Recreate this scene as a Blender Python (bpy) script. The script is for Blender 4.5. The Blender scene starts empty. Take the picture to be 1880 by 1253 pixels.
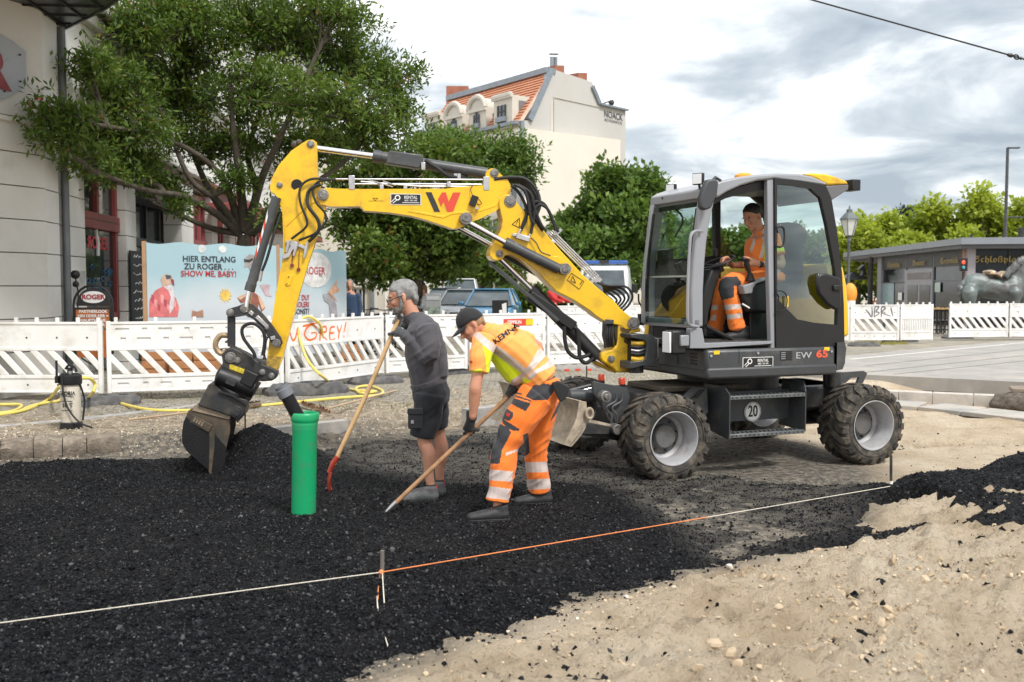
import bpy, bmesh, math, random
import numpy as np
from mathutils import Vector as V, Matrix
R = math.radians
S = bpy.context.scene
C = S.collection
rng = np.random.default_rng(7)
random.seed(7)
# camera
F = 1800.0; CAMZ = 1.75; PITCH = math.atan(98.5 / F)
cd = bpy.data.cameras.new('camera'); cam = bpy.data.objects.new('camera', cd); C.objects.link(cam)
cam.location = (0,0, CAMZ); cam.rotation_euler = (math.pi / 2 - PITCH, 0,0)
cd.sensor_width = 36; cd.lens = 36 * F / 1880; cd.clip_start = 0.1; cd.clip_end = 1500
cd.dof.use_dof = True; cd.dof.focus_distance = 8.6; cd.dof.aperture_fstop = 3.2
S.camera = cam
# sky
SUN_EL, SUN_AZ = 52,38
W = bpy.data.worlds.new('World'); S.world = W; W.use_nodes = True
wn, wl = W.node_tree.nodes, W.node_tree.links
wn.clear()
out = wn.new('ShaderNodeOutputWorld'); bg = wn.new('ShaderNodeBackground'); bg.inputs[1].default_value = 0.1
wl.new(bg.outputs[0], out.inputs[0])
sky = wn.new('ShaderNodeTexSky'); sky.sky_type = 'NISHITA'; sky.sun_disc = False
sky.sun_elevation = R(SUN_EL); sky.sun_rotation = R(180 - SUN_AZ); sky.altitude = 30; sky.dust_density = 2.5
tc = wn.new('ShaderNodeTexCoord')
def vmath(nt, op, a, b=None):
 n = nt.nodes.new('ShaderNodeVectorMath'); n.operation = op
 for i, q in enumerate((a, b)):
  if q is None: continue
  if hasattr(q, 'links'): nt.links.new(q, n.inputs[i])
  else: n.inputs[i].default_value = q
 return n.outputs[0]
def fmath(nt, op, a, b=None, clamp=False):
 n = nt.nodes.new('ShaderNodeMath'); n.operation = op; n.use_clamp = clamp
 for i, q in enumerate((a, b)):
  if q is None: continue
  if hasattr(q, 'links'): nt.links.new(q, n.inputs[i])
  else: n.inputs[i].default_value = q
 return n.outputs[0]
def ramp(nt, fac, stops, interp='LINEAR'):
 n = nt.nodes.new('ShaderNodeValToRGB'); n.color_ramp.interpolation = interp
 cr = n.color_ramp
 while len(cr.elements) < len(stops): cr.elements.new(0.5)
 for e, (p, c) in zip(cr.elements, stops):
  e.position = p; e.color = (c, c, c, 1) if not hasattr(c, '__len__') else (*c[:3], 1)
 nt.links.new(fac, n.inputs[0]); return n.outputs[0]
def mixc(nt, fac, a, b, mode='MIX'):
 n = nt.nodes.new('ShaderNodeMix'); n.data_type = 'RGBA'; n.blend_type = mode
 for i, q in ((0, fac),(6, a),(7, b)):
  if hasattr(q, 'links'): nt.links.new(q, n.inputs[i])
  elif i == 0: n.inputs[0].default_value = q
  else: n.inputs[i].default_value = (*q[:3], 1)
 return n.outputs[2]
def noise(nt, vec, scale, detail=4, rough=0.55, dist=0.0):
 n = nt.nodes.new('ShaderNodeTexNoise'); n.inputs['Scale'].default_value = scale
 n.inputs['Detail'].default_value = detail; n.inputs['Roughness'].default_value = rough
 n.inputs['Distortion'].default_value = dist
 if vec is not None: nt.links.new(vec, n.inputs['Vector'])
 return n.outputs[0]
nt = W.node_tree
sep = wn.new('ShaderNodeSeparateXYZ'); wl.new(tc.outputs['Generated'], sep.inputs[0])
zz = fmath(nt, 'ADD', fmath(nt, 'MAXIMUM', sep.outputs[2], 0.0),0.16)
px_ = fmath(nt, 'DIVIDE', sep.outputs[0], zz); py_ = fmath(nt, 'DIVIDE', sep.outputs[1], zz)
cmb = wn.new('ShaderNodeCombineXYZ'); wl.new(px_, cmb.inputs[0]); wl.new(py_, cmb.inputs[1])
cmb.inputs[2].default_value = 3.3
n1 = noise(nt, cmb.outputs[0], 1.45,8,0.56,0.45)
n2 = noise(nt, cmb.outputs[0], 0.42,3,0.5,0.1)
# the cloud deck is thinner (brighter) towards the left of the view and thicker to the right
bias = fmath(nt, 'MULTIPLY', sep.outputs[0], 0.10)
dens = fmath(nt, 'ADD', fmath(nt, 'ADD', fmath(nt, 'MULTIPLY', n1,0.72), fmath(nt, 'MULTIPLY', n2,0.42)), bias)
cloudcol = ramp(nt, dens, [(0.0,(7.0,7.0,7.0)),(0.555,(6.6,6.65,6.7)),(0.59,(4.9,5.1,5.25)),(0.65,(3.2,3.5,3.75)),(0.73,(2.15,2.5,2.85)),(1.0,(1.9,2.25,2.6))])
for e in nt.nodes:
 pass
mx = mixc(nt, 0.93, sky.outputs[0], cloudcol)
wl.new(mx, bg.inputs[0])
# sun (veiled)
sd_ = bpy.data.lights.new('sun', 'SUN'); sd_.energy = 1.5; sd_.angle = R(10); sd_.color = (1,0.975,0.93)
sun = bpy.data.objects.new('sun', sd_); C.objects.link(sun)
sdir = V((math.sin(R(SUN_AZ)) * math.cos(R(SUN_EL)),-math.cos(R(SUN_AZ)) * math.cos(R(SUN_EL)), math.sin(R(SUN_EL))))
sun.rotation_euler = sdir.to_track_quat('Z', 'Y').to_euler()
S.view_settings.view_transform = 'Standard'; S.view_settings.look = 'None'
S.view_settings.exposure = 1.15; S.view_settings.gamma = 1.0; S.view_settings.use_curve_mapping = False
S.render.engine = 'CYCLES'
S.cycles.max_bounces = 6; S.cycles.diffuse_bounces = 3; S.cycles.glossy_bounces = 3; S.cycles.transmission_bounces = 6
S.cycles.transparent_max_bounces = 12
S.cycles.use_adaptive_sampling = True
try: S.cycles.use_denoising = True
except Exception: pass
# pixel -> place helpers (used to take measurements)
cp, sp_ = math.cos(PITCH), math.sin(PITCH)
def ray(u, v):
 dx, dy = u - 940,-(v - 626.5)
 return V((dx, F * cp + dy * sp_, -F * sp_ + dy * cp))
CAM = V((0,0, CAMZ))
def pY(u, v, Y):
 d = ray(u, v); return CAM + d * (Y / d.y)
def pZ(u, v, z=0.0):
 d = ray(u, v); return CAM + d * ((z - CAMZ) / d.z)
def pP(u, v, p0, n):
 d = ray(u, v); t = (p0 - CAM).dot(n) / d.dot(n); return CAM + d * t
# materials
MATS = {}
def mat(name, col, rough=0.6, metal=0.0, var=0.12, vs=3.0, bump=0.0, bs=60.0, dirt=None, dirt_amt=0.5, ds=2.0,
  coat=0.0, emit=None, alpha=1.0, trans=0.0, spec=None, sheen=0.0, bdist=0.004):
 if name in MATS: return MATS[name]
 m = bpy.data.materials.new(name); m.use_nodes = True; nt = m.node_tree
 b = nt.nodes['Principled BSDF']
 b.inputs['Roughness'].default_value = rough; b.inputs['Metallic'].default_value = metal
 t = nt.nodes.new('ShaderNodeTexCoord'); oi = nt.nodes.new('ShaderNodeObjectInfo'); vec = vmath(nt, 'ADD', t.outputs['Object'], oi.outputs['Location'])
 c = None
 if var > 0:
  n = noise(nt, vec, vs, 5,0.6)
  lo = tuple(max(0, x * (1 - var)) for x in col); hi = tuple(min(1, x * (1 + var)) for x in col)
  c = ramp(nt, n, [(0.3, lo),(0.7, hi)])
 if dirt is not None:
  n = noise(nt, vec, ds, 7,0.68)
  f = ramp(nt, n, [(0.62 - 0.3 * dirt_amt, 0.0),(0.72, min(1, dirt_amt + 0.25))])
  c = mixc(nt, f, c if c is not None else col, dirt)
 if c is not None: nt.links.new(c, b.inputs['Base Color'])
 else: b.inputs['Base Color'].default_value = (*col, 1)
 if rough < 0.9 and var > 0 and trans == 0:
  n = noise(nt, vec, vs * 2.3,4,0.6)
  rr = fmath(nt, 'ADD', fmath(nt, 'MULTIPLY', n, 0.24), rough - 0.12, True)
  nt.links.new(rr, b.inputs['Roughness'])
 if bump > 0:
  n = noise(nt, vec, bs, 5,0.6)
  bn = nt.nodes.new('ShaderNodeBump'); bn.inputs['Strength'].default_value = bump
  bn.inputs['Distance'].default_value = bdist
  nt.links.new(n, bn.inputs['Height']); nt.links.new(bn.outputs[0], b.inputs['Normal'])
 if coat: b.inputs['Coat Weight'].default_value = coat; b.inputs['Coat Roughness'].default_value = 0.12
 if emit: b.inputs['Emission Color'].default_value = (*emit[:3], 1); b.inputs['Emission Strength'].default_value = emit[3]
 if alpha < 1: b.inputs['Alpha'].default_value = alpha
 if trans: b.inputs['Transmission Weight'].default_value = trans
 if spec is not None: b.inputs['Specular IOR Level'].default_value = spec
 if sheen: b.inputs['Sheen Weight'].default_value = sheen
 MATS[name] = m; return m
def glassmat(name, tint=(0.75,0.85,0.84), refl=0.16, clear=0.8):
 """thin window pane: mostly see-through with a sharp reflection (real thin glass)"""
 if name in MATS: return MATS[name]
 m = bpy.data.materials.new(name); m.use_nodes = True; nt = m.node_tree; nt.nodes.clear()
 o = nt.nodes.new('ShaderNodeOutputMaterial'); tr = nt.nodes.new('ShaderNodeBsdfTransparent')
 tr.inputs[0].default_value = (*[x * clear for x in tint], 1)
 gl = nt.nodes.new('ShaderNodeBsdfGlossy'); gl.inputs['Roughness'].default_value = 0.03
 gl.inputs[0].default_value = (0.9,0.95,0.95,1)
 fr = nt.nodes.new('ShaderNodeFresnel'); fr.inputs[0].default_value = 1.5
 f = fmath(nt, 'ADD', fmath(nt, 'MULTIPLY', fr.outputs[0], 1.2), refl * 0.5, True)
 mx = nt.nodes.new('ShaderNodeMixShader'); nt.links.new(f, mx.inputs[0])
 nt.links.new(tr.outputs[0], mx.inputs[1]); nt.links.new(gl.outputs[0], mx.inputs[2])
 nt.links.new(mx.outputs[0], o.inputs[0]); MATS[name] = m; return m
# mesh builder (world coordinates)
def frame_of(d, hint=None):
 d = V(d).normalized()
 h = V(hint) if hint is not None else (V((0,0,1)) if abs(d.z) < 0.9 else V((1,0,0)))
 x = h - d * h.dot(d)
 if x.length < 1e-6: x = V((1,0,0)) - d * d.x
 x.normalize(); return x, d.cross(x)
class MB:
 def __init__(s): s.v = []; s.f = []; s.m = []; s.mi = 0
 def add(s, vs, fs):
  o = len(s.v); s.v.extend([tuple(p) for p in vs])
  for f in fs: s.f.append(tuple(i + o for i in f)); s.m.append(s.mi)
  return s
 def box(s, c, size, rot=None):
  c = V(c); hx, hy, hz = [q / 2 for q in size]
  P = [V((x, y, z)) for x in (-hx, hx) for y in (-hy, hy) for z in (-hz, hz)]
  if rot is not None: P = [rot @ p for p in P]
  return s.add([c + p for p in P], [(0,1,3,2),(4,6,7,5),(0,4,5,1),(2,3,7,6),(0,2,6,4),(1,5,7,3)])
 def beam(s, a, b, w, h, hint=(0,0,1)):
  """rectangular bar a->b; h along hint, w across"""
  a, b = V(a), V(b); up, side = frame_of(b - a, hint)
  P = [q + up * (h / 2 * i) + side * (w / 2 * j) for q in (a, b) for i, j in ((-1,-1),(1,-1),(1,1),(-1,1))]
  return s.add(P, [(0,1,2,3),(7,6,5,4),(0,4,5,1),(1,5,6,2),(2,6,7,3),(3,7,4,0)])
 def prism(s, pts, vec):
  n = len(pts); vec = V(vec); pts = [V(p) for p in pts]
  nn = V((0,0,0))
  for i in range(n): nn += pts[i].cross(pts[(i + 1) % n])
  if nn.dot(vec) > 0: pts = pts[::-1]
  return s.add(pts + [p + vec for p in pts],
                     [tuple(range(n)), tuple(range(2 * n - 1, n - 1,-1))] + [(i, i + n, (i + 1) % n + n, (i + 1) % n) for i in range(n)])
 def tube(s, path, r, seg=8, cap=True, hint=None):
  path = [V(p) for p in path]; n = len(path)
  rs = [r] * n if not hasattr(r, '__len__') else list(r)
  x = None; vs = []
  for i, p in enumerate(path):
   d = (path[min(i + 1, n - 1)] - path[max(i - 1,0)])
   if d.length < 1e-9: d = V((0,0,1))
   d.normalize()
   if x is None: x, y = frame_of(d, hint)
   else:
    x = x - d * x.dot(d)
    if x.length < 1e-6: x, _ = frame_of(d)
    x.normalize(); y = d.cross(x)
   ra, rb = rs[i] if hasattr(rs[i], '__len__') else (rs[i], rs[i])
   for k in range(seg):
    a = 2 * math.pi * k / seg
    vs.append(p + x * (ra * math.cos(a)) + y * (rb * math.sin(a)))
  fs = [(i * seg + k, i * seg + (k + 1) % seg, (i + 1) * seg + (k + 1) % seg, (i + 1) * seg + k) for i in range(n - 1) for k in range(seg)]
  if cap: fs += [tuple(range(seg - 1,-1,-1)), tuple((n - 1) * seg + k for k in range(seg))]
  return s.add(vs, fs)
 def cyl(s, a, b, r0, r1=None, seg=20):
  return s.tube([a, b], [r0, r0 if r1 is None else r1], seg)
 def lathe(s, prof, o, axis, seg=32, hint=None):
  o = V(o); ax = V(axis).normalized(); x, y = frame_of(ax, hint); n = len(prof)
  vs = [o + ax * z + (x * math.cos(2 * math.pi * k / seg) + y * math.sin(2 * math.pi * k / seg)) * r for r, z in prof for k in range(seg)]
  fs = [(i * seg + k, i * seg + (k + 1) % seg, (i + 1) * seg + (k + 1) % seg, (i + 1) * seg + k) for i in range(n - 1) for k in range(seg)]
  return s.add(vs, fs)
 def ball(s, c, r, seg=12, rings=8, rot=None):
  c = V(c); rx, ry, rz = r if hasattr(r, '__len__') else (r, r, r)
  vs = [];
  for i in range(rings + 1):
   t = math.pi * i / rings
   for k in range(seg):
    a = 2 * math.pi * k / seg
    p = V((rx * math.sin(t) * math.cos(a), ry * math.sin(t) * math.sin(a), rz * math.cos(t)))
    vs.append(c + (rot @ p if rot is not None else p))
  fs = [(i * seg + k, (i + 1) * seg + k, (i + 1) * seg + (k + 1) % seg, i * seg + (k + 1) % seg) for i in range(rings) for k in range(seg)]
  return s.add(vs, fs)
 def build(s, name, m, parent=None, smooth=35, bevel=0.0, label=None, kind=None, local=False, weld=False):
  me = bpy.data.meshes.new(name)
  vs = s.v
  if parent is not None and not local:
   iv = ROOTM[parent.name].inverted(); vs = [iv @ V(p) for p in vs]
  me.from_pydata([tuple(p) for p in vs], [], s.f)
  for q in (m if isinstance(m, (list, tuple)) else [m]): me.materials.append(q)
  if isinstance(m, (list, tuple)) and len(m) > 1: me.polygons.foreach_set('material_index', s.m)
  bm = bmesh.new(); bm.from_mesh(me)
  if weld: bmesh.ops.remove_doubles(bm, verts=bm.verts, dist=1e-5)
  bmesh.ops.recalc_face_normals(bm, faces=bm.faces); bm.to_mesh(me); bm.free()
  if smooth:
   me.polygons.foreach_set('use_smooth', [True] * len(me.polygons)); me.set_sharp_from_angle(angle=R(smooth))
  o = bpy.data.objects.new(name, me); C.objects.link(o)
  if parent is not None:
   o.parent = parent; ROOTM[o.name] = ROOTM[parent.name]
  else: ROOTM[o.name] = Matrix()
  if bevel:
   b = o.modifiers.new('bevel', 'BEVEL'); b.width = bevel; b.segments = 2; b.limit_method = 'ANGLE'; b.angle_limit = R(40)
  if label: o['label'] = label
  if kind: o['kind'] = kind
  return o
ROOTM = {}
def tag(o, label, cat, group=None):
 o['label'] = label; o['category'] = cat
 if group: o['group'] = group
 return o
def thing(name, label, cat, loc=(0,0,0), rotz=0.0, group=None):
 o = bpy.data.objects.new(name, None); C.objects.link(o); o.empty_display_size = 0.2
 o.location = loc; o.rotation_euler = (0,0, rotz)
 ROOTM[o.name] = Matrix.Translation(V(loc)) @ Matrix.Rotation(rotz, 4, 'Z')
 return tag(o, label, cat, group)
def copy_tree(o, loc=None, rotz=None, label=None, parent=None):
 c = o.copy(); C.objects.link(c)
 if parent is not None: c.parent = parent
 if loc is not None: c.location = loc
 if rotz is not None: c.rotation_euler = (0,0, rotz)
 if label: c['label'] = label
 if parent is None: ROOTM[c.name] = Matrix.Translation(c.location) @ Matrix.Rotation(c.rotation_euler.z, 4, 'Z')
 else: ROOTM[c.name] = ROOTM[parent.name]
 for ch in list(o.children): copy_tree(ch, parent=c)
 return c
def text(s, size, m, o, right, up, name='lettering', parent=None, ext=0.002, bold=0.0, align='CENTER', sx=1.0, shear=0.0, spacing=1.0):
 """letters standing on plane (o, right, up)"""
 cu = bpy.data.curves.new(name, 'FONT'); cu.body = s; cu.size = size; cu.extrude = ext; cu.offset = bold
 cu.align_x = align; cu.align_y = 'CENTER'; cu.shear = shear; cu.space_character = spacing; cu.resolution_u = 3
 t = bpy.data.objects.new('tmp', cu); C.objects.link(t)
 dg = bpy.context.evaluated_depsgraph_get(); me = bpy.data.meshes.new_from_object(t.evaluated_get(dg))
 bpy.data.objects.remove(t); bpy.data.curves.remove(cu)
 me.name = name
 r = V(right).normalized(); u = V(up); u = (u - r * u.dot(r)).normalized(); n = r.cross(u)
 M = Matrix(((r.x * sx, u.x, n.x, o[0]),(r.y * sx, u.y, n.y, o[1]),(r.z * sx, u.z, n.z, o[2]),(0,0,0,1)))
 if parent is not None: M = ROOTM[parent.name].inverted() @ M
 me.transform(M); me.materials.clear(); me.materials.append(m)
 ob = bpy.data.objects.new(name, me); C.objects.link(ob)
 if parent is not None: ob.parent = parent; ROOTM[ob.name] = ROOTM[parent.name]
 else: ROOTM[ob.name] = Matrix()
 return ob
def catmull(pts, n=6):
 P = [V(p) for p in pts]; P = [P[0] * 2 - P[1]] + P + [P[-1] * 2 - P[-2]]; o = []
 for i in range(1, len(P) - 2):
  for k in range(n):
   t = k / n; a, b, c, d = P[i - 1:i + 3]
   o.append(0.5 * ((2 * b) + (c - a) * t + (2 * a - 5 * b + 4 * c - d) * t * t + (3 * b - a - 3 * c + d) * t ** 3))
 o.append(P[-2]); return o
# vectorised value noise
_T = np.random.default_rng(3).random((256,256))
def vn(x, y, s=0):
 x = np.asarray(x, float) + s * 17.3; y = np.asarray(y, float) + s * 9.1
 xi = np.floor(x).astype(int); yi = np.floor(y).astype(int); fx = x - xi; fy = y - yi
 fx = fx * fx * (3 - 2 * fx); fy = fy * fy * (3 - 2 * fy)
 a = _T[xi & 255, yi & 255]; b = _T[(xi + 1) & 255, yi & 255]; c = _T[xi & 255,(yi + 1) & 255]; d = _T[(xi + 1) & 255,(yi + 1) & 255]
 return (a * (1 - fx) + b * fx) * (1 - fy) + (c * (1 - fx) + d * fx) * fy - 0.5
def fbm(x, y, oct=4, s=0, g=0.5):
 r = 0; a = 1.0
 for k in range(oct): r = r + a * vn(x * 2 ** k, y * 2 ** k, s + k * 3); a *= g
 return r
def sstep(a, b, x):
 t = np.clip((x - a) / (b - a),0,1); return t * t * (3 - 2 * t)
def sdpoly(x, y, poly):
 """signed distance, positive inside"""
 d = np.full(np.shape(x),1e9); ins = np.zeros(np.shape(x), bool); n = len(poly)
 for i in range(n):
  x1, y1 = poly[i]; x2, y2 = poly[(i + 1) % n]
  ex, ey = x2 - x1, y2 - y1; t = np.clip(((x - x1) * ex + (y - y1) * ey) / (ex * ex + ey * ey + 1e-12),0,1)
  d = np.minimum(d, np.hypot(x - x1 - t * ex, y - y1 - t * ey))
  c = ((y1 > y) != (y2 > y)) & (x < (x2 - x1) * (y - y1) / (y2 - y1 + 1e-12) + x1); ins ^= c
 return np.where(ins, d, -d)
#  THE SETTING: ground
def G(*pts): return [tuple(pZ(u, v, 0.0)[:2]) for u, v in pts]
BX = [-60,-6,-5.1,-2.5,-0.5,1.5,4,10,60]
BY = [9.0,9.8,9.95,10.7,12.6,14.2,15.8,16.6,19]
FX = [-60,-2.2,-1.1,-0.7,0.41,1.18,1.75,2.32,3.0,3.6,4.4,5.5,9,60]
FY = [1.0,2.6,3.9,4.35,5.15,5.85,6.3,6.65,6.95,7.6,8.5,9.2,9.6,9.6]
def z_ground(x, y, fine=True):
 x = np.asarray(x, float); y = np.asarray(y, float)
 yb = np.interp(x, BX, BY); db = y - yb
 wob = 0.25 * fbm(x * 1.1, y * 1.1,3,5)
 z = 0.17 * sstep(-0.05,0.32 + 0.35 * sstep(-3.4,-2.4, x), db + wob * sstep(-3.6,-2.8, x) * sstep(6,3, x))
 near = sstep(16,6, y)
 yf = np.interp(x, FX, FY); df = yf - y
 front = sstep(-0.1,0.7, df)
 z = z + 0.09 * front + 0.05 * sstep(0.6,1.8, df)
 z = z + 0.22 * np.exp(-(((x - 3.6) / 1.3) ** 2 + ((y - 5.3) / 1.0) ** 2)) + 0.14 * np.exp(-(((x - 3.5) / 0.35) ** 2 + ((y - 7.35) / 0.22) ** 2))
 z = z + 0.10 * np.exp(-(((x - 4.9) / 0.8) ** 2 + ((y - 8.2) / 0.7) ** 2)) + 0.13 * np.exp(-(((x - 3.9) / 0.9) ** 2 + ((y - 6.9) / 0.35) ** 2)) + 0.10 * np.exp(-(((x - 1.3) / 0.7) ** 2 + ((y - 5.1) / 0.3) ** 2))
 if fine:
  act = sstep(-60,-20,-np.abs(x)) * sstep(24,14, y)
  z = z + act * (0.022 * fbm(x * 1.7, y * 1.7,3,1))
  lump = np.maximum(front, sstep(2.2,2.8, x) * sstep(9.6,8.6, y)) * sstep(12,7, y)
  z = z + lump * (0.13 * np.abs(fbm(x * 1.7, y * 1.7,5,2,0.62)) + 0.10 * np.abs(fbm(x * 5, y * 5,4,14,0.7)) + 0.040 * fbm(x * 13, y * 13,3,4,0.9) - 0.05)
  back = sstep(0.0,0.3, db) * sstep(5,3.5, db) * sstep(4.5,2.5, x)
  z = z + back * (0.018 * fbm(x * 7, y * 7,4,8,0.7))
  edge = np.exp(-((db - 0.05) / 0.3) ** 2) * sstep(-3.4,-2.6, x) * sstep(4,2, x)
  z = z + edge * 0.05 * fbm(x * 9, y * 9,3,9,0.8)

  tr = sstep(3.6,4.6, x) * sstep(9.4,10.4, y) * sstep(14.5,13, y)
  for k, y0 in enumerate((10.8,12.0,13.0)):
   c = y0 + 0.12 * x - 0.5; w = np.exp(-((y - c) / 0.26) ** 4)
   z = z + tr * w * (-0.03 + 0.016 * np.sign(np.sin(2 * math.pi * (x + np.abs(y - c) * 1.1) / 0.17)))
   z = z + tr * 0.03 * np.exp(-((np.abs(y - c) - 0.36) / 0.1) ** 2)
  z = z + tr * 0.02 * fbm(x * 5, y * 5,4,12,0.6)
 return z
gridx = np.concatenate([[-420,-200,-100,-60,-40,-28,-20,-15,-11,-9], np.arange(-7.6,10.4,0.04), [11,12,14,17,21,28,40,60,100,200,420]])
gridy = np.concatenate([[-60,-20,-5,0,1.5,2.5], np.arange(3.2,8,0.03), np.arange(8,17.5,0.05), [18,18.6,19.4,20.5,22,24,27,31,36,45,60,90,150,300,700]])
def sheet(name, xs, ys, zf, m, thr=None):
 X, Y = np.meshgrid(xs, ys); Z = zf(X, Y); nx, ny = len(xs), len(ys)
 co = np.stack([X.ravel(), Y.ravel(), Z.ravel()], 1)
 idx = np.arange(nx * ny).reshape(ny, nx)
 q = np.stack([idx[:-1, :-1].ravel(), idx[:-1,1:].ravel(), idx[1:, 1:].ravel(), idx[1:, :-1].ravel()], 1)
 if thr is not None:
  keep = thr(X, Y).ravel(); q = q[keep[q].any(1)]
  used = np.unique(q); mp = -np.ones(nx * ny, int); mp[used] = np.arange(len(used)); co = co[used]; q = mp[q]
 me = bpy.data.meshes.new(name); me.vertices.add(len(co)); me.vertices.foreach_set('co', co.ravel())
 me.loops.add(q.size); me.loops.foreach_set('vertex_index', q.ravel())
 me.polygons.add(len(q)); me.polygons.foreach_set('loop_start', np.arange(0, q.size, 4)); me.polygons.foreach_set('loop_total', np.full(len(q),4))
 me.polygons.foreach_set('use_smooth', np.ones(len(q), bool)); me.update(calc_edges=True); me.validate()
 me.materials.append(m); o = bpy.data.objects.new(name, me); C.objects.link(o); ROOTM[o.name] = Matrix(); return o, co
def ground_mat():
 m = bpy.data.materials.new('sandy_ground'); m.use_nodes = True; nt = m.node_tree; b = nt.nodes['Principled BSDF']
 b.inputs['Roughness'].default_value = 0.95; b.inputs['Specular IOR Level'].default_value = 0.2
 t = nt.nodes.new('ShaderNodeTexCoord'); P = t.outputs['Object']
 at = nt.nodes.new('ShaderNodeAttribute'); at.attribute_name = 'zone'
 sp = nt.nodes.new('ShaderNodeSeparateColor'); nt.links.new(at.outputs['Color'], sp.inputs[0])
 big = noise(nt, P, 1.3,6,0.6); fine = noise(nt, P, 42,6,0.75); mid = noise(nt, P, 9,5,0.6)
 sand = ramp(nt, big, [(0.30,(0.56,0.435,0.295)),(0.5,(0.70,0.575,0.42)),(0.7,(0.79,0.685,0.53))])
 sand = mixc(nt, ramp(nt, fine, [(0.34,0.8),(0.46,0.0)]), sand, (0.33,0.245,0.16))
 rub = ramp(nt, mid, [(0.33,(0.30,0.24,0.17)),(0.5,(0.50,0.42,0.315)),(0.66,(0.68,0.59,0.47))])
 rub = mixc(nt, ramp(nt, fine, [(0.38,0.6),(0.54,0.0)]), rub, (0.17,0.135,0.10))
 sand = mixc(nt, ramp(nt, noise(nt, P, 4.5,6,0.7), [(0.34,0.55),(0.48,0.0)]), sand, (0.46,0.35,0.235))
 c = mixc(nt, sp.outputs[0], sand, rub)
 grey = ramp(nt, noise(nt, P, 14,6,0.7), [(0.33,(0.07,0.065,0.06)),(0.5,(0.21,0.19,0.16)),(0.68,(0.48,0.41,0.315))])
 c = mixc(nt, sp.outputs[1], c, grey)
 # small setts with mossy joints
 br = nt.nodes.new('ShaderNodeTexBrick'); nt.links.new(P, br.inputs['Vector']); br.inputs['Scale'].default_value = 1.0
 br.inputs['Brick Width'].default_value = 0.19; br.inputs['Row Height'].default_value = 0.13; br.inputs['Mortar Size'].default_value = 0.016
 br.inputs['Mortar Smooth'].default_value = 0.5
 br.inputs['Color1'].default_value = (0.40,0.36,0.31,1); br.inputs['Color2'].default_value = (0.52,0.48,0.42,1); br.inputs['Mortar'].default_value = (0.16,0.16,0.08,1)
 pv = mixc(nt, 0.35, br.outputs['Color'], ramp(nt, noise(nt, P, 2.2,5,0.6), [(0.35,(0.22,0.20,0.16)),(0.65,(0.58,0.53,0.46))]))
 c = mixc(nt, sp.outputs[2], c, pv)
 nt.links.new(c, b.inputs['Base Color'])
 h = fmath(nt, 'ADD', fmath(nt, 'MULTIPLY', mid, 0.6), fine)
 bn = nt.nodes.new('ShaderNodeBump'); bn.inputs['Strength'].default_value = 1.0; bn.inputs['Distance'].default_value = 0.055
 nt.links.new(h, bn.inputs['Height']); nt.links.new(bn.outputs[0], b.inputs['Normal'])
 return m
ground, gco = sheet('ground', gridx, gridy, z_ground, ground_mat())
ground['kind'] = 'structure'
gx, gy = gco[:, 0], gco[:, 1]
yb = np.interp(gx, BX, BY); yf = np.interp(gx, FX, FY)
nz = fbm(gx * 1.5, gy * 1.5,3,31)
dirtz = sstep(-0.3,0.2, gy - yb) * sstep(4.2,3.2, gx)
pavz = sstep(1.9,2.6, gy - yb + 1.6 * nz + 0.9 * sstep(-1,1.5, gx)) * (0.75 + 0.25 * sstep(-0.2,0.2, nz))
LIGHT = G((1080,905),(1250,890),(1330,850),(1500,870),(1640,880),(1600,935),(1500,962),(1420,1000),(1330,1030),(1250,980),(1180,930))
greyz = sstep(-0.35,0.25, sdpoly(gx, gy, G((-400,860),(640,800),(1000,775),(1330,790),(1480,812),(1600,870),(1630,910),(1500,1000),(1200,1075),(800,1180),(500,1400),(-900,1400))) + 0.25 * nz)
ca = ground.data.color_attributes.new('zone', 'FLOAT_COLOR', 'POINT')
ca.data.foreach_set('color', np.stack([dirtz, greyz, pavz, np.ones_like(gx)], 1).ravel())
# black asphalt mix: its own heaped layer, thin at the edges
LAYER = G((-900,880),(-100,872),(60,860),(130,852),(340,842),(520,848),(600,828),(700,813),(870,797),(1040,800),(1120,855),(1330,872),(1500,892),(1560,905),(1640,925),(1780,905),(1890,872),(1990,850),(1990,930),(1890,935),(1740,975),(1660,1000),(1560,1003),(1480,1008),
          (1400,1030),(1320,1050),(1250,1062),(1160,1088),(1060,1130),(960,1150),(850,1190),(750,1215),(650,1262),(500,1400),(-1500,1400))
THICK = G((-900,880),(200,868),(500,905),(760,925),(860,900),(1060,915),(1160,938),(1240,975),(1285,1020),(1200,1050),(1120,1072),(1000,1120),(900,1150),(700,1215),(600,1300),(500,1400),(-1500,1400))
HOLE = G((1150,925),(1290,915),(1430,935),(1570,962),(1500,985),(1400,1000),(1330,1030),(1270,990),(1210,950))
ISLE = G((1590,965),(1610,945),(1680,935),(1730,955),(1700,975),(1620,985))
PATCH = G((1770,975),(1810,958),(1880,965),(1880,1015),(1800,1020),(1760,1000))
def heap(x, y, u, v, h, rx, ry, p=1.0):
 c = pZ(u, v, 0.0); return h * np.exp(-((((x - c.x) / rx) ** 2 + ((y - c.y) / ry) ** 2) ** p))
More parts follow.
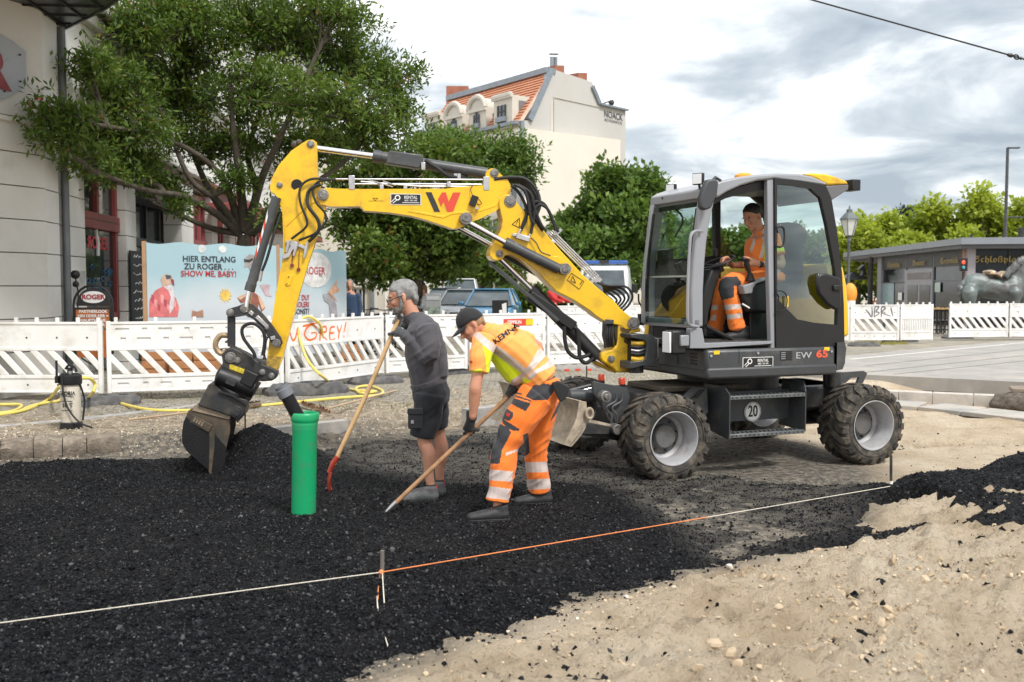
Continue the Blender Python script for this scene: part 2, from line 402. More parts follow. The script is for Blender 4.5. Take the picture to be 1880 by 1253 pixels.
def t_asphalt(x, y):
 x = np.asarray(x, float); y = np.asarray(y, float)
 n = fbm(x * 2.2, y * 2.2,5,21,0.6)
 sd = sdpoly(x, y, LAYER) + 0.13 * fbm(x * 3.5, y * 3.5,3,41,0.7)
 t = -0.10 + 0.115 * sstep(-0.35,0.12, sd)
 t = t + 0.022 * sstep(0.0,0.5, sd)
 sT = sdpoly(x, y, THICK) + 0.1 * n; t = t + 0.065 * sstep(-0.10,0.30, sT) + 0.03 * sstep(-0.02,0.30, sT) * sstep(7.0,6.4, y)
 t = t - 0.035 * sstep(-0.25,0.15, sdpoly(x, y, HOLE) + 0.2 * n) * (0.8 + 1.2 * vn(x * 5, y * 5,50))
 ex = sstep(0.1,0.6, sdpoly(x, y, G((1100,840),(1650,860),(1660,930),(1500,960),(1100,900))) + 0.3 * n)
 t = t - 0.03 * ex * (0.5 + 1.5 * vn(x * 3, y * 3,51))
 r = np.hypot(x + 2.42,(y - 9.38)); t = t + 0.40 * np.clip(1 - r / 0.74,0,1) ** 0.9 * (r < 0.74)
 t = t + heap(x, y, 250,872,0.07,1.3,0.5)
 t = t + heap(x, y, 700,945,0.10,0.22,0.15) + heap(x, y, 1085,935,0.10,0.34,0.22) + heap(x, y, 740,925,0.05,0.5,0.3)
 t = t + heap(x, y, 985,925,0.05,0.3,0.2)
 t = t + heap(x, y, 1740,925,0.24,0.75,0.42) + heap(x, y, 1880,888,0.20,0.5,0.4) + heap(x, y, 1600,960,0.07,0.4,0.25)
 t = t + heap(x, y, 1640,1000,0.03,0.5,0.12)
 t = t - 0.30 * sstep(-0.08,0.06, sdpoly(x, y, ISLE) + 0.08 * n)
 t = np.maximum(t, -0.05 + 0.075 * sstep(-0.12,0.05, sdpoly(x, y, PATCH) + 0.28 * fbm(x * 5, y * 5,3,77)))
 t = t + 0.028 * n + 0.014 * fbm(x * 14, y * 14,3,23,0.8)
 t = t + 0.008 * np.sin((x * 0.55 + y * 0.85) * 26 + 5 * n) * sstep(0.05,0.3, vn(x * 0.9, y * 0.9,88))
 return t
# boots stand in the loose mix
FEET = []
for u_, v_, Y_ in ((895,955,7.10),(862,953,7.08),(985,924,7.58),(957,921,7.55),(775,920,7.70),(752,918,7.68),(792,910,7.96),(772,906,7.94)):
 p_ = pY(u_, v_, Y_); FEET.append((p_.x, p_.y, p_.z))
def z_asphalt(x, y):
 z = z_ground(x, y, False) + t_asphalt(x, y)
 w = np.exp(-((np.abs(np.asarray(x) + 2.92) / 0.46) ** 4 + (np.abs(np.asarray(y) - 8.72) / 0.42) ** 4)); z = z * (1 - w) + (0.005 + 0.25 * (z - 0.1)) * w
 for fx, fy, fz in FEET:
  w = np.exp(-(np.hypot(np.asarray(x) - fx, np.asarray(y) - fy) / 0.22) ** 3); z = z * (1 - w) + (fz - 0.008) * w
 return z
def asphalt_mat():
 m = bpy.data.materials.new('asphalt_mix'); m.use_nodes = True; nt = m.node_tree; b = nt.nodes['Principled BSDF']
 b.inputs['Roughness'].default_value = 0.6; b.inputs['Specular IOR Level'].default_value = 0.07
 t = nt.nodes.new('ShaderNodeTexCoord'); P = t.outputs['Object']
 vo = nt.nodes.new('ShaderNodeTexVoronoi'); vo.inputs['Scale'].default_value = 75; nt.links.new(P, vo.inputs['Vector'])
 sp = nt.nodes.new('ShaderNodeSeparateColor'); nt.links.new(vo.outputs['Color'], sp.inputs[0])
 c = ramp(nt, sp.outputs[0], [(0.0,(0.0035,0.0036,0.0042)),(0.7,(0.009,0.0095,0.011)),(0.93,(0.022,0.023,0.026)),(1.0,(0.07,0.07,0.07))])
 big = noise(nt, P, 1.1,5,0.65)
 c = mixc(nt, ramp(nt, big, [(0.45,0.0),(0.75,0.30)]), c, (0.045,0.043,0.041))
 at = nt.nodes.new('ShaderNodeAttribute'); at.attribute_name = 'dust'
 c = mixc(nt, fmath(nt, 'MULTIPLY', at.outputs['Fac'], ramp(nt, noise(nt, P, 5,6,0.75), [(0.34,0.05),(0.60,1.0)])), c, (0.125,0.115,0.10))
 nt.links.new(c, b.inputs['Base Color'])
 v2 = nt.nodes.new('ShaderNodeTexVoronoi'); v2.inputs['Scale'].default_value = 60; nt.links.new(P, v2.inputs['Vector'])
 h = fmath(nt, 'ADD', v2.outputs['Distance'], noise(nt, P, 140,3,0.6))
 bn = nt.nodes.new('ShaderNodeBump'); bn.inputs['Strength'].default_value = 1.0; bn.inputs['Distance'].default_value = 0.012
 nt.links.new(h, bn.inputs['Height']); nt.links.new(bn.outputs[0], b.inputs['Normal'])
 return m
MASPH = asphalt_mat()
asph, aco = sheet('asphalt_layer', np.arange(-7.4,6.6,0.032), np.arange(3.2,13.6,0.032), z_asphalt, MASPH, lambda X, Y: z_asphalt(X, Y) > z_ground(X, Y) - 0.03)
asph['kind'] = 'structure'
ax_, ay_ = aco[:, 0], aco[:, 1]
dust = sstep(-0.2,0.4, sdpoly(ax_, ay_, G((560,835),(640,802),(1040,785),(1330,868),(1600,905),(1560,990),(1300,1040),(1100,900),(800,895),(640,870))))
da = asph.data.attributes.new('dust', 'FLOAT', 'POINT'); da.data.foreach_set('value', dust)
def zt(x, y): return float(max(z_asphalt(x, y), z_ground(x, y)))
# loose chunks of the mix and stones in the sand: scattered, nobody could count them
def scatter(name, x, y, z, s, m, seed, flat=0.7):
 me = bpy.data.meshes.new(name); co = np.stack([x, y, z], 1); me.vertices.add(len(co)); me.vertices.foreach_set('co', co.ravel())
 a = me.attributes.new('sz', 'FLOAT', 'POINT'); a.data.foreach_set('value', s)
 o = bpy.data.objects.new(name, me); C.objects.link(o); me.materials.append(m); ROOTM[o.name] = Matrix()
 g = bpy.data.node_groups.new(name, 'GeometryNodeTree'); g.interface.new_socket('Geometry', in_out='INPUT', socket_type='NodeSocketGeometry')
 g.interface.new_socket('Geometry', in_out='OUTPUT', socket_type='NodeSocketGeometry')
 gi = g.nodes.new('NodeGroupInput'); go = g.nodes.new('NodeGroupOutput'); ip = g.nodes.new('GeometryNodeInstanceOnPoints')
 ic = g.nodes.new('GeometryNodeMeshIcoSphere'); ic.inputs['Radius'].default_value = 1.0; ic.inputs['Subdivisions'].default_value = 1
 sp = g.nodes.new('GeometryNodeSetPosition'); rv = g.nodes.new('FunctionNodeRandomValue'); rv.data_type = 'FLOAT_VECTOR'
 rv.inputs[0].default_value = (-.28,-.28,-.28); rv.inputs[1].default_value = (.28,.28,.28); rv.inputs['Seed'].default_value = seed
 g.links.new(ic.outputs[0], sp.inputs[0]); g.links.new(rv.outputs[0], sp.inputs['Offset'])
 rr = g.nodes.new('FunctionNodeRandomValue'); rr.data_type = 'FLOAT_VECTOR'; rr.inputs[1].default_value = (6.28,6.28,6.28)
 rs = g.nodes.new('FunctionNodeRandomValue'); rs.data_type = 'FLOAT_VECTOR'; rs.inputs[0].default_value = (0.6,0.6,0.45); rs.inputs[1].default_value = (1.3,1.2,0.95)
 na = g.nodes.new('GeometryNodeInputNamedAttribute'); na.data_type = 'FLOAT'; na.inputs[0].default_value = 'sz'
 mu = g.nodes.new('ShaderNodeVectorMath'); mu.operation = 'SCALE'
 g.links.new(rs.outputs[0], mu.inputs[0]); g.links.new(na.outputs[0], mu.inputs['Scale'])
 g.links.new(gi.outputs[0], ip.inputs['Points']); g.links.new(sp.outputs[0], ip.inputs['Instance'])
 g.links.new(rr.outputs[0], ip.inputs['Rotation']); g.links.new(mu.outputs[0], ip.inputs['Scale'])
 sm = g.nodes.new('GeometryNodeSetMaterial'); sm.inputs['Material'].default_value = m
 g.links.new(ip.outputs[0], sm.inputs[0]); g.links.new(sm.outputs[0], go.inputs[0])
 mo = o.modifiers.new('scatter', 'NODES'); mo.node_group = g; o['kind'] = 'stuff'; return o
def randmat(name, stops, rough=0.7):
 m = bpy.data.materials.new(name); m.use_nodes = True; nt = m.node_tree; b = nt.nodes['Principled BSDF']; b.inputs['Roughness'].default_value = rough
 oi = nt.nodes.new('ShaderNodeObjectInfo'); c = ramp(nt, oi.outputs['Random'], stops); nt.links.new(c, b.inputs['Base Color']); b.inputs['Specular IOR Level'].default_value = 0.10
 return m
MCHUNK = randmat('asphalt_chunks', [(0,(0.0035,0.0037,0.0044)),(0.6,(0.009,0.0096,0.0115)),(0.90,(0.024,0.026,0.030)),(1,(0.10,0.10,0.10))], 0.55)
def pts_in(n, y0, y1, spread=0.60):
 """more points per square metre near the camera"""
 t = rng.random(n); y = (y0 ** -0.6 + t * (y1 ** -0.6 - y0 ** -0.6)) ** (-1 / 0.6); x = (rng.random(n) * 2 - 1) * (spread * y + 0.5); return x, y
x, y = pts_in(230000,3.7,12.5)
za, zg = z_asphalt(x, y), z_ground(x, y)
edge = (za - zg); k = edge > 0.001 + 0.006 * rng.random(len(x)); x, y, za = x[k], y[k], za[k]
s = 0.003 + 0.008 * rng.random(len(x)) ** 3.5
big = rng.random(len(x)) < 0.012; s[big] = rng.uniform(0.012,0.020, big.sum())
scatter('asphalt_chunks', x, y, za + 0.001, s, MCHUNK, 3)
tag(bpy.data.objects['asphalt_chunks'], 'loose black asphalt crumbs covering the raked layer', 'asphalt crumbs')
# black crumbs strewn over sand near the layer's edge
x, y = pts_in(60000,3.8,12.0); d = np.abs(z_asphalt(x, y) - z_ground(x, y)); a = z_asphalt(x, y) - z_ground(x, y)
k = (a < 0) & (rng.random(len(x)) < np.exp(a / 0.018) * 0.55); x, y = x[k], y[k]
scatter('strewn_crumbs', x, y, z_ground(x, y) + 0.002,0.004 + 0.012 * rng.random(len(x)) ** 3, MCHUNK, 5)
tag(bpy.data.objects['strewn_crumbs'], 'black crumbs strewn on the sand along the asphalt edge', 'asphalt crumbs')
MPEB = randmat('pebbles', [(0,(0.38,0.285,0.185)),(0.6,(0.50,0.395,0.27)),(0.95,(0.56,0.46,0.335)),(1,(0.70,0.65,0.58))], 0.9)
x, y = pts_in(90000,3.7,11.5); yfp = np.interp(x, FX, FY); k = (y < yfp + 0.15) & (z_asphalt(x, y) < z_ground(x, y))
k &= rng.random(len(x)) < 0.06 + 0.26 * sstep(0,0.35, fbm(x * 1.3, y * 1.3,2,60)); x, y = x[k], y[k]
s = 0.0025 + 0.011 * rng.random(len(x)) ** 4
scatter('pebbles', x, y, z_ground(x, y), s, MPEB, 6); tag(bpy.data.objects['pebbles'], 'sand coloured pebbles and clods in the loose sand', 'pebbles')
x, y = pts_in(60000,3.7,10.5); yfp = np.interp(x, FX, FY); k = (y < yfp + 0.1) & (z_asphalt(x, y) < z_ground(x, y) - 0.004)
k &= rng.random(len(x)) < 0.22 * sstep(0.08,0.42, fbm(x * 2.4, y * 2.4,3,66)); x, y = x[k], y[k]; s = 0.006 + 0.022 * rng.random(len(x)) ** 3
scatter('sand_clods', x, y, z_ground(x, y) - 0.25 * s, s, randmat('sand_clod', [(0,(0.40,0.305,0.20)),(1,(0.56,0.45,0.32))], 0.95),16); tag(bpy.data.objects['sand_clods'], 'crumbly sand clods churned up over the pale sand', 'sand clods')
MRUB = randmat('rubble', [(0,(0.20,0.155,0.11)),(0.45,(0.38,0.315,0.235)),(0.85,(0.54,0.46,0.365)),(1,(0.66,0.62,0.55))], 0.9)
n = 30000; x = rng.uniform(-6.5,4, n); yb_ = np.interp(x, BX, BY); y = yb_ + rng.uniform(-0.12,3.2, n)
k = rng.random(n) < np.exp(-np.abs(y - yb_ - 0.1) / 0.9) * 0.8 + 0.15; x, y = x[k], y[k]
scatter('rubble', x, y, z_ground(x, y),0.004 + 0.015 * rng.random(len(x)) ** 3, MRUB, 8); tag(bpy.data.objects['rubble'], 'brown rubble and grit on the dug strip below the barriers', 'rubble')
# stones one can pick out
def rock(name, u, v, s, m, label, cat='stone', group=None, z=None):
 p = pZ(u, v, 0.05); z0 = zt(p.x, p.y) if z is None else z
 p = pZ(u, v, z0); b = MB(); b.ball((0,0,0),(s, s * 0.8, s * 0.62),9,6)
 r0 = random.Random(int(u * 7 + v)); dirs = [(V((r0.gauss(0,1), r0.gauss(0,1), r0.gauss(0,1))).normalized(), r0.uniform(0.55,0.85)) for _ in range(7)]
 for i, q in enumerate(b.v):
  q = V(q)
  for d, h in dirs:
   e = q.dot(d) - h * s * 0.8
   if e > 0: q = q - d * e
  b.v[i] = tuple(q + V((p.x, p.y, z0 + s * 0.25)))
 o = b.build(name, m, None, smooth=25, weld=True); return tag(o, label, cat, group)
MSAND = mat('sandstone_clod', (0.46,0.36,0.25),0.95, bump=0.6, bs=40, vs=12)
MPALE = mat('pale_stone', (0.62,0.56,0.48),0.85, bump=0.5, bs=50, vs=14)
for i, (u, v, s, l) in enumerate([(1312,1188,0.045, 'upright sandy stone at the tip of the front clod group'),(1340,1205,0.05, 'broad sandy stone in the middle of the front clod group'),
  (1356,1223,0.036, 'round sandy stone nearest the camera in the front clod group'),(1340,1043,0.03, 'pale stone on the edge where asphalt meets sand'),
  (1238,1090,0.026, 'second pale stone lower down on the edge between asphalt and sand'),
  (1716,1088,0.022, 'white stone lying on open sand at the right'),(1150,1098,0.02, 'small pale stone at the foot of the asphalt heap'),
  (1430,1118,0.03, 'flat sandy clod in the middle of the open sand')]):
 rock('stone', u, v, s, MSAND if i < 3 or i == 7 else MPALE, l)
for u, v, s, l in [(1612,1075,0.05, 'black asphalt lump lying alone on the open sand'),(1508,1080,0.03, 'small black asphalt lump left of the larger one on the sand'),(1742,992,0.03, 'black lump beside the dark patch at the right edge')]:
 rock('asphalt_lump', u, v, s, MCHUNK, l, 'asphalt lump')
#  EXCAVATOR
def crop(ox, oy, s): return lambda x, y: (ox + x / s, oy + y / s)
c4 = crop(300,240,3.9167); c5 = crop(300,520,2.848); c6 = crop(640,240,3.4815); c8 = crop(960,540,2.611)
cc = crop(1160,280,3.9167); ck = crop(1000,540,7.2308); cw = crop(1000,660,5.2219); cs = crop(1280,640,4.7); cd_ = crop(1180,420,5.696)
YEL = mat('yellow_paint', (0.80,0.48,0.006),0.34, var=0.06, vs=2, dirt=(0.40,0.22,0.03), dirt_amt=0.40, ds=5, coat=0.3, bump=0.05, bs=30)
YELD = mat('yellow_worn', (0.78,0.48,0.012),0.48, var=0.10, vs=4, dirt=(0.16,0.10,0.03), dirt_amt=0.55, ds=6, coat=0.1)
GRY = mat('grey_paint', (0.045,0.049,0.053),0.45, var=0.10, vs=3, dirt=(0.14,0.13,0.12), dirt_amt=0.35, ds=4, coat=0.1)
GRYD = mat('dark_grey_steel', (0.022,0.023,0.025),0.55, var=0.2, vs=6, dirt=(0.09,0.075,0.055), dirt_amt=0.55, ds=7)
LGRY = mat('light_grey_paint', (0.27,0.28,0.305),0.38, var=0.05, vs=2, coat=0.2)
BLK = mat('black_plastic', (0.009,0.009,0.010),0.5, var=0.15, vs=6)
RUB = mat('black_rubber', (0.012,0.012,0.013),0.62, var=0.2, vs=20, bump=0.2, bs=120)
CHR = mat('chrome_rod', (0.72,0.72,0.74),0.16,1.0, var=0.04)
ZNC = mat('zinc_steel', (0.52,0.52,0.53),0.38,0.9, var=0.15, vs=15)
PIN = mat('pin_steel', (0.26,0.25,0.24),0.5,0.8, var=0.3, vs=25, dirt=(0.06,0.05,0.04), dirt_amt=0.5, ds=20)
TYR = mat('tyre_rubber', (0.030,0.028,0.025),0.85, var=0.25, vs=8, dirt=(0.20,0.165,0.125), dirt_amt=0.62, ds=9, bump=0.3, bs=80)
RIM = mat('rim_paint', (0.36,0.36,0.37),0.45, var=0.10, vs=6, dirt=(0.20,0.17,0.14), dirt_amt=0.45, ds=7)
HUB = mat('hub_grey', (0.10,0.10,0.10),0.6, var=0.2, vs=8, dirt=(0.17,0.15,0.12), dirt_amt=0.5, ds=10)
MUD = mat('muddy_steel', (0.40,0.33,0.25),0.8, var=0.25, vs=9, dirt=(0.14,0.11,0.08), dirt_amt=0.55, ds=12, bump=0.4, bs=50)
BKT = mat('bucket_steel', (0.050,0.042,0.032),0.55, var=0.3, vs=6, dirt=(0.17,0.11,0.055), dirt_amt=0.5, ds=5)
BKTB = mat('bucket_black', (0.007,0.007,0.008),0.4, var=0.3, vs=8, bump=0.5, bs=60)
BKTL = mat('bucket_band', (0.26,0.20,0.14),0.6, var=0.25, vs=10, dirt=(0.08,0.06,0.04), dirt_amt=0.5, ds=12)
WHT = mat('white_print', (0.78,0.78,0.76),0.5, var=0.04)
REDP = mat('red_print', (0.62,0.06,0.03),0.5, var=0.05)
BLKP = mat('black_print', (0.012,0.012,0.013),0.5, var=0.05)
YPR = mat('yellow_print', (0.85,0.55,0.02),0.5, var=0.05)
GLS = glassmat('cab_glass', (0.86,0.95,0.92),0.05,0.92)
GLSD = glassmat('tinted_glass', (0.60,0.80,0.75),0.08,0.85)
LENS = mat('lamp_lens', (0.75,0.77,0.80),0.15, var=0.05, coat=0.5)
Pf = pZ(1238,884,0.0); Pr = pZ(1604,853,0.0)
ea = V((Pr.x - Pf.x, Pr.y - Pf.y, 0)); WB = ea.length; ea.normalize(); eb = V((-ea.y, ea.x, 0)); HW = 1.08
Cx = (Pf + Pr) / 2 + eb * HW; TH = math.atan2(ea.y, ea.x)
EX = thing('wheeled_excavator', 'yellow and grey wheeled excavator with its long boom reaching left over the black asphalt', 'excavator', (Cx.x, Cx.y, 0), TH)
def L(a, b, z): return Cx + ea * a + eb * b + V((0,0, z))
def X(u, v, b):
 return pP(u, v, L(0, b, 0), eb)
def Xa(u, v, b):
 p = X(u, v, b) - Cx; return p.dot(ea), p.z
K = V((1.12,9.70,0)); PHI = R(9.3)
e1 = V((-math.cos(PHI),-math.sin(PHI),0)); nn = V((math.sin(PHI),-math.cos(PHI),0))
def B(uv, off=0.0): return pP(uv[0], uv[1], K + nn * off, nn)
def plate(name, pts, h, m, parent=EX, bevel=0.008, off=0.0, **k):
 b = MB(); b.prism([B(p, off + h) for p in pts], nn * (-2 * h)); return b.build(name, m, parent, bevel=bevel, **k)
def pinat(uv, r, h, off=0.0, name='pin', m=PIN, parent=EX):
 b = MB(); c = B(uv, off); b.cyl(c - nn * h, c + nn * h, r, seg=18); b.cyl(c + nn * h, c + nn * (h + 0.012), r * 0.62, seg=12)
 return b.build(name, m, parent, bevel=0.004)
px = lambda n, Y=9.4: n * Y / F
# boom sections
upper = [c6(1035,352), c6(1012,302), c6(985,290), c6(960,268), c6(940,245), c6(915,241), c6(888,252), c6(877,275), c6(876,300), c6(870,350), c6(720,358), c6(620,372), c6(60,374), c4(1430,420), c4(1250,418),
         c4(1180,412), c4(1130,425), c4(1104,458), c4(1108,495), c4(1130,530), c4(1200,547), c4(1420,545), c6(100,512), c6(250,522), c6(400,545), c6(500,572), c6(600,605), c6(665,628), c6(710,625), c6(770,592), c6(850,560), c6(940,515), c6(985,480), c6(1005,440), c6(1035,400)]
ub = plate('upper_boom', upper, 0.105, YEL)
plate('boom_rib', [c6(380,508), c6(470,520), c6(600,545), c6(660,520), c6(740,515), c6(830,505), c6(930,470), c6(968,430), c6(975,445), c6(945,485), c6(840,520), c6(740,530), c6(665,537), c6(605,562), c6(470,536), c6(380,520)], 0.109, YEL, ub, 0.004)
for x0 in (75,240):
 b = MB(); b.prism([B(c6(x0,376),0.107), B(c6(x0 + 3,376),0.107), B(c6(x0 + 3,500),0.107), B(c6(x0,500),0.107)], nn * -0.004); b.build('weld_seam', YELD, ub)
lower = [c6(1010,407), c6(985,415), c6(966,435), c6(962,470), c6(985,575), c6(975,630), c6(930,720), c6(905,765), c6(903,800), c6(920,825), c6(950,834), c6(985,825), c6(1000,800), c6(1040,792), c6(1100,820), c6(1200,900), c6(1330,1030), c6(1440,1085), c6(1540,1150),
         ck(690,300), ck(830,385), ck(1010,420), ck(1070,470), ck(1130,470), ck(1190,400), ck(1180,340), ck(1110,280), ck(1010,200), c6(1700,1092), c6(1600,1012), c6(1500,925), c6(1335,745), c6(1250,645), c6(1165,560), c6(1075,460), c6(1055,425), c6(1035,410)]
lb = plate('lower_boom', lower, 0.135, YEL)
plate('boss_plate', [c6(1320 + 78 * math.cos(t),880 + 78 * math.sin(t)) for t in np.linspace(0,6.28,19)[:-1]], 0.139, YEL, lb, 0.003)
# side ribs of the kingpost
king = [ck(975,400), ck(1030,420), ck(1130,440), ck(1200,400), ck(1270,465), ck(1278,505), ck(1160,520), ck(1140,560), ck(1150,700), ck(1142,880), ck(1128,950), ck(1140,1045), ck(960,1045), ck(900,985), ck(830,935), ck(770,900), ck(745,850), ck(755,790), ck(800,765), ck(900,740), ck(955,680), ck(972,600)]
kp = plate('kingpost', king, 0.13, YELD, bevel=0.015)
b = MB(); b.prism([B(p, -0.02) for p in [ck(640,880), ck(700,890), ck(960,1045), ck(930,1050), ck(720,960)]], nn * -0.2); b.build('lower_flange', YELD, kp)
b = MB(); b.prism([B(p, -0.05) for p in [ck(820,330), ck(960,350), ck(975,720), ck(850,730), ck(812,560)]], nn * -0.16); b.build('hose_bundle_core', RUB, kp)
plate('hose_clamp', [ck(805,335), ck(920,345), ck(915,400), ck(800,400)], 0.05, GRY, kp, 0.004, off=0.09)
for k, x0 in enumerate((835,868,900,945)):
 b = MB(); b.tube(catmull([B(ck(x0,395),0.10), B(ck(x0 - 12,560),0.12), B(ck(x0 + 8,700),0.10)]),0.013,7); b.build('hose', RUB, kp)
# dirt smear of grease on the kingpost
b = MB(); b.prism([B(p, 0.133) for p in [ck(1000,440), ck(1150,470), ck(1120,520), ck(1135,640), ck(1100,670), ck(1050,640), ck(1060,560), ck(1010,490)]], nn * -0.004); b.build('grease_smear', mat('grease', (0.10,0.06,0.015),0.4, var=0.6, vs=20), kp)
# pivot bracket on the deck
br = [(1137,533),(1300,528),(1420,540),(1505,590),(1522,700),(1520,975),(1300,960),(1140,1000),(1140,900),(1280,890),(1335,860),(1355,760),(1355,660),(1320,615),(1240,600),(1150,585)]
b = MB(); b.prism([X(*ck(x, y),-0.42) for x, y in br], eb * 0.34); sb = b.build('swing_bracket', GRY, EX, bevel=0.008)
b = MB(); b.prism([X(*ck(x, y),-0.30) for x, y in [(1150,600),(1360,600),(1360,900),(1150,900)]], eb * 0.1); b.build('bracket_core', RUB, sb)
for k, (y0, y1, m, r) in enumerate([(650,640, YELD, 0.022),(745,715, ZNC, 0.014),(790,770, RUB, 0.02),(860,850, YELD, 0.024),(700,690, RUB, 0.02)]):
 b = MB(); b.tube(catmull([X(*ck(1148, y0),-0.36), X(*ck(1250, y0 + 10),-0.39), X(*ck(1350, y1),-0.36)]), r, 8); b.build('hose' if m is RUB else 'swing_pipe', m, sb)
b = MB(); b.cyl(X(*ck(1210,960),-0.3), X(*ck(1210,1045),-0.3),0.075); b.build('swing_pin', GRYD, sb)
b = MB(); b.tube([X(*ck(1470,588),-0.44), X(*ck(1505,592),-0.46), X(*ck(1505,840),-0.46), X(*ck(1490,865),-0.44)], 0.006,6); b.build('bracket_handle', ZNC, sb)
# stick
stick = [c4(1075,66), c4(1103,85), c4(1112,330), c4(1135,345), c4(1125,420), c4(1125,500), c4(1165,545), c4(1150,640), c4(1110,750), c4(1040,960), c4(955,1253), c5(690,140), c5(620,400), c5(598,455), c5(560,455), c5(537,435), c5(560,250), c5(590,40),
         c4(805,1200), c4(860,900), c4(862,740), c4(855,600), c4(832,500), c4(800,455), c4(772,440), c4(766,410), c4(775,350), c4(828,250), c4(920,145), c4(1000,90), c4(1040,68)]
st = plate('stick', stick, 0.085, YEL, bevel=0.01)
plate('stick_rib', [c4(1115,505), c4(1035,545), c4(885,690), c4(876,900), c4(868,900), c4(874,684), c4(1030,532), c4(1110,490)], 0.092, YEL, st, 0.003)
b = MB(); b.cyl(B(c4(960,391),0.083), B(c4(960,391),0.0885),0.052, seg=24); b.build('cable_hole', BLK, st)
plate('bracket_tab', [c4(885,1045), c4(930,1035), c4(935,1050), c4(912,1115), c4(885,1120), c4(872,1105)], 0.092, YEL, st, 0.004)
for p in (c4(905,1053), c4(893,1103)): pinat(p, 0.007,0.094,0, 'bolt', BLK, st)
for p, r in ((c4(1062,108),0.036),(c4(841,400),0.028)):
 pinat(p, r, 0.095,0, 'pin', PIN, st)
b = MB(); b.ball(B(c4(945,100),0),0.035); b.ball(B(c4(975,85),0.02),0.03); b.build('grease_fitting', GRYD, st)
plate('worn_tip', [c5(600,452), c5(560,456), c5(537,436), c5(545,378), c5(618,385)], 0.088, mat('worn_yellow', (0.50,0.32,0.04),0.6, var=0.4, vs=18, dirt=(0.07,0.05,0.03), dirt_amt=0.7, ds=16), st, 0.004)
# stick hose manifold
plate('manifold', [c4(880,795), c4(930,790), c4(1045,845), c4(1035,862), c4(960,830), c4(925,865), c4(905,910), c4(860,925), c4(850,905), c4(885,880), c4(915,830), c4(885,812)], 0.012, ZNC, st, 0.002, off=0.10)
for p, q in (((905,790),(885,875)),((965,800),(938,900)),((1035,800),(1015,915))):
 b = MB(); b.tube([B(c4(*p),0.115), B(c4((p[0] + q[0]) / 2,(p[1] + q[1]) / 2),0.115), B(c4(*q),0.115)], [0.012,0.016,0.013], 8); b.build('coupling', ZNC, st)
for p in ((925,970),(972,1000)):
 b = MB(); b.tube([B(c4(p[0] + 5,870),0.1), B(c4(*p),0.095)], 0.003,5); b.cyl(B(c4(*p),0.09), B(c4(*p),0.105),0.017); b.build('dust_cap', mat('dust_cap', (0.18,0.03,0.02),0.5), st)
for pts, r in (([(1200,350),(1060,350),(985,410),(985,520),(1030,640),(1020,700),(920,780)], 0.011),([(1240,352),(1120,365),(1075,430),(1100,520),(1160,590),(1165,660),(1090,740),(975,790)], 0.011),
               ([(1130,385),(1060,420),(1035,470),(1045,550),(1110,640),(1115,720),(1045,800)], 0.016)):
 b = MB(); b.tube(catmull([B(c4(*p),0.15 if 2 < i < len(pts) - 1 else 0.125) for i, p in enumerate(pts)], 5), r, 8); b.build('hose', RUB, st)
pinat(c4(1150,470),0.052,0.125,0, 'pin', PIN)
b = MB(); b.cyl(B(c4(1150,470),0.125), B(c4(1150,470),0.135),0.026, seg=6); b.build('bolt_head', ZNC, EX)
# pipes on the boom
b = MB()
for y0, y1, x0, x1 in ((350,312,1240,945),(385,342,1330,965),(368,356,1420,870)):
 b.tube([B(c4(x0, y0),0.07), B(c6(450, y1),0.07), B(c6(x1, y1 + 4),0.07)], 0.008,8)
b.tube([B(c4(1460,350),0.07), B(c4(1650,405),0.09)], 0.006,6)
b.tube([B(c6(220,322),0.07), B(c6(300,350),0.09)], 0.006,6); b.build('hydraulic_pipes', ZNC, EX)
for p in (c4(1355,375), c4(1570,410), c4(1740,410), c6(20,335), c6(878,340), c6(640,345)):
 b = MB(); c = B(p, 0.085); b.box(c, (0.055,0.05,0.13) if p[0] > 860 or p[0] < 650 else (0.035,0.04,0.05), Matrix.Rotation(PHI, 3, 'Z')); b.build('pipe_clamp', ZNC, EX, bevel=0.004)
b = MB()
for k in range(5):
 b.tube(catmull([B(c6(930,312 + 8 * k),0.10 - 0.04 * k), B(c6(1020,300 + 6 * k),0.11 - 0.05 * k), B(c6(1130,310 + 12 * k),0.13 - 0.05 * k), B(c6(1205 - 14 * k, 390 + 18 * k),0.14 - 0.05 * k), B(c6(1222 - 22 * k, 480 + 5 * k),0.16 - 0.05 * k), B(c6(1200 - 22 * k, 560),0.16 - 0.05 * k), B(c6(1240 - 15 * k, 640 - 8 * k),0.14 - 0.05 * k)], 5),0.016,8)
b.build('hose_loops', RUB, EX)
for k, pts in enumerate([[(1100,640),(1130,560),(1160,490),(1200,455),(1250,470),(1290,540),(1340,650)], [(1165,660),(1180,580),(1195,500),(1225,475),(1270,500),(1300,560),(1325,640)],
                         [(1060,345),(1120,380),(1150,460),(1165,560),(1190,600)], [(1040,350),(1090,400),(1130,480),(1135,560),(1100,640)], [(1080,345),(1160,400),(1190,500),(1230,600),(1265,640)]]):
 b = MB(); b.tube(catmull([B(c6(*p),0.15 + 0.02 * (k % 3)) for p in pts], 6),0.015,8); b.build('hose', RUB, EX)
b = MB()
for k in range(4):
 o = 13 * k
 b.tube([B(c6(1262 + o, 655 - o * 0.45),0.05 - 0.03 * k), B(c6(1560 + o, 950 - o * 0.45),0.05 - 0.03 * k)], 0.008,8)
for p in ((1270,660),(1330,650),(1345,645),(1560,960),(1600,960),(1585,950)): b.box(B(c6(*p),0.04),(0.03,0.05,0.06), Matrix.Rotation(0.75,3, 'Y'))
b.build('hydraulic_pipes', ZNC, EX)
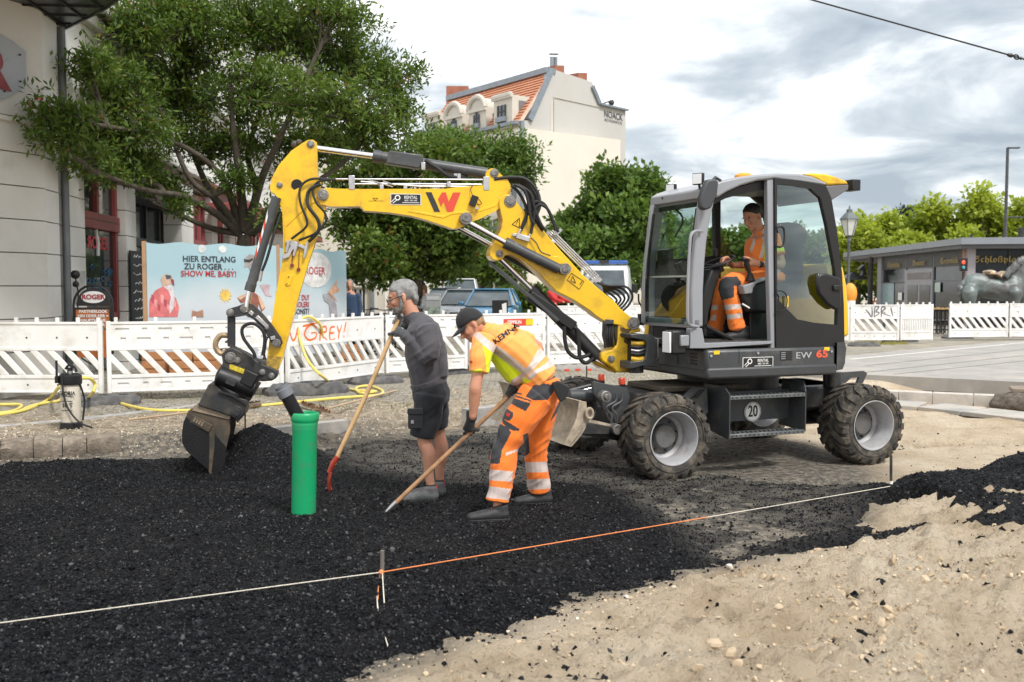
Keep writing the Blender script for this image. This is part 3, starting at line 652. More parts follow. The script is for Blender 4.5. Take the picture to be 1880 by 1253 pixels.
for p in ((1300,715),(1525,940)):
 b = MB(); b.box(B(c6(*p),0.06),(0.05,0.12,0.04), Matrix.Rotation(0.7,3, 'Y')); b.build('pipe_clamp', ZNC, EX, bevel=0.004)
b = MB()
for k in range(6):
 w = 25 * k; e = 0.06 - 0.02 * k
 b.tube(catmull([B(c6(1588 + k * 7,972), e), B(c6(1660 - w * 0.2,992 + k * 7), e + 0.02), B(c6(1770 - w, 998 + k * 11), e + 0.02), B(c6(1814 - w, 1055 + k * 7), e + 0.02), B(c6(1792 - w, 1112), e), B(c6(1745 - w * 0.8,1160 - k * 9), e)], 6),0.0115,8)
b.build('hose_loops', RUB, EX)
# valve block on the lower boom with two hoses and a thin pipe
b = MB(); b.box(B(c6(1115,685),0.16),(0.13,0.05,0.05), Matrix.Rotation(0.3,3, 'Y')); b.box(B(c6(1060,668),0.16),(0.04,0.04,0.03)); b.cyl(B(c6(1085,665),0.165), B(c6(1100,630),0.165),0.012); b.cyl(B(c6(1150,690),0.165), B(c6(1163,655),0.165),0.012)
vb = b.build('valve_block', ZNC, lb, bevel=0.005)
b = MB(); b.tube(catmull([B(c6(1165,685),0.16), B(c6(1200,720),0.17), B(c6(1230,775),0.17), B(c6(1290,800),0.16)]),0.006,6); b.build('thin_pipe', GRY, lb)
b = MB(); b.box(B(c6(800,450),0.13),(0.065,0.04,0.10), Matrix.Rotation(0.35,3, 'Y')); b.tube(catmull([B(c6(790,410),0.13), B(c6(780,375),0.12), B(c6(795,350),0.10)]),0.004,5); b.tube(catmull([B(c6(815,420),0.13), B(c6(850,465),0.13), B(c6(820,475),0.13)]),0.004,5); b.build('work_lamp', BLK, ub, bevel=0.004)
b = MB(); b.box(B(c6(822,497),0.13),(0.03,0.03,0.02)); b.build('lamp_bolt', ZNC, ub)
# cylinders
def hyd(name, a, b_, c, rr, rb, off, eye0=True, extra=None):
 """rod a->b_, barrel b_->c"""
 A, M_, Cc = B(a, off), B(b_, off), B(c, off)
 q = MB(); q.cyl(M_, Cc, rb, seg=24); d = (Cc - M_).normalized(); q.cyl(M_ - d * 0.02, M_ + d * 0.06, rb * 1.1, seg=24)
 o = q.build(name, GRY if name != 'lift_cylinder' else mat('black_cylinder', (0.022,0.023,0.025),0.35, var=0.1), EX, bevel=0.003)
 q = MB(); q.cyl(A, M_ + d * 0.02, rr, seg=18); q.build('rod', CHR, o)
 return o, d
o, d = hyd('stick_cylinder', c4(1090,128), c4(1520,186), c6(885,275),0.028,0.054,0.0)
g = [c4(1622,142), c4(1860,172), c4(1868,215), c4(1840,275), c4(1600,235)]
b = MB(); b.prism([B(p, 0.068) for p in g], nn * -0.136); b.build('valve_guard', GRY, o, bevel=0.012)
b = MB(); b.box(B(c6(478,228),0.065),(0.04,0.03,0.075)); b.build('guard_catch', ZNC, o, bevel=0.006)
for p in ((683,290),(706,290)): b = MB(); b.beam(B(c6(p[0], 275),0.05), B(c6(p[0], 305),0.05),0.008,0.03); b.build('bracket_strap', ZNC, o)
b = MB(); b.tube(catmull([B(c6(490,190),0.05), B(c6(560,235),0.075), B(c6(640,290),0.06), B(c6(760,305),0.0)], 5), [0.02] * 16,8); b.build('hose_sleeve', RUB, o)
pinat(c6(921,281),0.042,0.115)
o, d = hyd('bucket_cylinder', c5(432,150), c4(622,1140), c4(815,480),0.026,0.044,0.13)
for i in range(8):
 t0, t1 = 0.10 + i * 0.078,0.10 + (i + 1) * 0.078 - 0.002
 a, c = B(c4(622,1140),0.13), B(c4(815,480),0.13)
 if i in (0,7): continue
 q = MB(); q.mi = 0
 A0, A1 = a.lerp(c, 1 - t0), a.lerp(c, 1 - t1); sx = (A1 - A0).normalized(); side = sx.cross(nn).normalized()
 if side.x > 0: side = -side
 P = []
 for aa in (0.15,0.45,0.75,1.05):
  P.append((math.cos(aa), math.sin(aa)))
 vs = [q0 + (side * cth + nn * sth) * 0.0455 + sx * (0.03 * (k - 1.5)) for q0 in (A0, A1) for k, (cth, sth) in enumerate(P)]
 q.add(vs, [(k, k + 1, k + 5, k + 4) for k in range(3)]); q.build('warning_stripe', REDP if i % 2 == 0 else WHT, o)
b = MB(); b.tube(catmull([B(c4(840,600),0.11), B(c4(790,760),0.15), B(c4(745,920),0.15), B(c4(705,1020),0.14)], 4),0.013,8); b.build('hose', RUB, o)
b = MB(); b.cyl(B(c4(705,1010),0.14), B(c4(690,1085),0.14),0.017); b.build('coupling', ZNC, o)
o, d = hyd('tilt_cylinder', c6(735,572), c6(1010,722), c6(1345,887),0.027,0.050,0.19)
pinat(c6(735,572),0.058,0.22); pinat(c6(1353,888),0.056,0.235)
pinat(c6(1018,460),0.058,0.145); pinat(c6(951,790),0.036,0.145); pinat(ck(1130,385),0.062,0.15); pinat(ck(836,850),0.036,0.145)
o, d = hyd('lift_cylinder', c6(965,815), c6(1175,1020), ck(700,840),0.030,0.066,0.0)
b = MB(); b.beam(B(c6(900,842),0.06), B(c6(1340,1215),0.08),0.07,0.035); b.build('rod_guard', GRY, o, bevel=0.005)
b = MB(); b.beam(B(c6(1150,1050),0.05), B(c6(1440,1253),0.06),0.09,0.10); b.build('cylinder_guard', BLK, o, bevel=0.01)
b = MB(); b.box(B(ck(385,425),0.075),(0.07,0.03,0.04), Matrix.Rotation(0.2,3, 'Y')); b.build('hose_strap', GRY, o, bevel=0.004)
for pts in ([(260,430),(270,620),(310,760),(420,845),(560,820),(600,790)], [(440,470),(455,650),(470,850),(540,915),(610,885),(650,850)]):
 b = MB(); b.tube(catmull([B(ck(*p),0.085) for p in pts]),0.020,8); b.build('hose', RUB, o)
o2, d = hyd('far_tilt_cylinder', c6(700,620), c6(960,760), c6(1225,912),0.027,0.050,-0.19)
o2.name = 'tilt_cylinder'; ROOTM[o2.name] = ROOTM[EX.name]
# decals
def poly(name, pts, m, parent, off): b = MB(); b.prism([B(p, off) for p in pts], nn * -0.003); return b.build(name, m, parent, smooth=0)
poly('logo_stroke', [c6(492,394), c6(530,394), c6(585,520), c6(548,519)], GRYD, ub, 0.109)
poly('logo_stroke', [c6(572,436), c6(597,396), c6(622,396), c6(640,455), c6(668,396), c6(717,396), c6(668,519), c6(632,519), c6(608,455), c6(590,486)], REDP, ub, 0.1092)
def rental(pl, parent, c0, w, h, right, up, nrm):
 """rental sticker: black plate, white rim, key and lettering"""
 right, up, nrm = V(right).normalized(), V(up).normalized(), V(nrm).normalized(); P = lambda x, y, z=0: c0 + right * x * w + up * y * h + nrm * z
 b = MB(); b.prism([P(-.5,-.5), P(.5,-.5), P(.5,.5), P(-.5,.5)], nrm * 0.002); s = b.build('sticker', WHT, parent, smooth=0)
 b = MB(); b.prism([P(-.48,-.45,.0022), P(.48,-.45,.0022), P(.48,.45,.0022), P(-.48,.45,.0022)], nrm * 0.001); b.build('sticker_field', BLKP, s if s.parent.parent is None else parent, smooth=0)
 pr = s if s.parent.parent is None else parent
 b = MB(); kc = P(-.27,.14,.0036);
 vs = []; n = 16; rr = h * 0.26
 for k in range(n):
  a = 2 * math.pi * k / n
  for q in (rr, rr * 0.62): vs.append(kc + right * (q * math.cos(a)) + up * (q * math.sin(a)))
 b.add(vs, [(2 * k, 2 * ((k + 1) % n),2 * ((k + 1) % n) + 1,2 * k + 1) for k in range(n)])
 d1 = (right * -0.75 + up * -0.66).normalized(); d2 = d1.cross(nrm)
 for sgn in (-1,1): b.add([kc + d1 * rr * .9 + d2 * sgn * rr * .3, kc + d1 * rr * .9 + d2 * sgn * rr * .55, kc + d1 * rr * 2.6 + d2 * sgn * rr * .45, kc + d1 * rr * 2.6 + d2 * sgn * rr * .2], [(0,1,2,3)])
 b.build('key_symbol', WHT, pr, smooth=0)
 text('RENTAL', h * 0.40, WHT, P(.16,.17,.0036), right, up, parent=pr, bold=h * 0.003, sx=0.84)
 text('0800 / 7031 890', h * 0.22, WHT, P(.16,-.12,.0036), right, up, parent=pr, bold=0, sx=0.80)
 text('www.rental.example', h * 0.11, WHT, P(.16,-.30,.0036), right, up, parent=pr, sx=0.9) if False else None
 b = MB(); b.prism([P(-.12,-.33,.0036), P(.44,-.33,.0036), P(.44,-.28,.0036), P(-.12,-.28,.0036)], nrm * 0.0004); b.build('sticker_line', WHT, pr, smooth=0)
pc = B(c6(366,440),0.1075)
rental(None, ub, pc, (B(c6(463,440),0.1075) - B(c6(268,440),0.1075)).length, px(19.5),-e1, V((0,0,1)) + e1 * -0.0, nn)
b = MB(); T0 = [B(c6(x, y),0.139) for x, y in ((1045,600),(1092,560),(1092,620))]
for i in range(3): b.tube([T0[i], T0[(i + 1) % 3]], 0.003,4)
b.tube([B(c6(1083,575),0.139), B(c6(1070,600),0.139)], 0.003,4); b.build('warning_triangle', BLKP, lb)
b = MB(); T0 = [B(c6(x, y),0.139) for x, y in ((1425,912),(1505,965),(1475,1015),(1398,955))]
for i in range(4): b.tube([T0[i], T0[(i + 1) % 4]], 0.0025,4)
T0 = [B(c6(x, y),0.139) for x, y in ((1420,960),(1433,930),(1452,975))]
for i in range(3): b.tube([T0[i], T0[(i + 1) % 3]], 0.0025,4)
b.tube([B(c6(1478,985),0.139), B(c6(1492,965),0.139)], 0.004,4); b.build('warning_label', BLKP, lb)
for uv in ((170,440),):
 b = MB(); T0 = [B(c6(x, y),0.107) for x, y in ((155,432),(188,432),(171,447))]
 for i in range(3): b.tube([T0[i], T0[(i + 1) % 3]], 0.002,4)
 b.tube([B(c6(125,450),0.107), B(c6(222,450),0.107)], 0.0015,4); b.build('lift_mark', BLKP, ub)
# bucket linkage, quick coupler, bucket
link = [c5(330,150), c5(340,135), c5(385,122), c5(430,103), c5(470,112), c5(520,160), c5(570,220), c5(615,285), c5(624,315), c5(610,334), c5(588,332), c5(560,305), c5(520,240), c5(470,190), c5(430,170), c5(385,178), c5(352,176), c5(334,168)]
for off in (0.125,-0.125): ln = plate('rocker_arm', link, 0.016, GRYD, off=off, bevel=0.004)
for off in (0.085,-0.085): plate('bucket_link', [c5(334,168), c5(375,170), c5(375,345), c5(334,330)], 0.02, GRYD, off=off, bevel=0.004)
for p, r in ((c5(358,153),0.036),(c5(432,133),0.040),(c5(597,310),0.040),(c5(548,233),0.022)): pinat(p, r, 0.15, m=PIN)
for p in (((487,175),(545,230)),((450,150),(470,165)),((560,290),(585,285))):
 b = MB(); b.beam(B(c5(*p[0]),0.145), B(c5(*p[1]),0.145),0.015,0.035); b.build('pin_keeper', ZNC, EX, bevel=0.003)
coupler = [c5(303,375), c5(330,345), c5(360,336), c5(430,370), c5(520,425), c5(580,448), c5(597,470), c5(590,498), c5(565,512), c5(520,515), c5(490,512), c5(455,590), c5(425,600), c5(262,520), c5(275,470), c5(310,420)]
cp_ = plate('tilting_coupler', coupler, 0.12, GRYD, bevel=0.012)
b = MB(); b.cyl(B(c5(285,480),0.13), B(c5(480,555),0.13),0.085, seg=24); b.build('tilt_motor', BLK, cp_, bevel=0.01)
b = MB(); b.box(B(c5(450,500),0.20),(0.13,0.06,0.14), Matrix.Rotation(0.45,3, 'Y')); b.build('motor_cover', BLK, cp_, bevel=0.012)
b = MB(); b.box(B(c5(352,520),0.222),(0.09,0.01,0.05), Matrix.Rotation(0.4,3, 'Y')); b.build('name_plate', GRYD, cp_, bevel=0.003)
b = MB(); b.box(B(c5(378,448),0.125),(0.16,0.008,0.045), Matrix.Rotation(0.35,3, 'Y')); b.build('yellow_label', mat('yellow_label', (0.55,0.42,0.03),0.5, var=0.5, vs=60), cp_, bevel=0.002)
for p in (c5(360,385), c5(395,400), c5(523,461), c5(570,480)): pinat(p, 0.05 if p[0] < 430 else 0.03,0.135, parent=cp_)
b = MB()
hk = [B(c5(x, y),0.05) for x, y in ((340,275),(300,275),(275,305),(275,340),(300,368),(330,360))]
b.tube(catmull(hk, 5), [0.026] * 26,8); b.build('lifting_hook', mat('hook_brass', (0.38,0.27,0.16),0.5,0.3, var=0.3, vs=20), cp_)
b = MB(); b.tube(catmull([B(c5(325,310),0.0), B(c5(345,300),0.02), B(c5(350,325),0.02)], 4),0.012,6); b.build('hook_latch', ZNC, cp_)
for pts in ([(480,395),(470,360),(420,290),(412,240),(440,215),(480,215),(520,250),(530,300),(520,380)],):
 b = MB(); b.tube(catmull([B(c5(*p),0.17) for p in pts]),0.016,8); b.build('hose', RUB, EX)
for k in range(3):
 b = MB(); b.tube(catmull([B(c5(540 + 4 * k, 280),0.10 + 0.02 * k), B(c5(535 - 4 * k, 340),0.12 + 0.02 * k), B(c5(522 + 6 * k, 400),0.12)], 4),0.006,6); b.build('coupler_line', ZNC if k == 1 else RUB, EX)
quick = [c5(235,530), c5(262,520), c5(300,560), c5(340,590), c5(440,610), c5(430,650), c5(425,690), c5(405,710), c5(385,735), c5(372,700), c5(345,695), c5(180,640), c5(205,590)]
q_ = plate('quick_hitch', quick, 0.16, GRYD, bevel=0.01)
b = MB(); b.tube(catmull([B(c5(290,570),0.17), B(c5(360,590),0.18), B(c5(430,635),0.17)], 4),0.014,6); b.build('hose', RUB, q_)
pinat(c5(395,665),0.055,0.175, parent=q_, m=GRYD)
b = MB(); b.beam(B(c5(500,515),0.1), B(c5(440,610),0.1),0.03,0.05); b.build('hitch_strut', GRYD, q_, bevel=0.004)
# bucket: curved shell plus side plates, 0.5 m wide, seen from its side
prof = [c5(176,640), c5(130,668), c5(104,730), c5(96,790), c5(100,838), c5(122,880), c5(170,920), c5(225,968), c5(262,1008), c5(278,1030)]
BO = -0.12; BW = 0.24
b = MB(); n = len(prof)
outl = [B(p, BO + BW) for p in prof] + [B(p, BO + BW) for p in (c5(305,1010), c5(330,860), c5(348,780), c5(350,690), c5(345,688))]
def shrink(p, k=0.02):
 c = B(c5(220,820), BO + BW); return p + (c - p).normalized() * k
bk = None
b = MB(); b.prism(outl, nn * -0.022); bk = b.build('bucket', [BKT], EX, bevel=0.004)
b = MB(); b.prism([p - nn * (2 * BW - 0.022) for p in outl], nn * -0.022); b.build('side_plate', BKT, bk, bevel=0.004)
b = MB(); A = [B(p, BO + BW - 0.01) for p in prof]
vs = [p for p in A] + [p - nn * (2 * BW - 0.02) for p in A] + [shrink(p, 0.018) for p in A] + [shrink(p, 0.018) - nn * (2 * BW - 0.02) for p in A]
b.add(vs, [(i, i + 1, n + i + 1, n + i) for i in range(n - 1)] + [(2 * n + i, 3 * n + i, 3 * n + i + 1,2 * n + i + 1) for i in range(n - 1)] + [(0, n, 3 * n, 2 * n),(n - 1,2 * n - 1,4 * n - 1,3 * n - 1)]); b.build('shell', BKT, bk)
b = MB(); b.prism([B(c5(x, y), BO + BW + 0.004) for x, y in ((250,768),(330,860),(305,1010),(278,1030),(225,968),(122,880),(98,838),(96,790),(104,730),(118,700),(140,720),(200,750))], nn * -0.003); b.build('asphalt_coat', BKTB, bk, smooth=0)
b = MB(); b.prism([B(c5(x, y), BO + BW + 0.012) for x, y in ((160,640),(175,636),(350,678),(350,712),(340,714),(150,668))], nn * -0.012); b.build('top_band', BKTL, bk, bevel=0.004)
b = MB(); b.prism([B(c5(x, y), BO + BW + 0.014) for x, y in ((240,755),(268,765),(268,850),(250,1005),(236,990),(240,860))], nn * -0.012); b.build('wear_rib', BKT, bk, bevel=0.003)
b = MB(); b.box(B(c5(197,735), BO + BW + 0.012),(0.20,0.018,0.075), Matrix.Rotation(0.48,3, 'Y')); b.build('maker_plate', BKT, bk, bevel=0.004)
b = MB()
for k in range(6): b.box(B(c5(163 + 13 * k, 715 + 7.5 * k), BO + BW + 0.023),(0.018,0.006,0.04), Matrix.Rotation(0.48,3, 'Y'))
b.build('plate_lettering', BKTL, bk, bevel=0.001)
# wheels
def wheel(a, side, steer=0.0):
 """side -1: near the camera. The wheel stands upright, outer face away from the middle"""
 r = 0.398; w = 0.40; c = L(a, side * (HW - w / 2), r - 0.012); ax = (eb * side)
 ax = Matrix.Rotation(steer, 3, 'Z') @ ax; x, y = frame_of(ax, (0,0,1))
 b = MB(); b.lathe([(0.243,-0.17),(0.262,-0.19),(0.33,-0.205),(0.362,-0.19),(0.374,-0.15),(0.377,0),(0.374,0.15),(0.362,0.19),(0.33,0.205),(0.262,0.195),(0.243,0.175)], c, ax, 56)
 b.lathe([(0.300,0.2035),(0.303,0.2085),(0.309,0.2085),(0.312,0.205)], c, ax, 56)
 o = b.build('tyre', TYR, EX, smooth=50)
 b = MB(); N = 21
 def cyl_(t, ww, rad): return c + ax * ww + (x * math.cos(t) + y * math.sin(t)) * rad
 for k in range(N):
  for sd in (-1,1):
   t0 = 2 * math.pi * (k + (0.5 if sd > 0 else 0)) / N; dt = 2 * math.pi / N
   rows = []
   for ww, sk, hw, ro in ((0.0,0.0,0.25,0.391),(0.055,0.28,0.30,0.394),(0.105,0.62,0.31,0.394),(0.155,0.80,0.33,0.390),(0.195,0.84,0.33,0.377),(0.213,0.86,0.30,0.345)):
    tc_ = t0 + sk * dt * 1.2; h = hw * dt
    rb = ro - 0.03 if ww < 0.19 else ro - 0.022
    wi = ww * sd if ww < 0.19 else (ww - 0.0) * sd
    rows.append([cyl_(tc_ - h, wi, rb), cyl_(tc_ - h * 0.86, wi, ro + 0.006), cyl_(tc_ + h * 0.86, wi, ro + 0.006), cyl_(tc_ + h, wi, rb)])
   vs = [p for q in rows for p in q]
   fs = [(4 * i + j, 4 * i + j + 1,4 * i + 5 + j, 4 * i + 4 + j) for i in range(len(rows) - 1) for j in range(3)]
   e = 4 * (len(rows) - 1); fs += [(0,1,2,3),(e + 3, e + 2, e + 1, e)]
   b.add(vs, fs)
 b.build('tread_lugs', TYR, o, smooth=30)
 b = MB(); b.lathe([(0.246,0.183),(0.250,0.197),(0.242,0.199),(0.232,0.186),(0.222,0.12),(0.205,0.08),(0.205,0.0),(0.185,-0.015),(0.172,-0.02),(0.172,-0.14),(0.246,-0.18)], c, ax, 56); b.build('rim', RIM, EX, smooth=40)
 b = MB(); b.lathe([(0.001,0.045),(0.10,0.045),(0.112,0.03),(0.112,-0.02),(0.174,-0.03),(0.174,-0.04)], c, ax, 40); b.build('hub', HUB, EX, smooth=40)
 for k in range(8):
  t = 2 * math.pi * (k + 0.3) / 8; p = c + (x * math.cos(t) + y * math.sin(t)) * 0.143 + ax * -0.02
  b = MB(); b.cyl(p, p + ax * 0.022,0.011, seg=6); b.build('wheel_nut', GRYD, EX)
for a in (-WB / 2, WB / 2):
 for sd in (-1,1): wheel(a, sd)
for a in (-WB / 2, WB / 2):
 b = MB(); b.cyl(L(a, -0.85,0.38), L(a, 0.85,0.38),0.085)
 b.box(L(a, 0,0.42),(0.3,0.4,0.26), Matrix.Rotation(TH, 3, 'Z')); b.build('axle', GRYD, EX, bevel=0.01)
# chassis
RT = Matrix.Rotation(TH, 3, 'Z')
b = MB(); b.box(L(0.1,0,0.60),(2.5,0.80,0.26), RT); b.build('chassis_frame', GRYD, EX, bevel=0.02)
b = MB(); b.cyl(L(0.15,0,0.70), L(0.15,0,0.93),0.52, seg=40); b.build('slew_ring', GRYD, EX, bevel=0.01)
b = MB(); b.box(L(-0.35,-0.15,0.765),(1.15,0.72,0.05), RT); b.build('front_deck_plate', mat('dusty_deck', (0.10,0.08,0.06),0.8, var=0.3, vs=8), EX, bevel=0.01)
b = MB(); b.cyl(L(-0.95,-0.42,0.70), L(0.3,-0.42,0.72),0.05); b.build('frame_tube', GRY, EX)
b = MB(); b.prism([X(*cw(x, y),-0.62) for x, y in ((470,210),(560,230),(790,275),(820,350),(800,440),(760,640),(700,650),(620,600),(540,420),(470,330))], eb * 0.05); b.build('front_bracket', GRY, EX, bevel=0.006)
for dx in (0,55):
 b = MB(); b.tube(catmull([X(*cw(690 + dx, 330),-0.66), X(*cw(680 + dx, 400),-0.66), X(*cw(600 + dx, 450),-0.66), X(*cw(600 + dx, 490),-0.66), X(*cw(640 + dx, 540),-0.66), X(*cw(640 + dx, 620),-0.66)], 5),0.010,6); b.build('bracket_edge', GRY, EX)
# front dozer blade with arms
bp = [(235,350),(400,405),(405,450),(410,600),(340,720),(240,838),(80,780)]
curve = [(400,405),(370,480),(310,580),(250,690),(160,790)]
b = MB(); n = 9; prof = []
P0, P1 = X(*cw(335,400),-0.95), X(*cw(235,838),-0.95)
for i in range(n):
 t = i / (n - 1); p = P0.lerp(P1, t) + ea * (0.10 * math.sin(math.pi * t)); prof.append(p)
vs = []
for bb in (0,2.0):
 for p in prof: vs.append(p + eb * bb)
 for p in prof: vs.append(p + eb * bb - ea * -0.025)
b.add(vs, [(i, i + 1,2 * n + i + 1,2 * n + i) for i in range(n - 1)] + [(n + i, 3 * n + i, 3 * n + i + 1, n + i + 1) for i in range(n - 1)] + [(0,2 * n, 3 * n, n),(n - 1,2 * n - 1,4 * n - 1,3 * n - 1)] + [(i, n + i, n + i + 1, i + 1) for i in range(n - 1)] + [(2 * n + i, 2 * n + i + 1,3 * n + i + 1,3 * n + i) for i in range(n - 1)])
bl = b.build('dozer_blade', MUD, EX, smooth=50)
b = MB(); b.prism([X(*cw(x, y),-0.96) for x, y in ((335,400),(402,408),(405,480),(470,490),(470,560),(420,590),(330,720),(235,838),(180,820),(250,700),(310,560))], eb * 0.02); b.build('blade_end_plate', MUD, bl, bevel=0.004)
b = MB()
ring = [X(*cw(430 + 32 * math.cos(t),520 + 48 * math.sin(t)),-0.985) for t in np.linspace(0,6.28,15)]
b.tube(ring, 0.014,6); b.build('lifting_eye', MUD, bl)
for bb in (-0.55,0.35):
 b = MB(); b.beam(X(*cw(390,660), bb - 0.1), L(-WB / 2 - 0.22, bb, 0.36),0.10,0.13); b.build('blade_arm', GRYD, EX, bevel=0.008)
b = MB(); b.prism([X(*cw(x, y),-0.70) for x, y in ((430,578),(640,625),(640,650),(420,612))], eb * 0.12); b.build('arm_top_plate', MUD, EX)
b = MB(); b.prism([X(*cw(x, y),-0.72) for x, y in ((400,600),(630,645),(620,720),(340,722))], eb * 0.10); b.build('blade_arm', GRYD, EX, bevel=0.006)
b = MB(); b.cyl(X(*cw(230,350),-0.45), X(*cw(480,350),-0.45),0.06, seg=20); b.build('blade_cylinder', GRY, EX)
for y in (275,305): b = MB(); b.cyl(X(*cw(225, y + 30),-0.35), X(*cw(440, y - 25),-0.35),0.018); b.build('blade_rod', CHR if y > 300 else GRY, EX)
b = MB(); c = X(*cw(545,350),-0.66); b.cyl(c - eb * 0.1, c - eb * 0.02,0.055); b.cyl(c - eb * 0.12, c - eb * 0.1,0.028); b.build('blade_pin', PIN, EX, bevel=0.006)
b = MB(); c = X(*cw(665,665),-0.70); b.cyl(c - eb * 0.08, c + eb * 0.05,0.05); b.build('blade_pin', PIN, EX, bevel=0.006)
for x0, x1, y0, y1 in ((525,560,150,200),(718,760,188,232)):
 b = MB(); b.box(X(*cw((x0 + x1) / 2,(y0 + y1) / 2),-0.45 if x0 > 600 else -0.1),(0.05,0.05,0.065), RT); m_ = b.build('marker_light', mat('red_lens', (0.55,0.05,0.02),0.3, coat=0.5), EX, bevel=0.006)
 b = MB(); b.box(X(*cw((x0 + x1) / 2 + 8, y1 + 12),-0.45 if x0 > 600 else -0.1),(0.04,0.04,0.05), RT); b.build('light_base', BLK, EX, bevel=0.004)
# step unit behind the front wheel
a0 = Xa(*cs(268,420),-1.02)[0]; a1 = Xa(*cs(928,380),-1.02)[0]
zt_ = Xa(*cs(268,412),-1.02)[1]; zb_ = Xa(*cs(268,760),-1.02)[1]; ztop = Xa(*cs(268,400),-1.02)[1]
b = MB(); b.prism([L(a0,-1.04, zb_ - 0.03), L(a0,-1.04, ztop), L(a0,-0.95, ztop + 0.07), L(a0,-0.62, ztop + 0.07), L(a0,-0.62, zb_ + 0.03)], ea * 0.012); su = b.build('step_side_plate', GRY, EX)
b = MB(); b.prism([L(a1,-1.03, zb_ - 0.0), L(a1,-1.03, ztop), L(a1 + .04,-0.95, ztop + 0.09), L(a1 + .04,-0.62, ztop + 0.09), L(a1,-0.62, zb_ + 0.02)], ea * 0.012); b.build('step_side_plate', GRY, EX)
b = MB(); b.prism([L(a0 + .012,-0.78, zb_ + 0.10), L(a1,-0.78, zb_ + 0.10), L(a1,-0.78, ztop - .005), L(a0 + .012,-0.78, ztop - .005)], eb * 0.02); bx_ = b.build('tool_box_panel', GRY, EX)
for z in (zt_, zb_ + 0.02):
 b = MB(); b.box(L((a0 + a1) / 2 + .006,-0.945, z - 0.02),(a1 - a0 - 0.014,0.17,0.035), RT)
 sp__ = b.build('step', mat('step_steel', (0.16,0.17,0.17),0.5,0.5, var=0.3, vs=12), EX, bevel=0.004)
 b = MB()
 for k in range(17):
  q = a0 + 0.04 + k * (a1 - a0 - 0.07) / 16
  b.cyl(L(q, -1.0315, z - 0.02), L(q, -1.030, z - 0.02),0.008, seg=8)
  b.cyl(L(q, -0.985, z - 0.002), L(q, -0.985, z + 0.0045),0.010, seg=8); b.cyl(L(q + 0.02,-0.94, z - 0.002), L(q + 0.02,-0.94, z + 0.0045),0.010, seg=8)
 b.build('grip_holes', BLK, sp__)
dc = X(*cs(477,545),-0.785)
b = MB(); b.cyl(dc, dc - eb * 0.006, px(18.5,9.2), seg=40); b.build('speed_disc', WHT, bx_, smooth=0)
b = MB(); b.lathe([(px(16.6,9.2),0),(px(17.3,9.2),0),(px(17.3,9.2),0.002),(px(16.6,9.2),0.002),(px(16.6,9.2),0)], dc - eb * 0.006,-eb, 40); b.build('disc_ring', BLKP, bx_, smooth=0)
text('20', 0.155, BLKP, dc - eb * 0.008, ea, (0,0,1), parent=bx_, bold=0.002, sx=0.72)
# chocks / lamp beside the plate
b = MB(); b.prism([X(*cw(x, y),-0.80) for x, y in ((1380,380),(1490,270),(1560,275),(1570,500),(1550,540),(1440,420))], eb * 0.14); b.build('wheel_chock', GRY, EX, bevel=0.008)
b = MB()
for k in range(3): b.beam(X(*cw(1400 + 30 * k, 375 - 5 * k),-0.815), X(*cw(1480 + 28 * k, 285 + 2 * k),-0.815),0.02,0.012)
b.build('chock_ribs', GRYD, EX)
# rear end plates
b = MB(); b.prism([X(*cs(x, y),-0.45) for x, y in ((1210,210),(1440,195),(1468,215),(1430,300),(1380,300),(1400,250),(1330,255),(1280,300),(1210,300))], eb * 0.03); b.build('rear_bracket', GRY, EX)
b = MB(); b.cyl(X(*cs(1180,205),-0.6), X(*cs(1180,330),-0.6),0.075); b.cyl(X(*cs(1110,215),-0.5), X(*cs(1110,420),-0.5),0.03); b.build('rear_post', GRYD, EX)
b = MB(); b.box(L(1.05,-0.1,0.62),(0.7,0.9,0.22), RT); b.build('rear_box', GRYD, EX, bevel=0.02)
# upper deck
SBn = -1.04
af, zd1 = Xa(*cs(80,5), SBn); ar = Xa(*c8(1500,240), SBn)[0]
zd1 = 1.75 + 0; zt1 = Xa(*c8(880,268), SBn)[1]; zt0 = Xa(*c8(880,402), SBn)[1]
print('deck', af, ar, zt1, zt0)
b = MB(); b.box(L((af + ar) / 2,0,(zt1 + zt0) / 2 + 0.02),(ar - af, 2.08, zt1 - zt0 - 0.04), RT); dk = b.build('upper_deck', GRY, EX, bevel=0.03)
b = MB(); b.box(L((af + ar) / 2 + 0.01,-0.01, zt0 + 0.035),(ar - af + 0.012,2.085,0.11), RT); b.build('lower_skirt', mat('dark_skirt', (0.045,0.047,0.05),0.5, var=0.15, vs=5), dk, bevel=0.025)
# counterweight
n = 10; vs = []
prof = [(0.0, zt0 + 0.02),(0.16, zt0 + 0.03),(0.22, zt0 + 0.09),(0.235, zt1 - 0.08),(0.25, zt1 - 0.02),(0.20, zt1 + 0.04),(0.0, zt1 + 0.035)]
st_ = np.linspace(-1,1,13)
for t in st_:
 k = 1 - 0.55 * max(0, abs(t) - 0.55) / 0.45 * max(0, abs(t) - 0.55) / 0.45
 for a, z in prof: vs.append(L(ar + 0.012 + a * (1.9 - 0.9 * t * t if t > -0.0 else 1.9 - 0.9 * t * t) * k, t * 1.045, z))
m_ = len(prof); b = MB(); b.add(vs, [(i * m_ + j, i * m_ + j + 1,(i + 1) * m_ + j + 1,(i + 1) * m_ + j) for i in range(12) for j in range(m_ - 1)] + [tuple(range(m_)), tuple(12 * m_ + j for j in range(m_))])
b.build('counterweight', GRY, EX, smooth=40)
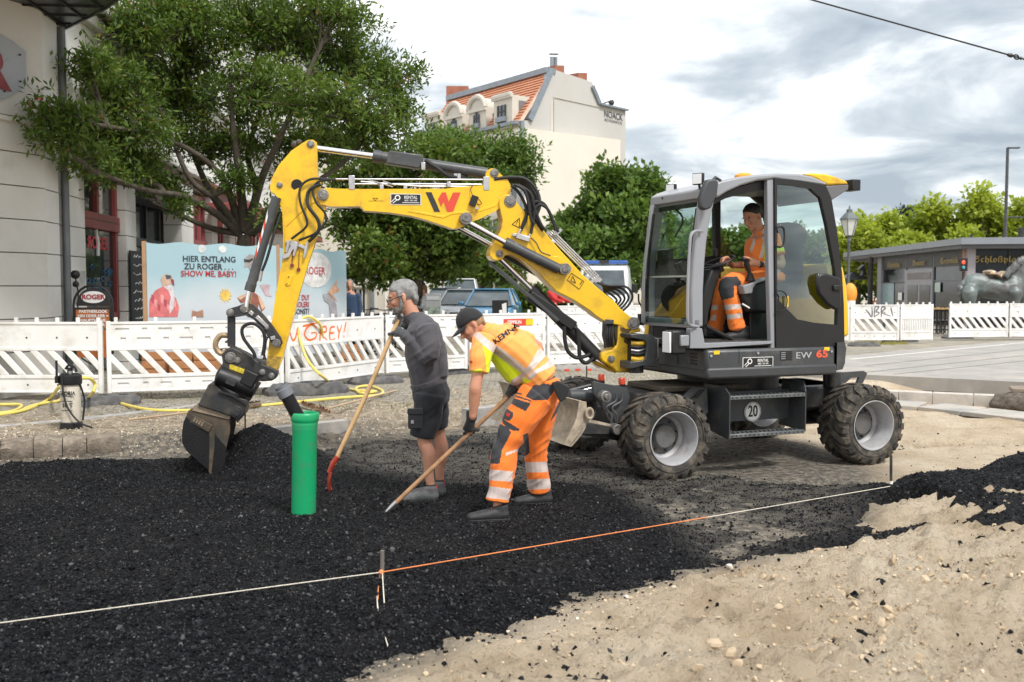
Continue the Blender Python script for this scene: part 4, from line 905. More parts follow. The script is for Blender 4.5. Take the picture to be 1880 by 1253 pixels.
# deck decals
dn = -eb
def D(uv, o=0.0): return X(uv[0], uv[1], SBn - 0.002 - o)
rental(None, dk, D(cs(524,122),0.0),(D(cs(655,122)) - D(cs(392,122))).length, px(21,8.75), ea, V((0,0,1)), dn)
b = MB()
for k in range(5): b.box(D(cs(768,28 + 17 * k)) , (px(27,9.1),0.008, px(2.0,9.1)), RT)
b.build('vent_slots', BLKP, dk)
b = MB(); b.box(D(cs(742,62)),(0.05,0.006,0.07), RT); b.build('vent_mesh', LGRY, dk)
text('EW', 0.085, mat('grey_print', (0.36,0.36,0.37),0.5), D(cs(918,62),0.001), ea, (0,0,1), parent=dk, sx=1.45, bold=0.0005)
text('65', 0.098, mat('orange_print', (0.62,0.10,0.05),0.5), D(cs(1078,50),0.001), ea, (0,0,1), parent=dk, sx=1.45, bold=0.004)
for p in (cs(118,65), cs(523,40), cs(1157,25)):
 b = MB(); c = D(p); b.cyl(c, c + dn * 0.008,0.013); b.build('deck_screw', ZNC, dk)
for p in (cs(168,36), cs(1118,5)):
 b = MB(); b.box(D(p),(0.062,0.004,0.034), RT); b.build('hazard_label', YPR, dk)
b = MB(); b.prism([D(cs(361,0)), D(cs(363,0)), D(cs(363,135)), D(cs(361,135))], dn * 0.002); b.prism([D(cs(82,0)), D(cs(84,0)), D(cs(84,250)), D(cs(82,250))], dn * 0.002); b.build('panel_gap', BLKP, dk)
# vents on the front face
b = MB()
for k in range(4): b.box(L(af - 0.003,-0.83, zt1 - 0.05 - 0.03 * k),(0.006,0.12,0.012), RT)
for k in range(4): b.box(L(af - 0.003,-0.55, zt1 - 0.09 - 0.022 * k),(0.006,0.02,0.012), RT)
b.build('front_vents', BLKP, dk)
# bodywork on the far side and behind the cab
fb = [(1218,534),(1204,546),(1192,566),(1184,592),(1180,612),(1178,640),(1290,650),(1290,534)]
b = MB(); b.prism([X(u, v, 0.92) for u, v in fb], eb * -0.10); yb_o = b.build('engine_cover', YEL, EX, bevel=0.03)
b = MB(); b.prism([X(u, v, 0.82) for u, v in [(1216,546),(1206,556),(1197,574),(1191,596),(1188,640),(1290,650),(1290,546)]], eb * -0.75); b.build('cover_inset', BLK, yb_o, bevel=0.01)
pr_ = [(1541,484),(1549,490),(1555,520),(1559,560),(1560,618),(1536,622),(1520,484)]
A_ = [Xa(u, v, -0.98) for u, v in pr_]
b = MB(); b.prism([L(a, -0.98, z) for a, z in A_], eb * 1.98); b.build('rear_hood', YEL, EX, bevel=0.03)
b = MB(); amax = max(a for a, z in A_); b.box(L((af + amax) / 2 + 0.25,0.55,(zt1 + 1.33) / 2),(amax - af - 0.5,0.9,1.33 - zt1), RT); b.build('engine_hood', YEL, EX, bevel=0.05)
# cab
NB, FB = -1.0,-0.06
def Cn(x, y, b=NB): return X(*cc(x, y), b)
def both(name, pts, m, th=0.05, parent=EX, bevel=0.008, near=True, far=True, nb=NB, fbb=FB):
 """outline measured on the near side, built there and repeated on the far side of the cab"""
 A = [Xa(*cc(x, y), nb) for x, y in pts]; o = None
 if near: b = MB(); b.prism([L(a, nb, z) for a, z in A], eb * th); o = b.build(name, m, parent, bevel=bevel)
 if far: b = MB(); b.prism([L(a, fbb - th, z) for a, z in A], eb * th); o2 = b.build(name, m, parent, bevel=bevel); o = o or o2
 return o
ap = [(585,300),(598,335),(565,480),(540,640),(525,800),(515,1000),(515,1255),(428,1255),(430,1000),(445,800),(462,640),(480,480),(500,330),(530,290)]
both('front_pillar', ap, LGRY, 0.07, bevel=0.015)
both('middle_pillar', [(975,195),(1020,190),(1022,700),(1030,1420),(1000,1425),(985,900),(978,500)], LGRY, 0.06, far=False)
both('middle_pillar', [(975,195),(1020,190),(1022,700),(1030,1420),(1000,1425),(985,900),(978,500)], BLK, 0.06, near=False)
roof = [(510,262),(560,232),(640,205),(760,178),(900,160),(1050,152),(1200,156),(1300,176),(1400,222),(1385,243),(1200,215),(1020,192),(900,205),(780,240),(680,285),(620,325),(580,320),(505,330)]
A_ = [Xa(*cc(x, y), NB) for x, y in roof]
b = MB(); b.prism([L(a, NB - 0.015, z) for a, z in A_], eb * (FB - NB + 0.03)); b.build('cab_roof', LGRY, EX, bevel=0.02)
liner = [(520,335),(620,330),(680,292),(780,247),(900,212),(1020,200),(1300,232),(1390,250),(1390,275),(1020,262),(850,285),(680,330),(600,370),(520,385)]
A_ = [Xa(*cc(x, y), NB + 0.06) for x, y in liner]
b = MB(); b.prism([L(a, NB + 0.07, z) for a, z in A_], eb * (FB - NB - 0.14)); b.build('roof_liner', BLK, EX)
# far front window frame line, lower rail
def cross(name, p, m, w=0.04, h=0.04, nb=NB, fb_=FB, da=0.0):
 a, z = Xa(*cc(*p), NB); b = MB(); b.beam(L(a + da, nb, z), L(a + da, fb_, z), w, h); return b.build(name, m, EX, bevel=0.006)
cross('windscreen_header', (560,320), LGRY, 0.06,0.07)
cross('windscreen_bar', (478,890), WHT, 0.02,0.018)
cross('windscreen_sill', (470,1235), LGRY, 0.06,0.08)
# black seal along both front pillars' inner edge
for bb, dd in ((NB + 0.075,0),(FB - 0.085,0)):
 A_ = [Xa(*cc(x, y), NB) for x, y in ((520,400),(500,560),(480,760),(470,1000),(470,1240))]
 b = MB(); b.tube([L(a - 0.03, bb, z) for a, z in A_], 0.014,6); b.build('window_seal', BLK, EX)
A_ = [Xa(*cc(x, y), NB) for x, y in ((520,345),(488,560),(462,760),(450,890))]
b = MB(); b.add([L(a - 0.02, bb, z) for a, z in A_ for bb in (NB + .07, FB - .07)], [(2 * i, 2 * i + 1,2 * i + 3,2 * i + 2) for i in range(3)]); b.build('windscreen', GLS, EX)
A_ = [Xa(*cc(x, y), NB) for x, y in ((450,900),(448,1060),(448,1240))]
b = MB(); b.add([L(a - 0.02, bb, z) for a, z in A_ for bb in (NB + .07, FB - .07)], [(2 * i, 2 * i + 1,2 * i + 3,2 * i + 2) for i in range(2)]); b.build('lower_windscreen', GLSD, EX)
# rear side window (door) near side: black frame round a tinted pane
outer = [(1018,188),(1200,205),(1385,240),(1425,330),(1465,560),(1500,850),(1515,1100),(1520,1395),(1300,1400),(1100,1410),(1030,1415),(1024,1000),(1020,600)]
inner = [(1036,228),(1160,240),(1275,262),(1350,330),(1395,520),(1452,830),(1472,1100),(1468,1240),(1300,1225),(1180,1200),(1110,1130),(1036,1050),(1034,600)]
def ringframe(name, o_, i_, m, b0, th, parent=EX):
 q = MB(); n = len(o_); Ao = [Xa(*cc(*p), NB) for p in o_]; Ai = [Xa(*cc(*p), NB) for p in i_]
 vs = [L(a, bb, z) for bb in (b0, b0 + th) for A in (Ao, Ai) for a, z in A]
 fs = []
 for i in range(n):
  j = (i + 1) % n
  fs += [(i, j, n + j, n + i),(2 * n + i, 3 * n + i, 3 * n + j, 2 * n + j),(i, 2 * n + i, 2 * n + j, j),(n + i, n + j, 3 * n + j, 3 * n + i)]
 return q.add(vs, fs).build(name, m, parent, smooth=25)
ringframe('rear_side_frame', outer, inner, BLK, NB - 0.02,0.05)
A_ = [Xa(*cc(*p), NB) for p in inner]; b = MB(); b.add([L(a, NB + 0.005, z) for a, z in A_], [tuple(range(len(A_)))]); b.build('rear_side_pane', GLSD, EX)
inner_far = inner[:7] + [(1468,1000),(1300,1000),(1180,1000),(1110,1000),(1036,1000),(1034,600)]
ringframe('far_side_frame', outer, inner_far, BLK, FB - 0.03,0.04)
A_ = [Xa(*cc(*p), NB) for p in inner_far]; b = MB(); b.add([L(a, FB - 0.01, z) for a, z in A_], [tuple(range(len(A_)))]); b.build('far_side_pane', GLS, EX)
# far door with window: lower black panel, rail and upright
A_ = [Xa(*cc(x, y), NB) for x, y in ((540,760),(985,745),(985,1400),(520,1400))]
A_ = [Xa(*cc(*p), FB) for p in ((400,800),(620,742),(860,735),(985,745),(985,1400),(400,1400))]
ad = Xa(*cc(515,1000), NB)[0]; am = Xa(*cc(985,1000), NB)[0]; zr = Xa(*cc(700,745), FB)[1]
b = MB(); b.prism([L(ad, FB - 0.04, zt1), L(am, FB - 0.04, zt1), L(am, FB - 0.04, zr), L(ad, FB - 0.04, zr - 0.06)], eb * 0.03); b.build('far_door_panel', BLK, EX, bevel=0.006)
b = MB(); ua = Xa(*cc(612,500), FB)[0]; b.beam(L(ua, FB - 0.02, zr), L(ua, FB - 0.02, Xa(*cc(612,350), FB)[1] + 0.1),0.03,0.03, ea); b.build('far_door_post', BLK, EX)
zc = Xa(*cc(700,330), FB)[1]
b = MB(); b.add([L(ad, FB - 0.015, zr - 0.05), L(am, FB - 0.015, zr), L(am, FB - 0.015, zc + 0.16), L(ad + 0.1, FB - 0.015, zc - 0.02)], [(0,1,2,3)]); b.build('far_door_pane', GLS, EX)
# door sill and lower corner
b = MB(); b.prism([X(*c8(x, y), NB - 0.015) for x, y in ((805,165),(860,165),(872,236),(1198,226),(1198,240),(872,262),(800,262))], eb * 0.08); b.build('door_sill', LGRY, EX, bevel=0.006)
zf = Xa(*c8(880,235), NB)[1]
ab = Xa(*cc(1500,900), NB)[0]
b = MB(); b.box(L((ad + ab) / 2,(NB + FB) / 2, zf - 0.02),(ab - ad + 0.1, FB - NB - 0.06,0.05), RT); b.build('cab_floor', mat('floor_mat', (0.035,0.034,0.032),0.8, var=0.5, vs=60, dirt=(0.2,0.17,0.14), dirt_amt=0.5, ds=30), EX)
b = MB(); b.box(L(ab + 0.0,(NB + FB) / 2,(zf + 1.45) / 2),(0.04, FB - NB - 0.1,1.45 - zf), RT); b.build('rear_cab_wall', BLK, EX)
# rear window pillars
b = MB()
for bb in (NB + 0.02, FB - 0.03):
 b.tube([L(Xa(*cc(1385,250), NB)[0], bb, Xa(*cc(1385,250), NB)[1]), L(Xa(*cc(1440,560), NB)[0], bb, Xa(*cc(1440,560), NB)[1]), L(ab + 0.01, bb, 1.45)], 0.03,6)
b.build('rear_pillars', BLK, EX)
# yellow roof cap at the back with grey underside and a work lamp
cap = [(1240,156),(1300,149),(1400,156),(1470,175),(1545,205),(1563,228),(1405,236),(1330,190)]
A_ = [Xa(*cc(x, y), NB + .05) for x, y in cap]; b = MB(); b.prism([L(a, NB + 0.05, z) for a, z in A_], eb * (FB - NB - 0.1)); b.build('roof_cap', YEL, EX, bevel=0.03)
A_ = [Xa(*cc(x, y), NB + .05) for x, y in ((1400,240),(1563,231),(1560,268),(1437,348),(1390,252))]; b = MB(); b.prism([L(a, NB + 0.055, z) for a, z in A_], eb * (FB - NB - 0.11)); b.build('cap_underside', mat('cap_grey', (0.13,0.13,0.14),0.45, var=0.05), EX, bevel=0.01)
def lampbox(uv, b_, s, rz=0.0, name='work_lamp'):
 p = X(*cc(*uv), b_); q = MB(); Rm = Matrix.Rotation(TH + rz, 3, 'Z'); q.box(p, (s * 0.45, s, s), Rm); o = q.build(name, BLK, EX, bevel=0.006)
 q = MB(); d = Rm @ V((-1,0,0))
 q.box(p + d * (s * 0.235),(0.006, s * 0.86, s * 0.86), Rm); q.build('lens', LENS, o)
 return p
p = lampbox((478,192),-0.93,0.105,0.5); b = MB(); b.cyl(p, p + V((0.02,0,-0.12)),0.012); b.build('lamp_stalk', BLK, EX)
p = lampbox((285,268),-0.18,0.105,0.35); b = MB(); b.cyl(p, p + V((0.02,0,-0.12)),0.012); b.build('lamp_stalk', BLK, EX)
q = MB(); p = X(*cc(1578,240),-0.75); q.box(p, (0.10,0.16,0.11), RT); q.build('rear_lamp', BLK, EX, bevel=0.008)
bc = X(*cc(803,172),-0.5); b = MB(); b.lathe([(0.001,0.03),(0.06,0.028),(0.085,0.008),(0.09,-0.02),(0.075,-0.07)], bc, (0,0,1),24); b.build('beacon', mat('orange_lens', (0.85,0.33,0.01),0.3, var=0.1, coat=0.5), EX)
# big mirror hung at the roof corner, carried on a bracket
b = MB(); b.prism([Cn(x, y, NB - 0.16) for x, y in ((545,195),(612,190),(628,215),(618,300),(575,400),(530,418),(498,400),(497,330),(520,250))], eb * 0.07); b.build('mirror_housing', mat('mirror_grey', (0.045,0.048,0.055),0.5, var=0.1), EX, bevel=0.018)
b = MB(); b.tube([Cn(500,290, NB - 0.08), Cn(540,260, NB - 0.1), Cn(560,225, NB - 0.05), Cn(600,180, NB), Cn(640,205, NB)], 0.014,6); b.build('mirror_bracket', GRY, EX)
# handrail, door mirror, door pod, grab loop, hoses
b = MB(); b.tube(catmull([Cn(505,567, NB - 0.02), Cn(455,568, NB - 0.07), Cn(425,600, NB - 0.09), Cn(415,700, NB - 0.09), Cn(405,900, NB - 0.09), Cn(400,1180, NB - 0.09), Cn(415,1240, NB - 0.07), Cn(470,1253, NB - 0.02)], 5),0.014,8); b.build('handrail', LGRY, EX)
b = MB(); b.tube(catmull([Cn(1040,540, NB - 0.03), Cn(1078,535, NB - 0.05), Cn(1096,570, NB - 0.05), Cn(1093,650, NB - 0.05), Cn(1070,680, NB - 0.05), Cn(1040,676, NB - 0.03)], 5),0.010,6); b.build('door_catch', BLK, EX)
b = MB(); b.tube(catmull([Cn(1035,995, NB - 0.03), Cn(1085,1000, NB - 0.06), Cn(1115,1040, NB - 0.06), Cn(1110,1110, NB - 0.06), Cn(1070,1145, NB - 0.05), Cn(1035,1135, NB - 0.03)], 5),0.006,6); b.build('cable_loop', BLK, EX)
b = MB(); b.prism([Cn(x, y, NB - 0.075) for x, y in ((1360,872),(1400,868),(1498,900),(1512,925),(1510,1120),(1470,1135),(1410,1095),(1350,1020),(1332,940),(1340,890))], eb * 0.055); b.build('door_pod', BLK, EX, bevel=0.02)
b = MB(); b.box(Cn(1475,975, NB - 0.085),(0.09,0.03,0.05), RT); b.build('door_handle', BLK, EX, bevel=0.008)
b = MB(); b.box(Cn(1118,1072, NB - 0.025),(0.02,0.01,0.10), RT); b.build('yellow_tag', YPR, EX)
# headlamp at the front corner
b = MB(); p = X(*ck(1690,640),-0.95); b.box(p + ea * 0.05 - ea * 0.02,(0.16,0.15,0.22), RT); hl = b.build('headlamp', BLK, EX, bevel=0.02)
b = MB(); b.box(p - ea * 0.055,(0.02,0.13,0.19), RT); b.build('lens', LENS, hl, bevel=0.006)
b = MB(); b.box(X(*ck(1850,620),-1.03),(0.09,0.04,0.10), RT); b.build('lamp_mount', LGRY, EX, bevel=0.01)
# yellow marker and long mirror arm at the far front corner
b = MB(); b.tube(catmull([X(*ck(1275,385),0.5), X(*ck(1290,250),0.55), X(*ck(1285,170),0.6), X(*ck(1250,100),0.6), X(*ck(1245,0),0.6)], 4),0.010,6); b.box(X(*ck(1275,340),0.5),(0.05,0.05,0.12), RT); b.build('mirror_arm', BLK, EX)
b = MB(); b.ball(X(1186,520,0.62),(0.05,0.09,0.17),12,8, RT); b.build('far_mirror', BLK, EX)
b = MB();
for p_, r_ in (((1380,40),0.05),((1320,90),0.04),((1390,90),0.04),((1330,50),0.035)): b.ball(X(*ck(*p_),0.75), r_)
b.build('yellow_ribbon', YPR, EX)
# inside the cab
IB = -0.52
def Ci(x, y, b=IB): return X(*cc(x, y), b)
b = MB(); b.prism([Ci(x, y, -0.62) for x, y in ((575,835),(650,850),(600,1000),(560,1150),(545,1330),(510,1330),(512,1050),(530,960))], eb * 0.22); b.build('steering_column', BLK, EX, bevel=0.02)
sc_ = Ci(620,790,-0.52)
ax_s = (V((0,0,1)) * 0.93 - ea * 0.36).normalized(); xx, yy = frame_of(ax_s, eb)
b = MB(); b.tube([sc_ + (xx * math.cos(t) + yy * math.sin(t)) * 0.17 for t in np.linspace(0,2 * math.pi, 33)], 0.013,8, cap=False)
for k in range(3):
 t = 2.1 * k + 0.4; b.tube([sc_ - ax_s * 0.03, sc_ + (xx * math.cos(t) + yy * math.sin(t)) * 0.165], 0.008,6)
b.cyl(sc_ - ax_s * 0.10, sc_ - ax_s * 0.01,0.035); b.build('steering_wheel', BLK, EX)
b = MB(); b.cyl(Ci(607,745,-0.45), Ci(605,705,-0.45),0.02); b.ball(Ci(605,705,-0.45),0.022); b.build('spinner_knob', BLK, EX)
# front dash / screen, dark bulk against the windscreen
b = MB(); b.prism([Ci(x, y, -0.35) for x, y in ((262,700),(300,690),(305,800),(340,905),(262,905))], eb * 0.22); b.build('display', BLK, EX, bevel=0.01)
b = MB(); b.beam(Ci(345,790,-0.30), Ci(400,900,-0.30),0.05,0.06); b.build('display_arm', BLK, EX, bevel=0.01)
b = MB(); b.beam(Ci(310,820,-0.25), Ci(480,790,-0.25),0.06,0.05); b.build('front_rail', BLK, EX)
# seat: cushion, backrest, headrest
b = MB(); b.box(Ci(900,985,-0.45),(0.50,0.46,0.13), RT); b.build('seat_cushion', mat('seat_fabric', (0.02,0.021,0.023),0.85, var=0.2, vs=20), EX, bevel=0.04)
sbk = [(1040,520),(1140,500),(1220,510),(1275,560),(1275,640),(1240,680),(1250,760),(1230,960),(1150,1010),(1050,1000),(1020,900),(1035,700)]
b = MB(); b.prism([Ci(x, y, -0.62) for x, y in sbk], eb * 0.42); b.build('backrest', mat('seat_fabric', (0.02,0.021,0.023)), EX, bevel=0.05)
b = MB(); b.prism([Ci(x, y, -0.80) for x, y in ((830,960),(880,940),(985,905),(985,1160),(840,1150),(800,1040))], eb * 0.20); b.build('armrest_console', BLK, EX, bevel=0.03)
b = MB(); b.prism([Ci(x, y, -0.83) for x, y in ((800,960),(850,945),(960,898),(985,900),(985,915),(900,945),(875,975),(868,1015),(812,1022))], eb * 0.10); b.build('console_trim', mat('trim_grey', (0.24,0.25,0.26),0.5), EX, bevel=0.012)
jb = Ci(850,925,-0.78); b = MB()
for k in range(5): b.lathe([(0.001,0),(0.048 - 0.006 * k, 0),(0.050 - 0.006 * k, 0.008),(0.040 - 0.006 * k, 0.018)], jb + V((0,0,0.016 * k)),(0,0,1),14)
b.build('joystick_boot', RUB, EX)
b = MB(); b.tube([Ci(850,880,-0.78), Ci(835,830,-0.78), Ci(815,770,-0.78)], [0.016,0.022,0.030], 10); b.ball(Ci(810,768,-0.78),(0.04,0.035,0.03)); b.build('joystick', BLK, EX)
b = MB(); b.prism([Ci(x, y, -0.70) for x, y in ((850,1150),(985,1150),(985,1400),(850,1400))], eb * 0.5); b.build('seat_base', BLK, EX, bevel=0.01)
b = MB(); b.tube([Ci(795,1090,-0.82), Ci(845,1120,-0.82)], 0.009,6); b.build('lever', WHT, EX)
b = MB(); b.cyl(Ci(530,1250,-0.85), Ci(720,1345,-0.80),0.02); b.build('pedal_bar', RUB, EX)
b = MB(); b.tube(catmull([L(Xa(*cc(500,380), NB)[0], -0.30, Xa(*cc(310,420), FB)[1] + .1), Ci(365,470,-0.2), Ci(310,610,-0.2)], 5),0.010,6); b.tube([Ci(315,415,-0.3), Ci(460,350,-0.5)], 0.012,6); b.build('wiper', BLK, EX)
#  PEOPLE
from mathutils.bvhtree import BVHTree
c7 = crop(640,480,2.506); c9 = crop(640,480,6.267); c10 = crop(780,540,4.818)
SKIN = mat('skin', (0.50,0.25,0.165),0.5, var=0.10, vs=14, spec=0.35, bump=0.05, bs=150)
SKIN2 = mat('skin_tanned', (0.52,0.25,0.16),0.5, var=0.12, vs=14, spec=0.35)
HAIRG = mat('grey_hair', (0.22,0.22,0.215),0.75, var=0.4, vs=22, bump=0.8, bs=160, bdist=0.006)
BEARD = mat('grey_beard', (0.17,0.155,0.145),0.8, var=0.5, vs=70, bump=0.8, bs=160, bdist=0.006)
HAIRD = mat('dark_hair', (0.018,0.014,0.012),0.6, var=0.5, vs=60, bump=0.8, bs=160, bdist=0.006)
HAIRB = mat('short_fair_hair', (0.30,0.20,0.12),0.75, var=0.4, vs=80, bump=0.5, bs=160)
EYEW = mat('eye_white', (0.30,0.26,0.23),0.3, var=0.0); EYED = mat('eye_dark', (0.02,0.015,0.012),0.2, var=0.0)
def fabric(name, col, **k): return mat(name, col, k.pop('rough', 0.85), var=k.pop('var', 0.10), vs=k.pop('vs', 7), bump=0.35, bs=k.pop('bs', 90), sheen=0.15, **k)
SWEAT = fabric('grey_sweatshirt', (0.062,0.060,0.068)); NAVY = fabric('navy_shorts', (0.010,0.0115,0.016))
ORT = fabric('orange_shirt', (0.93,0.36,0.085), var=0.05); ORP = fabric('orange_trousers', (0.90,0.20,0.022), var=0.07)
YPAN = fabric('yellow_panel', (0.72,0.82,0.01), var=0.05); REFL = fabric('reflective_band', (0.60,0.50,0.46), rough=0.45, var=0.12)
DKP = fabric('dark_panel', (0.035,0.036,0.042)); GLV = fabric('dark_glove', (0.022,0.022,0.024)); GLVG = fabric('grey_glove', (0.055,0.06,0.066))
CAPB = fabric('black_cap', (0.010,0.010,0.012)); SHOE = mat('grey_shoe', (0.12,0.125,0.125),0.7, var=0.3, vs=20); SHOEB = mat('black_shoe', (0.03,0.03,0.032),0.6, var=0.3, vs=20)
SOLE = mat('shoe_sole', (0.018,0.018,0.018),0.7); LACE = mat('laces', (0.35,0.08,0.05),0.8)
def limb(mb, pts, rad, hint=(0,1,0), n=4, seg=14, capk=0.9):
 P = [V(p) for p in pts]; Rr = [r if hasattr(r, '__len__') else (r, r) for r in rad]
 Q = catmull(P, n) if len(P) > 2 else [P[0].lerp(P[1], k / n) for k in range(n + 1)]
 RR = []
 for i in range(len(P) - 1):
  for k in range(n):
   t = k / n; t2 = t * t * (3 - 2 * t); RR.append(tuple(Rr[i][j] * (1 - t2) + Rr[i + 1][j] * t2 for j in (0,1)))
 RR.append(Rr[-1])
 d0 = (Q[0] - Q[1]).normalized(); d1 = (Q[-1] - Q[-2]).normalized(); r0 = min(RR[0]) * capk; r1 = min(RR[-1]) * capk
 Q = [Q[0] + d0 * r0, Q[0] + d0 * r0 * 0.75] + Q + [Q[-1] + d1 * r1 * 0.75, Q[-1] + d1 * r1]
 RR = [tuple(x * 0.08 for x in RR[0]), tuple(x * 0.62 for x in RR[0])] + RR + [tuple(x * 0.62 for x in RR[-1]), tuple(x * 0.08 for x in RR[-1])]
 mb.tube(Q, RR, seg, True, hint); return mb
def fuse(mb, name, mats, parent, voxel=0.007, smooth=5, wr=0.0, wfreq=9.0, paint=None, label=None, openings=None):
 """union of the lofts as one continuous skin, with optional cloth folds and areas of another material"""
 me = bpy.data.meshes.new('tmp'); iv = ROOTM[parent.name].inverted() if parent is not None else Matrix()
 me.from_pydata([tuple(iv @ V(p)) for p in mb.v], [], mb.f)
 bm = bmesh.new(); bm.from_mesh(me); bmesh.ops.recalc_face_normals(bm, faces=bm.faces); bm.to_mesh(me); bm.free()
 t = bpy.data.objects.new('tmp', me); C.objects.link(t)
 r = t.modifiers.new('r', 'REMESH'); r.mode = 'VOXEL'; r.voxel_size = voxel
 s = t.modifiers.new('s', 'SMOOTH'); s.factor = 0.6; s.iterations = smooth
 dg = bpy.context.evaluated_depsgraph_get(); me2 = bpy.data.meshes.new_from_object(t.evaluated_get(dg))
 bpy.data.objects.remove(t); bpy.data.meshes.remove(me); me2.name = name
 nv = len(me2.vertices); co = np.zeros(nv * 3); me2.vertices.foreach_get('co', co); co = co.reshape(-1,3)
 M_ = np.array(ROOTM[parent.name] if parent is not None else Matrix()); w = co @ M_[:3, :3].T + M_[:3,3]
 if wr:
  no = np.zeros(nv * 3); me2.vertices.foreach_get('normal', no); no = no.reshape(-1,3)
  f = wfreq; x_, y_, z_ = w.T
  a = vn(x_ * f + z_ * f * 0.5, y_ * f - z_ * f * 1.3,3) + vn(z_ * f * 1.7 + x_ * f * 0.7, y_ * f * 0.6 + x_ * f * 0.4,5)
  a2 = np.abs(vn(z_ * f * 2.2 - x_ * f * 1.5, x_ * f * 0.8 + y_ * f, 9)) * -1.6 + 0.4
  co = co + no * ((a * 1.0 + a2 * 0.9) * wr)[:, None]; me2.vertices.foreach_set('co', co.ravel()); me2.update()
 me2.materials.clear()
 for m in (mats if isinstance(mats, (list, tuple)) else [mats]): me2.materials.append(m)
 nf = len(me2.polygons)
 if paint:
  ce = np.zeros(nf * 3); me2.polygons.foreach_get('center', ce); ce = ce.reshape(-1,3) @ M_[:3, :3].T + M_[:3,3]
  d = ce - np.array(CAM); fw = d[:, 1] * cp - d[:, 2] * sp_; up_ = d[:, 1] * sp_ + d[:, 2] * cp
  u = 940 + F * d[:, 0] / fw; v = 626.5 - F * up_ / fw; mi = np.zeros(nf, np.int32)
  for idx, pol in paint: mi[sdpoly(u, v, pol) > 0] = idx
  me2.polygons.foreach_set('material_index', mi)
 me2.polygons.foreach_set('use_smooth', [True] * nf)
 o = bpy.data.objects.new(name, me2); C.objects.link(o)
 if parent is not None: o.parent = parent; ROOTM[o.name] = ROOTM[parent.name]
 else: ROOTM[o.name] = Matrix()
 if label: o['label'] = label
 return o
def print_on(objs, s, size, uv, ang, m, name, parent, bold=0.0, sx=1.0, lift=0.003, Y=8.0):
 """lettering that lies on a curved cloth surface (each vertex moved onto the cloth)"""
 t = text(s, size, m, (0,0,0),(1,0,0),(0,1,0), name=name, parent=None, ext=0.0, bold=bold, sx=sx)
 me = t.data; bm = bmesh.new(); bm.from_mesh(me); bmesh.ops.triangulate(bm, faces=bm.faces)
 bmesh.ops.subdivide_edges(bm, edges=[e for e in bm.edges if e.calc_length() > 0.02], cuts=2); bm.to_mesh(me); bm.free()
 iv = ROOTM[parent.name]; ca_, sa_ = math.cos(ang), math.sin(ang); k = F / Y
 for o in objs:
  M2 = ROOTM[o.name]
 bvs = [BVHTree.FromPolygons([ROOTM[o.name] @ q.co for q in o.data.vertices], [tuple(p.vertices) for p in o.data.polygons]) for o in objs]
 last = None
 for q in me.vertices:
  x, y = q.co.x * k, q.co.y * k; u = uv[0] + x * ca_ - y * sa_ * -1 * -1; v = uv[1] - (x * sa_ + y * ca_)
  u = uv[0] + x * ca_ - y * sa_
  d = ray(u, v).normalized(); hit = None
  for bv in bvs:
   h = bv.ray_cast(CAM, d)
   if h[0] is not None and (hit is None or h[3] < hit[3]): hit = h
  w = hit[0] - d * lift if hit else (CAM + d * (last if last else Y));
  if hit: last = hit[3]
  q.co = iv.inverted() @ w
 t.parent = parent; ROOTM[t.name] = ROOTM[parent.name]; me.update(); return t
def head(mb, c, f, up, k=1.0, ears=True):
 """adds a head to mb. c: centre of the skull, f: where the face looks, up: crown"""
 f = V(f).normalized(); up = V(up); up = (up - f * up.dot(f)).normalized(); s = up.cross(f)
 RM = Matrix((f, s, up)).transposed(); P = lambda x, y, z: c + (f * x + s * y + up * z) * k
 def el(x, y, z, a, b_, c_): mb.ball(P(x, y, z),(a * k, b_ * k, c_ * k),14,10, RM)
 el(-0.012,0,0.038,0.098,0.077,0.085); el(0.022,0,-0.01,0.070,0.064,0.085); el(0.035,0,-0.068,0.048,0.050,0.040)
 el(0.068,0,-0.088,0.020,0.024,0.018); el(0.070,0,0.030,0.024,0.050,0.014); el(0.080,0,-0.056,0.014,0.024,0.013)
 el(0.060,0.034,-0.02,0.026,0.022,0.020); el(0.060,-0.034,-0.02,0.026,0.022,0.020)
 mb.tube([P(0.084,0,0.018), P(0.100,0,-0.006), P(0.114,0,-0.026), P(0.092,0,-0.036)], [0.009 * k, 0.011 * k, 0.016 * k, 0.012 * k], 8)
 for sg in (-1,1):
  if ears:
   el(-0.012,0.080 * sg, -0.004,0.018,0.008,0.032); el(-0.004,0.078 * sg, -0.03,0.011,0.007,0.012)
 return P, RM
def eyes(P, RM, parent, k=1.0):
 for sg in (-1,1):
  b = MB(); b.ball(P(0.0745,0.031 * sg, 0.006),(0.010 * k,) * 3,10,6); b.build('eye', EYEW, parent)
  b = MB(); b.ball(P(0.084,0.031 * sg, 0.005),(0.005 * k,) * 3,8,5); b.build('pupil', EYED, parent)
  b = MB(); b.ball(P(0.083,0.034 * sg, 0.030),(0.006 * k, 0.020 * k, 0.004 * k),8,5, RM); b.build('eyebrow', EYED, parent)
